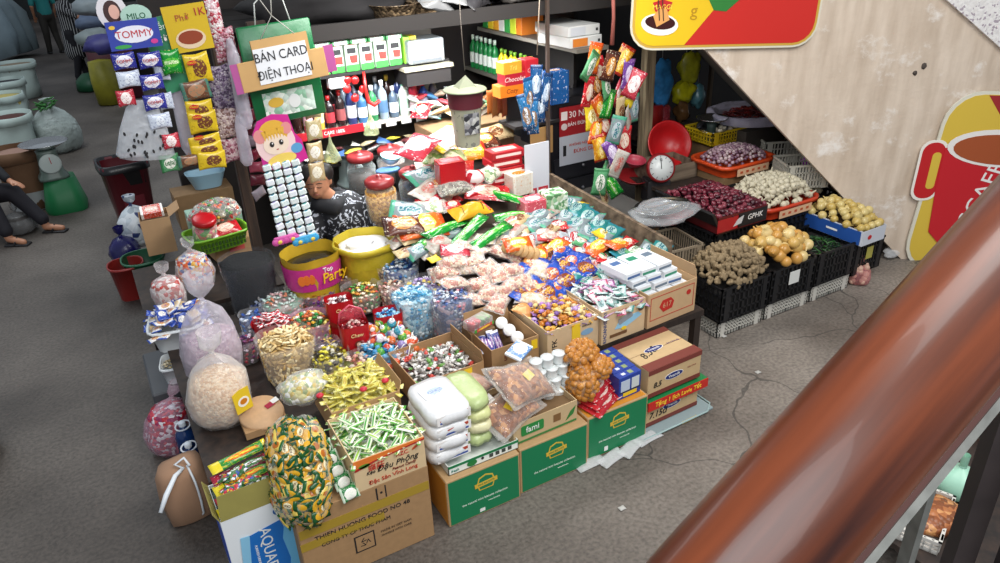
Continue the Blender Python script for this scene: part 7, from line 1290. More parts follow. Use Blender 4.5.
for x in (-.042, .018):
    b = MB(); b.tube([(x-.018, -.088+.004, 1.122), (x-.006, -.094, 1.117), (x+.006, -.094, 1.117), (x+.018, -.088, 1.121)], [.0015, .003, .003, .0015], 6); b.obj('closed_eye', mat('#2a1812', .6), hd)
    b = MB(); b.tube([(x-.022, -.086, 1.143), (x, -.092, 1.149), (x+.022, -.086, 1.143)], [.002, .004, .002], 6); b.obj('eyebrow', mat('#1c1410', .7), hd)
b = MB(); b.tube([(-.038, -.084, 1.068), (-.013, -.089, 1.066), (.012, -.084, 1.068)], [.002, .005, .002], 6); b.obj('mouth', mat('#8a4a40', .5), hd)
for o in C.objects:
    if o.parent is hd and o.type == 'MESH': pass
hd.rotation_euler = (0, 0, -.35)
t = thing('stool', 'dark plastic stool under the dozing vendor', 'stool', (V.x+.12, V.y+.02, 0)); b = MB(); b.lathe([(.001, .33), (.15, .33), (.16, .32), (.16, .30), (.001, .30)], 20, cap=False); b.obj('seat', mat('#2a3a5a', .5), t)
for a in range(4): b = MB(); b.tube([(.11*math.cos(a*PI/2+.78), .11*math.sin(a*PI/2+.78), .31), (.16*math.cos(a*PI/2+.78), .16*math.sin(a*PI/2+.78), .0)], .016, 6); b.obj('leg', mat('#2a3a5a', .5), t)
# ================================================================ VEGETABLE STALL
def floorcrate(x, y, w, d, label): return crate('white_crate', label, w, min(d, .40), .135, (x, y, 0), 0, mat('#c9c5bb', .5), cols=16, rows=5, bar=.012, rim=.02)
wx = [(3.46, .44), (3.93, .46), (4.42, .44)]
for k, (x, w_) in enumerate(wx): floorcrate(x, 3.20+.005*k, w_, .52, 'dusty white slatted crate on floor under the %s' % ['ginger crate', 'onion crate', 'green chilli crate'][k])
inn = []
for k, (x, w_, lab) in enumerate(((3.44, .47, 'black plastic crate heaped with ginger'), (3.925, .47, 'black plastic crate heaped with yellow onions, white tag on front'), (4.41, .44, 'black plastic crate with green chillies half in shade'), (4.86, .34, 'black plastic crate at right end under small onions carton'))):
    crate('black_crate', lab, w_, .43, .27, (x, 3.17+.01*k, .137 if k < 3 else .10), 0, mat('#17181b', .4), cols=11, rows=4, bar=.012, tagm=mat('#d9d9d4', .5) if k == 1 else (mat('#a8a04a', .5) if k == 3 else None))
    b = MB(); b.box(x+.012, x+w_-.012, 3.19+.01*k, 3.58+.01*k, .15, .345); o = b.obj('crate_liner', mat('#1a1715', .8), smooth=False); o.name = 'dark_sack'; tag(o, 'dark sack filling inside the %s' % lab.replace('black plastic crate', 'black crate'), 'sack')
def gingerm(k):
    b = MB(); random.seed(100+k)
    b.ball(.030, .018, .016, n=9, m=7, wob=.5, seed=k); 
    for j in range(3): a = rr_(0, 6.28); b.ball(.015, .012, .011, TM(.022*math.cos(a), .015*math.sin(a), rr_(-.006, .008), 0, 0, a), 7, 6, wob=.5, seed=k+j)
    return b.mesh('ginger_root', mat('#8a7658', .8, noise_s=50, noise_a=.3))
gms = [gingerm(k) for k in range(5)]
random.seed(5)
heap('ginger_root', 'knobbly beige ginger root heaped in leftmost black crate', 'ginger', 'ginger roots in black crate', gms, 3.70, 3.39, .27, .21, .41, .14, .042, layers=2, flat=False, power=2.4, s=(.9, 1.35))
def onionm(c, k):
    b = MB(); b.lathe([(.001, -.036), (.016, -.034), (.033, -.018), (.038, 0), (.034, .018), (.018, .032), (.006, .040), (.004, .056), (.001, .058)], 14, cap=False, wob=.08, seed=k)
    return b.mesh('onion', mat(c, .3, noise_s=14, noise_a=.12))
om = [onionm('#c9a35a', 1), onionm('#b8863c', 2), onionm('#d9bf82', 3), onionm('#c89448', 4)]
heap('onion', 'shiny yellow onion heaped in black crate beside the ginger', 'onion', 'yellow onions in front crate', om, 4.17, 3.39, .235, .21, .43, .12, .076, layers=2, flat=False, power=2.4, s=(.95, 1.3))
ch = MB(); ch.tube([(-.03, 0, 0), (-.01, .004, .002), (.012, 0, 0), (.03, -.006, -.002)], [.002, .006, .005, .001], 6); chm = ch.mesh('green_chilli', rnd(['#12300f', '#1c4416', '#0e2410', '#28561c'], .35))  # greens darkened: the shadow in the crate is put into the palette
heap('green_chilli', 'small green chilli darkened for shadow, lying in third black crate', 'chilli', 'green chillies in third crate', [chm], 4.62, 3.38, .17, .18, .36, .03, .035, layers=1, s=(1, 1.3))
# carton of small onions on the right crate
t = carton('onion_carton', 'white and blue card box of small pale onions at right end of stall', .27, .56, .12, (4.83, 3.14, .385), rz=.02, m=mat('#c8ccd4', .5), top='open', fill=.07); panel(t, 'blue_face', .50, .11, mat('#24509a', .4), (-.0015, .27, .058), rot=(PI/2, 0, -PI/2)); panel(t, 'red_logo', 0, 0, RED, (.08, -.002, .06), poly=ell(.022, .018)); panel(t, 'blue_caption', .1, .015, WHITE, (-.004, .27, .06), rot=(PI/2, 0, -PI/2))
sm_ = [onionm('#cdb878', 6), onionm('#bfa45a', 7)]
heap('small_onion', 'small pale yellow onion heaped in white and blue card box', 'onion', 'small onions in card box', sm_, 4.96, 3.43, .12, .25, .51, .08, .060, layers=2, flat=False, rnd_=False, s=(.8, .95))
b = MB(); 
t = knot_bag('net_bag', 'pink net bag of garlic bulbs on floor at right end of the crates', at(866, 286, 0)+Vector((0, .08, 0)), .095, .17, .03, None, m=film('#d98a8a', .3, .3)); 
gb_ = MB(); gb_.ball(.026, .026, .024, n=9, m=7, wob=.15, seed=2); gbm = gb_.mesh('pink_bulb', mat('#c9a08c', .5))
c0 = t.location
for k in range(34): a = rr_(0, 6.28); e = rr_(0, 1); inst('pink_bulb', gbm, (c0.x+.085*math.sqrt(1-e*.6)*math.cos(a)*.85, c0.y+.085*math.sin(a)*.85*math.sqrt(1-e*.6), .03+.12*e), (a, e, a), 'pale pink bulb inside the net bag on the floor', 'garlic', 'pale bulbs in net bag')
b = MB(); b.ball(.10, .06, .04, wob=.5, seed=6); b.obj('white_plastic_scrap', MILKY, label='scrap of white plastic lying against stair wall foot', cat='plastic').location = at(893, 252, .05)
# second tier: shallots in a red printed box, garlic in an orange tray, both on black crates
crate('black_crate', 'black crate on second tier under the box of dark red shallots', .50, .60, .46, (3.80, 3.64, .10), 0, mat('#17181b', .4), cols=12, rows=6, bar=.012)
crate('black_crate', 'black crate on second tier under the orange tray of garlic', .60, .46, .42, (4.33, 3.64, .10), 0, mat('#17181b', .4), cols=12, rows=6, bar=.012)
crate('black_crate', 'long black crate behind chilli crate at the stair edge', .40, .46, .42, (4.96, 3.80, .10), 0, mat('#17181b', .4), cols=12, rows=6, bar=.012, tagm=mat('#d0d0cc', .5))
for x0, x1, y0 in ((3.81, 4.29, 3.66), (4.34, 4.92, 3.66), (4.97, 5.35, 3.82)):
    b = MB(); b.box(x0, x1, y0, y0+.42, .11, .50 if x0 < 4.3 else .47); b.obj('dark_sack', mat('#141313', .9), smooth=False, label='dark filled sack inside the second tier crate at %s' % ('left' if x0 < 4 else 'centre' if x0 < 4.9 else 'right'), cat='sack')
SH = .64
t = carton('shallot_box', 'red and black printed open carton of dark red shallots on second tier', .50, .64, .13, (3.81, 3.62, .565), rz=.0, m=mat('#5a1418', .4), top='open', fill=.10, fillmat=mat('#2a0c10', .7)); panel(t, 'black_face', .30, .11, INK, (.345, -.001, .065)); text(t, 'GPHK', .06, WHITE, (.37, -.003, .07), shear=.1); panel(t, 'red_face', .22, .10, mat('#a81c24', .4), (.10, -.001, .06)); panel(t, 'white_leaf', 0, 0, mat('#c8c8c8', .4), (.20, -.003, .06), poly=[(-.05, -.03), (.03, -.02), (.05, .04), (-.01, .02)])
b = MB(); b.box(0, .02, 0, .64, .0, .12, M=TM(0, 0, 0, 0, -.5, 0)); o = b.obj('side_flap', mat('#1c1c1e', .4), t, smooth=False); o.location = (-.01, 0, .06)
sh = MB(); sh.lathe([(.001, -.022), (.008, -.020), (.017, -.006), (.016, .006), (.007, .018), (.002, .028), (.001, .030)], 10, cap=False); shm = [sh.mesh('shallot', rnd(['#4a1420', '#5e1c2a', '#3a0f1a', '#7a3440', '#6a2432'], .3))]
heap('shallot', 'glossy dark red shallot heaped in red and black printed carton', 'shallot', 'dark red shallots', shm, 4.06, 3.94, .235, .30, .69, .09, .038, layers=1, flat=False, rnd_=False, s=(.95, 1.25))
def otray(name, label, x, y, z, w, d, h, c1, rz=0, txt=None):
    t = thing(name, label, 'tray', (x, y, z), rz); b = MB(); b.lathe([(w*.46, 0), (w*.5, h), (w*.53, h+.004), (w*.53, h-.03), (w*.51, h-.03)], 36, cap=False, sy=d/w, sq=7); b.lathe([(w*.48, h), (w*.45, .01), (.001, .01)], 36, cap=False, sy=d/w, sq=7); b.obj('body', mat(c1, .35), t)
    pf_ = panel(t, 'pale_front', w*.6, h*.62, mat('#d9b08c', .4), (0, -d*.5-.012, h*.40), rot=(PI/2, 0, 0))
    for k in range(5): panel(pf_, 'red_print', w*.05, h*.2, mat('#b8502c', .4), (-w*.22+w*.11*k, 0, .002), (0, 0, 0), .001)
    return t
otray('garlic_tray', 'red-orange plastic tray of white garlic on second tier', 4.63, 3.86, .53, .60, .46, .10, '#c23a1c', .0)
b = MB(); b.lathe([(.004, -.020), (.020, -.014), (.025, 0), (.019, .012), (.006, .020), (.004, .045), (.001, .047)], 12, cap=False)
for i, v in enumerate(b.v): a = math.atan2(v.y, v.x); f = 1+.09*math.cos(6*a); b.v[i] = Vector((v.x*f, v.y*f, v.z))
gml = [b.mesh('garlic_bulb', mat('#c4bba2', .55, noise_s=30, noise_a=.15))]
heap('garlic_bulb', 'whitish garlic bulb with stalk heaped in red-orange tray', 'garlic', 'garlic bulbs in tray', gml, 4.63, 3.88, .30, .23, .63, .11, .046, layers=2, flat=False, rnd_=True, power=3, s=(.95, 1.3))
heap('garlic_bulb', 'whitish garlic bulb spilling over to black crate near stair edge', 'garlic', 'garlic bulbs near stair edge', gml, 5.12, 4.00, .16, .18, .53, .09, .05, layers=1, flat=False, s=(.95, 1.25))
# third tier
b = MB(); t = thing('veg_table', 'dark wooden table at the back of vegetable stall', 'table', (3.62, 4.30, 0)); b.box(.35, 2.3, 0, 1.2, .60, .63); b.obj('table_top', DW, t, smooth=False)
for x, y in ((.40, .04), (2.26, .04), (.40, 1.06), (2.26, 1.06)): b = MB(); b.box(x-.03, x+.03, y-.03, y+.03, 0, .60); b.obj('leg', DW, t, smooth=False)
otray('orange_tray', 'orange-red plastic tray of small purple shallots behind the dark red ones', 4.72, 4.40, .70, .60, .44, .10, '#c8461c', -.0)
b = MB(); b.box(4.46, 4.98, 4.22, 4.60, .632, .698); b.obj('tray_block', KDARK, smooth=False, label='flat dark box lifting the orange tray of purple shallots', cat='box')
ps = MB(); ps.ball(.015, .013, .013, n=8, m=6, wob=.2, seed=1); psm = [ps.mesh('small_shallot', rnd(['#8a6a78', '#a88a94', '#6a4a5c', '#9a8088', '#b8a4a4'], .45))]
heap('small_shallot', 'small dusty purple shallot heaped in orange-red tray', 'shallot', 'small purple shallots', psm, 4.72, 4.40, .28, .19, .79, .09, .032, layers=1, flat=False, power=3, s=(1, 1.35))
t = crate('yellow_basket', 'yellow plastic basket holding steel bowls and eggs behind purple shallots', .46, .36, .12, (4.70, 4.64, .82), .0, mat('#c8a81c', .4), cols=14, rows=3, cat='basket'); b = MB(); b.box(4.73, 5.13, 4.67, 4.97, .632, .815); b.obj('basket_block', KDARK, smooth=False, label='dark box under the yellow basket', cat='box')
def bowl(name, label, loc, r, h, m, tilt=(0, 0), cat='bowl'):
    t = thing(name, label, cat, loc, rot=(tilt[0], tilt[1], 0)); b = MB(); b.lathe([(.001, 0), (r*.45, 0), (r*.85, h*.55), (r, h), (r*1.08, h+.004), (r*1.06, h-.004), (r*.97, h-.006), (r*.8, h*.52), (r*.42, .006), (.001, .006)], 30, cap=False); b.obj('body', m, t); return t
bowl('steel_bowl', 'shiny steel bowl at left in the yellow basket', (4.82, 4.78, .90), .13, .06, STEEL, (.15, -.1)); bowl('steel_bowl', 'shiny steel bowl at right in the yellow basket', (5.03, 4.88, .90), .10, .06, STEEL, (.2, .2))
eg = MB(); eg.ball(.021, .021, .028, n=12, m=9); egm = eg.mesh('egg', mat('#cfc2ac', .4))
for k in range(7): inst('egg', egm, (4.86+.06*(k % 4), 4.72+.05*(k//4), .925+.01*(k % 2)), (1.3, k, 0), 'pale egg lying among steel bowls in yellow basket', 'egg', 'eggs in yellow basket')
t = bowl('red_basin', 'red plastic basin standing on edge left of yellow basket', (4.42, 4.95, .80), .19, .14, mat('#b8181c', .35), (1.0, -.5), 'basin')
t = thing('wooden_tray', 'worn brown wooden box below red basin, behind grey flat table', 'box', (4.02, 4.55, .632), -.05); b = MB(); b.box(0, .42, 0, .012, 0, .14); b.box(0, .42, .32, .332, 0, .14); b.box(0, .012, 0, .33, 0, .14); b.box(.408, .42, 0, .33, 0, .14); b.box(0, .42, 0, .33, 0, .01); b.obj('body', wood('#4a3c30', '#8a7a66', 2, .8, 0), t, smooth=False)
bowl('steel_pan', 'steel scale pan on dark stand behind red basin and yellow basket', at(712, 122, 1.0), .13, .04, STEEL, (0, 0), 'pan'); b = MB(); b.lathe([(.10, -.36), (.06, -.33), (.04, -.05), (.05, 0)], 14); b.obj('pan_stand', mat('#2a3a34', .5), label='dark green scale stand under steel pan', cat='scale').location = at(712, 122, 1.0)
# dial scale face lying left
t = thing('round_dial', 'round white dial with dark red rim leaning beside wooden box', 'scale', at(660, 168, .78), rot=(PI/2-.35, 0, -.35)); b = MB(); b.lathe([(.001, 0), (.12, 0), (.125, .01), (.12, .035), (.105, .04)], 30, cap=False); b.obj('rim', mat('#8a1c20', .4), t); b = MB(); b.lathe([(.001, .03), (.108, .03), (.108, .034), (.001, .034)], 30, cap=False); b.obj('dial', mat('#d9dcd9', .3), t)
for k in range(12): a = 2*PI*k/12; m_ = MB(); m_.box(-.002, .002, -.009, .009, .034, .036, M=TM(.09*math.cos(a), .09*math.sin(a), 0, 0, 0, a+PI/2)); m_.obj('tick', INK, t, smooth=False)
b = MB(); b.box(-.003, .003, -.01, .08, .036, .038); b.obj('needle', INK, t, smooth=False); text(t, '12', .03, INK, (0, .065, .036), (0, 0, 0), ext=.0006)
b = MB(); b.box(-.10, .10, -.02, .16, -.32, -.11, b=.01); o = b.obj('scale_body', mat('#2c2a2c', .5), t, smooth=False); o.rotation_euler = (-(PI/2-.35), 0, 0)
# grey flat table board
t = thing('grey_table', 'low grey board table between plank and shallot box', 'table', (3.32, 4.02, 0)); b = MB(); b.box(0, .29, 0, .38, .54, .57); b.box(0, .44, .38, .98, .54, .57); b.obj('table_top', mat('#5a5854', .6, noise_s=5, noise_a=.2), t, smooth=False)
for x, y in ((.03, .03), (.26, .03), (.03, .94), (.28, .94)): b = MB(); b.box(x-.02, x+.02, y-.02, y+.02, 0, .54); b.obj('leg', KDARK, t, smooth=False)
# steel dish in clear plastic on red basin and rattan basket
t = crate('rattan_basket', 'grey-beige slatted basket right of the plank, below the plastic covered dish', .36, .36, .26, (3.27, 3.60, .30), -.1, mat('#8a7c68', .6), cols=14, rows=2, cat='basket'); b = MB(); b.box(3.28, 3.60, 3.60, 3.94, 0, .30); b.obj('basket_stand', KDARK, smooth=False, label='dark box under the grey-beige slatted basket', cat='box')
bowl('red_basin', 'red basin under plastic covered steel dish, beside divider plank', at(668, 222, .60), .17, .10, mat('#a81c18', .35), (0, 0), 'basin')
bowl('steel_dish', 'oval steel dish under clear plastic, right of plank', at(662, 212, .72), .20, .05, STEEL, (0, 0), 'dish').scale = (1.1, .75, 1)
for k in range(2): bowl('steel_scoop', 'narrow steel scoop dish lying inside oval steel dish, %s one' % ['nearer', 'farther'][k], at(662, 212, .745)+Vector((0, -.05+.09*k, .01)), .14, .035, STEEL, (0, 0), 'dish').scale = (1, .38, 1)
b = MB(); b.ball(.26, .20, .05, n=24, m=10, wob=.35, seed=12); b.obj('plastic_sheet', film('#d9dde0', .06, .05), label='crumpled clear plastic sheet over the oval steel dish', cat='plastic sheet').location = at(662, 212, .77)
# chilli basin behind, under the stair
pc = at(747, 112, 1.02); bowl('wide_basin', 'grey basin lined with clear plastic full of dried red chillies, rear by stair', (pc.x, pc.y, .93), .30, .10, mat('#8a8590', .5), (0, 0), 'basin')
b = MB(); b.lathe([(.26, .07), (.32, .115), (.35, .10), (.36, .04)], 30, cap=False, wob=.15, seed=3); b.obj('basin_liner', film('#cfc8dc', .4, .15), label='clear plastic liner hanging over rim of wide grey basin', cat='plastic').location = (pc.x, pc.y, .93)
rc = MB(); rc.tube([(-.035, 0, 0), (-.01, .006, .003), (.015, 0, 0), (.035, -.008, 0)], [.002, .006, .005, .001], 6); rcm = rc.mesh('dried_chilli', rnd(['#5a1414', '#7a1c18', '#4a0f12', '#8a2c1c'], .4))
heap('dried_chilli', 'dried dark red chilli heaped in plastic lined basin', 'chilli', 'dried red chillies', [rcm], pc.x, pc.y, .20, .17, .985, .04, .04, layers=2, s=(1, 1.5))
b = MB(); b.box(-.25, .25, -.25, .25, 0, .29); o = b.obj('basin_crate', mat('#3a342e', .7), smooth=False, label='dark crate supporting the wide chilli basin', cat='crate'); o.location = (pc.x, pc.y, .635)
for k, (px, py, w_, lab) in enumerate(((772, 148, .42, 'worn white slatted crate in front of chilli basin'), (792, 172, .36, 'worn white slatted crate close to the stair edge'), (735, 132, .30, 'greyish slatted crate behind yellow basket'))):
    q_ = at(px, py, .72); crate('slatted_crate', lab, w_, .30, .20, (q_.x-w_/2, q_.y-.1, .632), -.45, mat(['#b0aca0', '#a8a498', '#7a766c'][k], .6), cols=14, rows=3, bar=.010)
b = MB(); b.ball(.06, .05, .07, wob=.5, seed=5); b.obj('purple_plastic', mat('#8a2a9a', .3), label='bright purple plastic bag tucked between garlic and stair', cat='bag').location = at(808, 160, .72)
# back of the stall: dark wall, post, hanging bags, red tub
b = MB(); b.box(3.7, 9.5, 6.3, 6.42, 0, 3.4); b.obj('wall_right', mat('#221d1a', .85, noise_s=3, noise_a=.4), smooth=False, kind='structure')
t = thing('pale_post', 'weathered pale wooden post right of hanging snack bundle', 'post', aty(645, 130, 5.0)*1.0); t.location.z = 0; b = MB(); b.box(-.05, .05, -.04, .04, .0, 2.6, b=.005); b.obj('body', wood('#4a3c2c', '#9a8a6c', 3, .8, 2), t, smooth=False)
t = thing('thin_stake', 'thin dark stake left of the stair wall edge', 'post', aty(708, 110, 5.5)); t.location.z = 0; b = MB(); b.box(-.02, .02, -.02, .02, .0, 2.3, b=.003); b.obj('body', wood('#3a2c20', '#6a543c', 3, .8, 2), t, smooth=False)
for k, (px, py, sx_, sz_, c_, lab) in enumerate(((661, 82, .14, .20, '#3a8ac8', 'bright blue and white plastic bag hanging right of pale post'), (690, 66, .12, .15, '#b8b82c', 'yellow green bag hanging below the seasoning advertisement board'), (684, 92, .13, .11, '#c8c41c', 'bright yellow plastic hanging below the yellow green bag'), (697, 96, .07, .12, '#5a8a94', 'grey blue pouch hanging beside bright yellow plastic'), (682, 112, .08, .10, '#6a4a2c', 'brown pouch hanging under yellow plastic'))):
    t = thing('hanging_bag', lab, 'bag', aty(px, py, 5.3)); b = MB(); b.ball(sx_, .07, sz_, n=20, m=14, wob=.4, seed=k*4); b.obj('bag_skin', mat(c_, .2, noise_s=12, noise_a=.5, bump=.6), t); b = MB(); b.tube([(0, 0, sz_*.9), (.0, 0, sz_+.5)], .004, 5); b.obj('string', mat('#8a8a84', .6), t)
b = MB(); b.box(-.07, .07, -.07, .07, 0, .22, b=.01); o = b.obj('red_canister', mat('#8a1818', .35), label='red canister on ledge right of pale post', cat='canister'); o.location = aty(652, 128, 5.3)
b = MB(); b.lathe([(.08, 0), (.07, .02), (.07, .16), (.055, .18)], 18); o = b.obj('dark_red_jar', film('#a83a44', .5, .1), label='small see-through red jar beside red canister', cat='jar'); o.location = aty(662, 124, 5.3)
b = MB(); b.box(-.3, .5, -.12, .2, -.04, 0); o = b.obj('rear_ledge', DW, smooth=False, label='dark ledge holding red canister and small red jar', cat='ledge'); o.location = aty(652, 128, 5.3)
b = MB(); b.box(-.3, -.26, -.1, .15, -1.02, 0); b.box(.46, .5, -.1, .15, -1.02, 0); 
for k, (px, py, r_, lab) in enumerate(((632, 182, .13, 'dark red basin low under the hanging snack bundle'), (634, 166, .09, 'small patterned red bowl above dark red basin'))): bowl('red_bowl', lab, aty(px, py, 4.8), r_, .06, mat(['#8a1c20', '#a8384a'][k], .35), (.2, 0))
for k in range(6): inst('dark_parcel', pk.setdefault('dp', packmesh(.34, .22, .16, rnd(['#1c1a1c', '#24262c', '#2c2420', '#1a2028'], .5), 7)), (3.75+.35*k, 5.45+rr_(-.1, .2), .75), (.3, rr_(-.3, .3), rr_(0, 3)), 'dark wrapped parcel in the shade at back of vegetable stall', 'parcel', 'dark parcels at back of vegetable stall')
# ================================================================ THE AISLE ON THE LEFT
WV = mat('#b4c4be', .6, noise_s=5, noise_a=.15, bump=.3)
def grain_sack(label, x, y, r, h, grain, m=None, roll=.10):
    t = open_bag('grain_sack', label, (x, y, 0), r, h, m or WV, wob=.16, roll=roll, fill=h-.05, fillmat=grain, sq=2.6, taper=.9, cat='sack'); return t
for px, py, r, h, g, lab in ((13, 166, .27, .62, mat('#4a2018', .8, noise_s=60), 'white woven sack of dark red beans, nearest of the open sacks'), (8, 140, .27, .62, mat('#b8a860', .8, noise_s=60), 'white woven sack of pale yellow grain behind the red beans'), (10, 120, .26, .60, mat('#1c1c24', .8), 'white woven sack of black grain behind the yellow grain'), (20, 100, .30, .62, mat('#8a7a64', .8, noise_s=60), 'wide white sack of buff grain, farthest of the open sacks')):
    p = at(px, py, 0); grain_sack(lab, p.x+.08, p.y+.2, r, h, g)
p = at(35, 208, 0); t = grain_sack('tall rolled brown sack of pinkish grain beside the dial scale', p.x-.0, p.y+.1, .23, .66, mat('#8a6a5c', .8, noise_s=60), mat('#6a4c34', .8, noise_s=5, noise_a=.15), .12)
b = MB(); b.lathe([(.212, .0), (.222, .20), (.226, .21)], 24, cap=False, sq=2.6); b.obj('white_lower_band', mat('#a8acae', .5), t); panel(t, 'blue_print', .025, .10, BLUE, (.14, -.235, .10), rot=(PI/2, 0, .3))
knot_bag('clear_sack', 'large clear sack of white bundles behind the dial scale', at(62, 150, 0), .30, .62, .1, mat('#9aa29c', .6, noise_s=12, noise_a=.3), m=film('#b8c4c0', .4, .25), fill=.6, tail=.04)
b = MB()
for k in range(18): b.ball(.09, .02, .012, TM(rr_(-.1, .1), rr_(-.1, .1), rr_(0, .1), rr_(-.8, .8), rr_(-.8, .8), rr_(0, 6)), 7, 5)
b.obj('green_herbs', mat('#2f6a2c', .5), label='bunch of green herbs beside clear sack', cat='vegetable', kind='stuff').location = at(47, 108, .6)
p = at(69, 212, 0); t = thing('green_crate_bag', 'bright green bag shaped block on floor carrying the dial scale', 'bag', (p.x, p.y+.15, 0)); b = MB(); b.lathe([(.20, 0), (.21, .05), (.15, .36), (.001, .36)], 20, cap=False, sq=4, wob=.05); b.obj('body', mat('#0f6a3a', .5), t)
dial_scale('dial_scale', 'green-grey dial scale with wide steel pan standing on green block in aisle', (p.x-.04, p.y+.14, .365), .1, mat('#5a6a62', .4), 1.35, .17)
# leaning sacks far left
for k, (px, py, h, c_, lab) in enumerate(((18, 62, 1.5, '#8a9ca4', 'plump pale blue sack leaning at the far left, nearest of the tall sacks'), (30, 58, 1.4, '#76868c', 'grey blue sack leaning between pale sack and teal shirted person'), (38, 56, 1.2, '#6e7c80', 'slim grey sack beside legs of teal shirted person'), (6, 48, 1.9, '#8a9a9a', 'tall pale sack at upper left corner'), (24, 40, 1.8, '#5a5a3c', 'olive sack standing behind the pale sacks'))):
    p = at(px, py, 0); b = MB(); b.lathe([(.001, 0), (.36, .02), (.42, h*.3), (.40, h*.7), (.25, h*.95), (.001, h)], 22, cap=False, sx=.9, sy=.6, wob=.25, seed=k*2, M=TM(0, 0, 0, 0, -.18, 0)); b.obj('leaning_sack', mat(c_, .6, noise_s=4, noise_a=.2, bump=.4), label=lab, cat='sack').location = (p.x-.2, p.y+.3, 0.08)
def striped():
    m, nt, b = _new('striped_cloth'); tc = nt.nodes.new('ShaderNodeTexCoord'); wv = nt.nodes.new('ShaderNodeTexWave'); wv.inputs['Scale'].default_value = 8; wv.bands_direction = 'Y'; r_ = nt.nodes.new('ShaderNodeValToRGB'); r_.color_ramp.elements[0].position = .78; r_.color_ramp.elements[0].color = srgb('#0c0c12'); r_.color_ramp.elements[1].position = .9; r_.color_ramp.elements[1].color = srgb('#a8a8a8')
    nt.links.new(tc.outputs['Object'], wv.inputs[0]); nt.links.new(wv.outputs['Fac'], r_.inputs[0]); nt.links.new(r_.outputs[0], b.inputs['Base Color']); b.inputs['Roughness'].default_value = .8; return m
def figure(label, loc, rz, top, bottom, hair, arm=None, lean=0, long=False):
    t = thing('person', label, 'person', loc, rz); L = lean
    arms = arm or [((-.20, 0, 1.36), (-.25, .02, 1.08), (-.22, -.10, .86)), ((.20, 0, 1.36), (.25, .02, 1.08), (.22, -.10, .86))]
    legs = [((-.09, 0, .88), (-.10, -.04, .48), (-.11, .06, .08)), ((.09, 0, .88), (.11, .02, .48), (.12, -.05, .08))]
    c = [((0, 0, .90), (0, L*.5, 1.15), .13, .12), ((0, L*.5, 1.15), (0, L, 1.36), .12, .13), ((-.16, L, 1.37), (.16, L, 1.37), .06, .06), ((0, L, 1.38), (0, L-.01, 1.50), .055, .05), ((0, L-.01, 1.55), (0, L-.0, 1.60), .075, .085), ((0, L-.085, 1.555), (0, L-.09, 1.565), .014, .01), ((-.085, L, 1.56), (-.085, L, 1.58), .012, .014), ((.085, L, 1.56), (.085, L, 1.58), .012, .014)]
    for a in arms: a = [Vector(q_)+Vector((0, L, 0)) for q_ in a]; c += [(a[0], a[1], .05, .042), (a[1], a[2], .040, .028)]; d = (a[2]-a[1]).normalized(); c += hand(a[2]+d*.01, d, 1, .010)
    for l in legs: c += [(l[0], l[1], .085, .058), (l[1], l[2], .056, .036), (l[2], (l[2][0], l[2][1]-.13, .035), .035, .03)]
    blend('body', c, skin, t, voxel=.012, smooth=2)
    sh_ = [((0, 0, .92), (0, L*.5, 1.15), .155, .145), ((0, L*.5, 1.15), (0, L, 1.36), .145, .15), ((-.17, L, 1.37), (.17, L, 1.37), .075, .075)]
    for a in arms: a = [Vector(q_)+Vector((0, L, 0)) for q_ in a]; sh_ += [(a[0], a[0].lerp(a[1], .8), .068, .06)]
    if long: sh_ += [((0, 0, .95), (0, 0, .55), .155, .20)]
    blend('shirt', sh_, top, t, voxel=.016)
    blend('trousers', [((0, 0, .90), (0, 0, .86), .15, .15)]+[(l[0], l[1], .105, .08) for l in legs]+[(l[1], l[2], .078, .06) for l in legs], bottom, t, voxel=.016)
    blend('hair', [((0, L+.02, 1.615), (0, L+.03, 1.57), .092, .09), ((0, L+.06, 1.56), (0, L+.06, 1.45), .07, .05)], hair, t, voxel=.014)
    for x in (-.03, .03): b = MB(); b.ball(.009, .006, .006, TM(x, L-.083, 1.585), 8, 6); b.obj('eye', INK, t)
    b = MB(); b.ball(.022, .006, .005, TM(0, L-.078, 1.53), 8, 6); b.obj('mouth', mat('#8a4a40', .5), t)
    for l in legs: b = MB(); b.lathe([(.001, 0), (.048, .0), (.05, .03), (.035, .07), (.001, .08)], 14, cap=False, sy=2.2, M=TM(l[2][0], l[2][1]-.05, 0)); b.obj('shoe', mat('#18181a', .5), t)
    return t
HM = mat('#120e0c', .5)
p = at(57, 53, 0); figure('person in teal shirt and dark trousers standing with back turned far down the aisle', p, PI+.3, mat('#1c7a78', .7), mat('#2a2620', .8), HM)
p = at(84, 79, 0); figure('person in long black shirt with pale stripes, arm stretched over goods at right of aisle', p, 1.3, striped(), mat('#0e0c14', .8), HM, arm=[((-.20, 0, 1.34), (-.16, -.26, 1.18), (-.10, -.50, 1.16)), ((.20, 0, 1.34), (.22, -.16, 1.10), (.14, -.38, 1.06))], lean=.0, long=True)
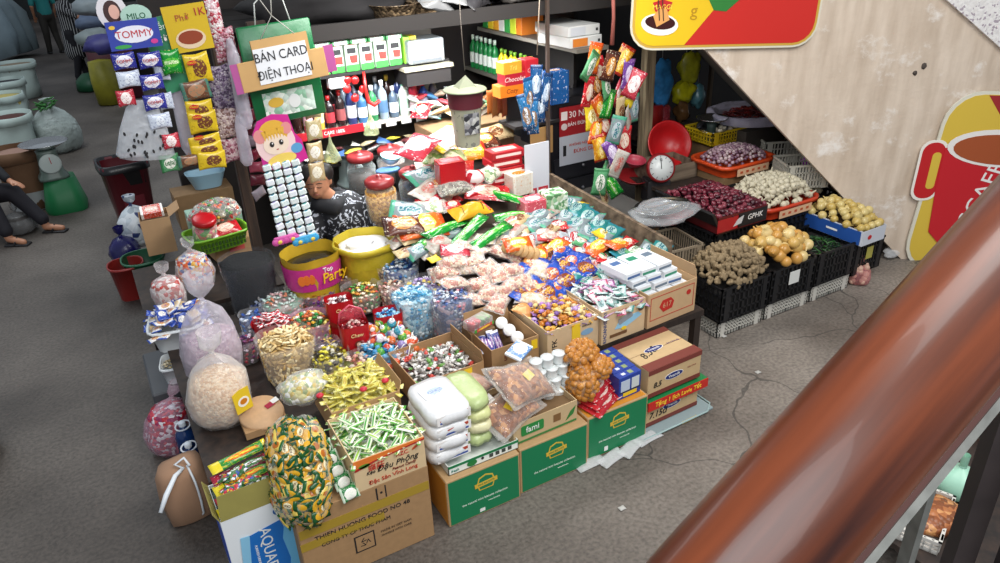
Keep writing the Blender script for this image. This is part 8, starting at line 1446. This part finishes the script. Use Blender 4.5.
# person seated at the left edge, mostly outside the frame
t = thing('person', 'seated person in dark clothes at left edge, one leg and sandalled foot visible', 'person', (-1.27, 8.72, 0), .0)
sb = [((0, 0, .42), (.02, -.02, .95), .13, .14), ((.02, -.02, .95), (.04, -.05, 1.10), .06, .05), ((.05, -.08, 1.14), (.05, -.06, 1.20), .078, .085), ((.05, -.165, 1.15), (.05, -.17, 1.16), .014, .01), ((.08, -.02, .40), (.40, -.18, .42), .085, .06), ((.40, -.18, .42), (.60, -.36, .09), .056, .038), ((.60, -.36, .06), (.74, -.42, .035), .036, .03), ((-.06, -.05, .40), (.2, -.36, .42), .085, .06), ((.2, -.36, .42), (.28, -.52, .08), .056, .038), ((.28, -.52, .06), (.40, -.62, .035), .036, .03),
      ((.15, .0, .92), (.30, -.12, .70), .05, .042), ((.30, -.12, .70), (.42, -.26, .56), .04, .028), ((-.13, -.02, .92), (-.10, -.25, .72), .05, .042), ((-.10, -.25, .72), (.10, -.38, .58), .04, .028)]+hand((.43, -.27, .55), (.7, -.5, -.3), 1)+hand((.12, -.39, .57), (.8, -.4, -.2), 1)
blend('body', sb, skin, t, voxel=.011, smooth=2)
blend('coat', [((0, 0, .44), (.02, -.02, .93), .17, .165), ((.15, .0, .92), (.30, -.12, .70), .075, .065), ((.30, -.12, .70), (.40, -.24, .58), .062, .045), ((-.13, -.02, .92), (-.10, -.25, .72), .075, .065), ((-.10, -.25, .72), (.08, -.37, .59), .062, .045)], mat('#0e0f16', .8), t, voxel=.016)
blend('trousers', [((.05, -.01, .41), (.40, -.18, .42), .125, .09), ((.40, -.18, .42), (.59, -.35, .14), .085, .065), ((-.06, -.05, .41), (.2, -.36, .42), .12, .09), ((.2, -.36, .42), (.275, -.51, .14), .085, .065)], mat('#120f18', .8), t, voxel=.016)
blend('hair', [((.05, -.03, 1.22), (.05, -.01, 1.17), .092, .09)], HM, t, voxel=.014)
for x in (.02, .08): b = MB(); b.ball(.009, .006, .006, TM(x, -.143, 1.175), 8, 6); b.obj('eye', INK, t)
for x, y in ((.66, -.39), (.33, -.57)): b = MB(); b.box(-.10, .13, -.045, .045, 0, .02, M=TM(x, y, 0, 0, 0, -.5), b=.005); b.obj('sandal_sole', mat('#1c1a1c', .6), t); b = MB(); b.tube([(-.0, -.045, .01), (.02, 0, .075), (.0, .045, .01)], .01, 6, M=TM(x, y, 0, 0, 0, -.5)); b.obj('sandal_strap', mat('#1c1a1c', .6), t)
t2 = thing('stool', 'small dark stool under the person at left edge', 'stool', (-1.27, 8.75, 0)); b = MB(); b.lathe([(.001, .28), (.17, .28), (.17, .24), (.001, .24)], 18, cap=False); b.obj('seat', KDARK, t2)
for a in range(4): b = MB(); b.tube([(.12*math.cos(a*PI/2+.78), .12*math.sin(a*PI/2+.78), .25), (.15*math.cos(a*PI/2+.78), .15*math.sin(a*PI/2+.78), 0)], .016, 6); b.obj('leg', KDARK, t2)
knot_bag('grey_bag', 'grey clear bag on floor beneath the seated person knee', at(22, 232, 0), .15, .22, .04, mat('#3a3634', .6), m=film('#8a8a8a', .4, .2))
# goods at the right side of the far aisle
def blk(name, label, cat, px, py, w, d, h, m, z=0, rz=0, dx=0):
    p = at(px, py, z); b = MB(); b.box(0, w, 0, d, 0, h, b=.02); o = b.obj(name, m, label=label, cat=cat); o.location = (p.x+dx, p.y, z); o.rotation_euler = (0, 0, rz); return o
blk('maroon_chest', 'tall maroon chest at right side of far aisle beside yellow bag', 'chest', 104, 103, .7, 1.4, .98, mat('#4a1420', .5), dx=-.05)
b = MB(); b.lathe([(.001, 0), (.20, .02), (.22, .4), (.18, .72), (.001, .75)], 18, cap=False, wob=.2, seed=3); b.obj('yellow_bag', mat('#8a8420', .5, noise_s=8, noise_a=.3), label='upright yellow bag in front of maroon chest', cat='bag').location = at(111, 104, 0)
b = MB(); b.lathe([(.001, 0), (.26, .02), (.26, .18), (.10, .30), (.001, .31)], 18, cap=False, wob=.3, seed=5); b.obj('green_bag', mat('#0f4a2c', .5), label='low dark green bag on floor left of maroon chest', cat='bag').location = at(92, 90, 0)
for k, (px, py, c_, lab) in enumerate(((95, 38, '#8a9494', 'white wrapped bundle on maroon chest, left one'), (104, 44, '#3c3a7a', 'violet blue packet standing on maroon chest'), (92, 22, '#6a7a94', 'pale blue bundle held near outstretched hand'), (90, 6, '#9aa4a8', 'white sack at the back near top of picture'))):
    b = MB(); b.ball(.28, .24, .16, wob=.4, seed=k); b.obj('wrapped_bundle', mat(c_, .5, noise_s=6, noise_a=.2), label=lab, cat='bundle').location = at(px, py, 1.05+.1*(k > 1)+.35*(k == 3))
blk('goods_counter', 'dark goods counter deep in the aisle behind maroon chest', 'counter', 100, 84, 1.6, 5, 1.0, mat('#2a2420', .7), dx=.1)
b = MB(); b.box(-9, 14, 30, 30.2, 0, 5); b.obj('wall_far', mat('#2c3030', .9, noise_s=1, noise_a=.5), smooth=False, kind='structure')
# green sack and white cloth at lower left edge
t = thing('green_sack', 'dark green rounded plastic sack with white top at left edge of floor', 'sack', (-1.12, 4.62, 0)); b = MB(); b.lathe([(.001, 0), (.14, .01), (.17, .1), (.165, .35), (.12, .5), (.05, .56), (.001, .57)], 22, cap=False, wob=.12, seed=2); b.obj('body', mat('#0c3a26', .2, noise_s=6, noise_a=.3, bump=.4), t)
b = MB(); b.lathe([(.001, .66), (.07, .65), (.10, .55), (.115, .50), (.001, .48)], 18, cap=False, wob=.25, seed=6); b.obj('white_top', mat('#b8bcc0', .5), t); b = MB(); b.box(.07, .15, -.11, -.06, .46, .56, M=TM(0, 0, 0, 0, .2, 0)); b.obj('white_flap', mat('#c4c8cc', .5), t, smooth=False)
# goods seen below the handrail
b = MB(); t = thing('lower_stall_table', 'dark low table glimpsed beneath the handrail at lower right', 'table', (2.55, .75, 0)); b.box(0, 2.2, 0, 1.15, .25, .28); b.obj('table_top', DW, t, smooth=False)
for x, y in ((.05, .05), (2.15, .05), (.05, 1.1), (2.15, 1.1)): b = MB(); b.box(x-.03, x+.03, y-.03, y+.03, 0, .25); b.obj('leg', DW, t, smooth=False)
knot_bag('mint_bag', 'mint green plastic bag glimpsed below the handrail', at(955, 492, .282), .10, .15, .02, None, m=mat('#9ac8b0', .4))
p = at(938, 512, .34); crate('pale_basket', 'pale plastic basket of brown crackers glimpsed below the handrail', .34, .30, .07, (p.x-.17, p.y-.12, .281), .4, mat('#c8c4bc', .5), cols=12, rows=2, cat='basket')
b = MB(); b.ball(.14, .11, .05, wob=.3, seed=3); b.obj('cracker_heap', crk, label='heap of shiny brown crackers in pale basket below handrail', cat='snack', kind='stuff').location = (p.x-.02, p.y-.0, .33)
heap('pale_nut', 'small pale nut on cloth below handrail near the baluster', 'nut', 'pale nuts below the handrail', [gbm], at(978, 425, .30).x, at(978, 425, .30).y, .16, .12, .31, .05, .045, s=(.8, 1))
# bits of litter on the concrete
for k, (px, py, lab) in enumerate(((622, 508, 'small white scrap of paper on concrete before green cartons'), (696, 334, 'small white scrap beside the upper dairy carton'), (724, 336, 'white scrap on floor at foot of white crate'), (758, 372, 'small pale scrap on cracked concrete'))):
    b = MB(); b.pillow(.035, .03, .008, seed=k); b.obj('litter_scrap', mat('#b8b6b0', .6), label=lab, cat='litter').location = at(px, py, .006)
# ================================================================ LIGHT
w = bpy.data.worlds.new('hall'); bpy.context.scene.world = w; w.use_nodes = True
bg = w.node_tree.nodes['Background']; bg.inputs[0].default_value = (.80, .88, 1, 1); bg.inputs[1].default_value = .38
def area(name, loc, target, sx, sy, e, col=(1, 1, 1)):
    l = bpy.data.lights.new(name, 'AREA'); l.shape = 'RECTANGLE'; l.size = sx; l.size_y = sy; l.energy = e; l.color = col
    o = bpy.data.objects.new(name, l); C.objects.link(o); o.location = loc
    o.rotation_euler = (Vector(target)-Vector(loc)).to_track_quat('-Z', 'Y').to_euler(); return o
area('skylight', (2.6, .2, 5.2), (2.2, 3.4, .3), 3.5, 2.2, 200, (1, .98, .95))
area('stair_daylight', (-.5, -1.5, 4.6), (3.6, 4, 1.2), 2.5, 2.0, 110, (.95, .98, 1))
area('shop_tube_light', (2.3, 5.35, 1.93), (2.3, 5.6, 0), 1.6, .12, 55, (.93, .97, 1))
area('shop_front_light', (2.2, 4.2, 2.6), (2.2, 4.4, 0), 1.6, .5, 36, (1, .99, .97))
area('aisle_fill', (-1.0, 9.5, 5.5), (-.8, 10, 0), 2.5, 5, 170, (.9, .97, 1))  # added lamp above the aisle that brightens the sacks
sc = bpy.context.scene
sc.view_settings.view_transform = 'Standard'; sc.view_settings.look = 'None'; sc.view_settings.gamma = 1; sc.view_settings.exposure = .22
sc.view_settings.use_curve_mapping = False
sc.cycles.transparent_max_bounces = 16; sc.cycles.max_bounces = 5
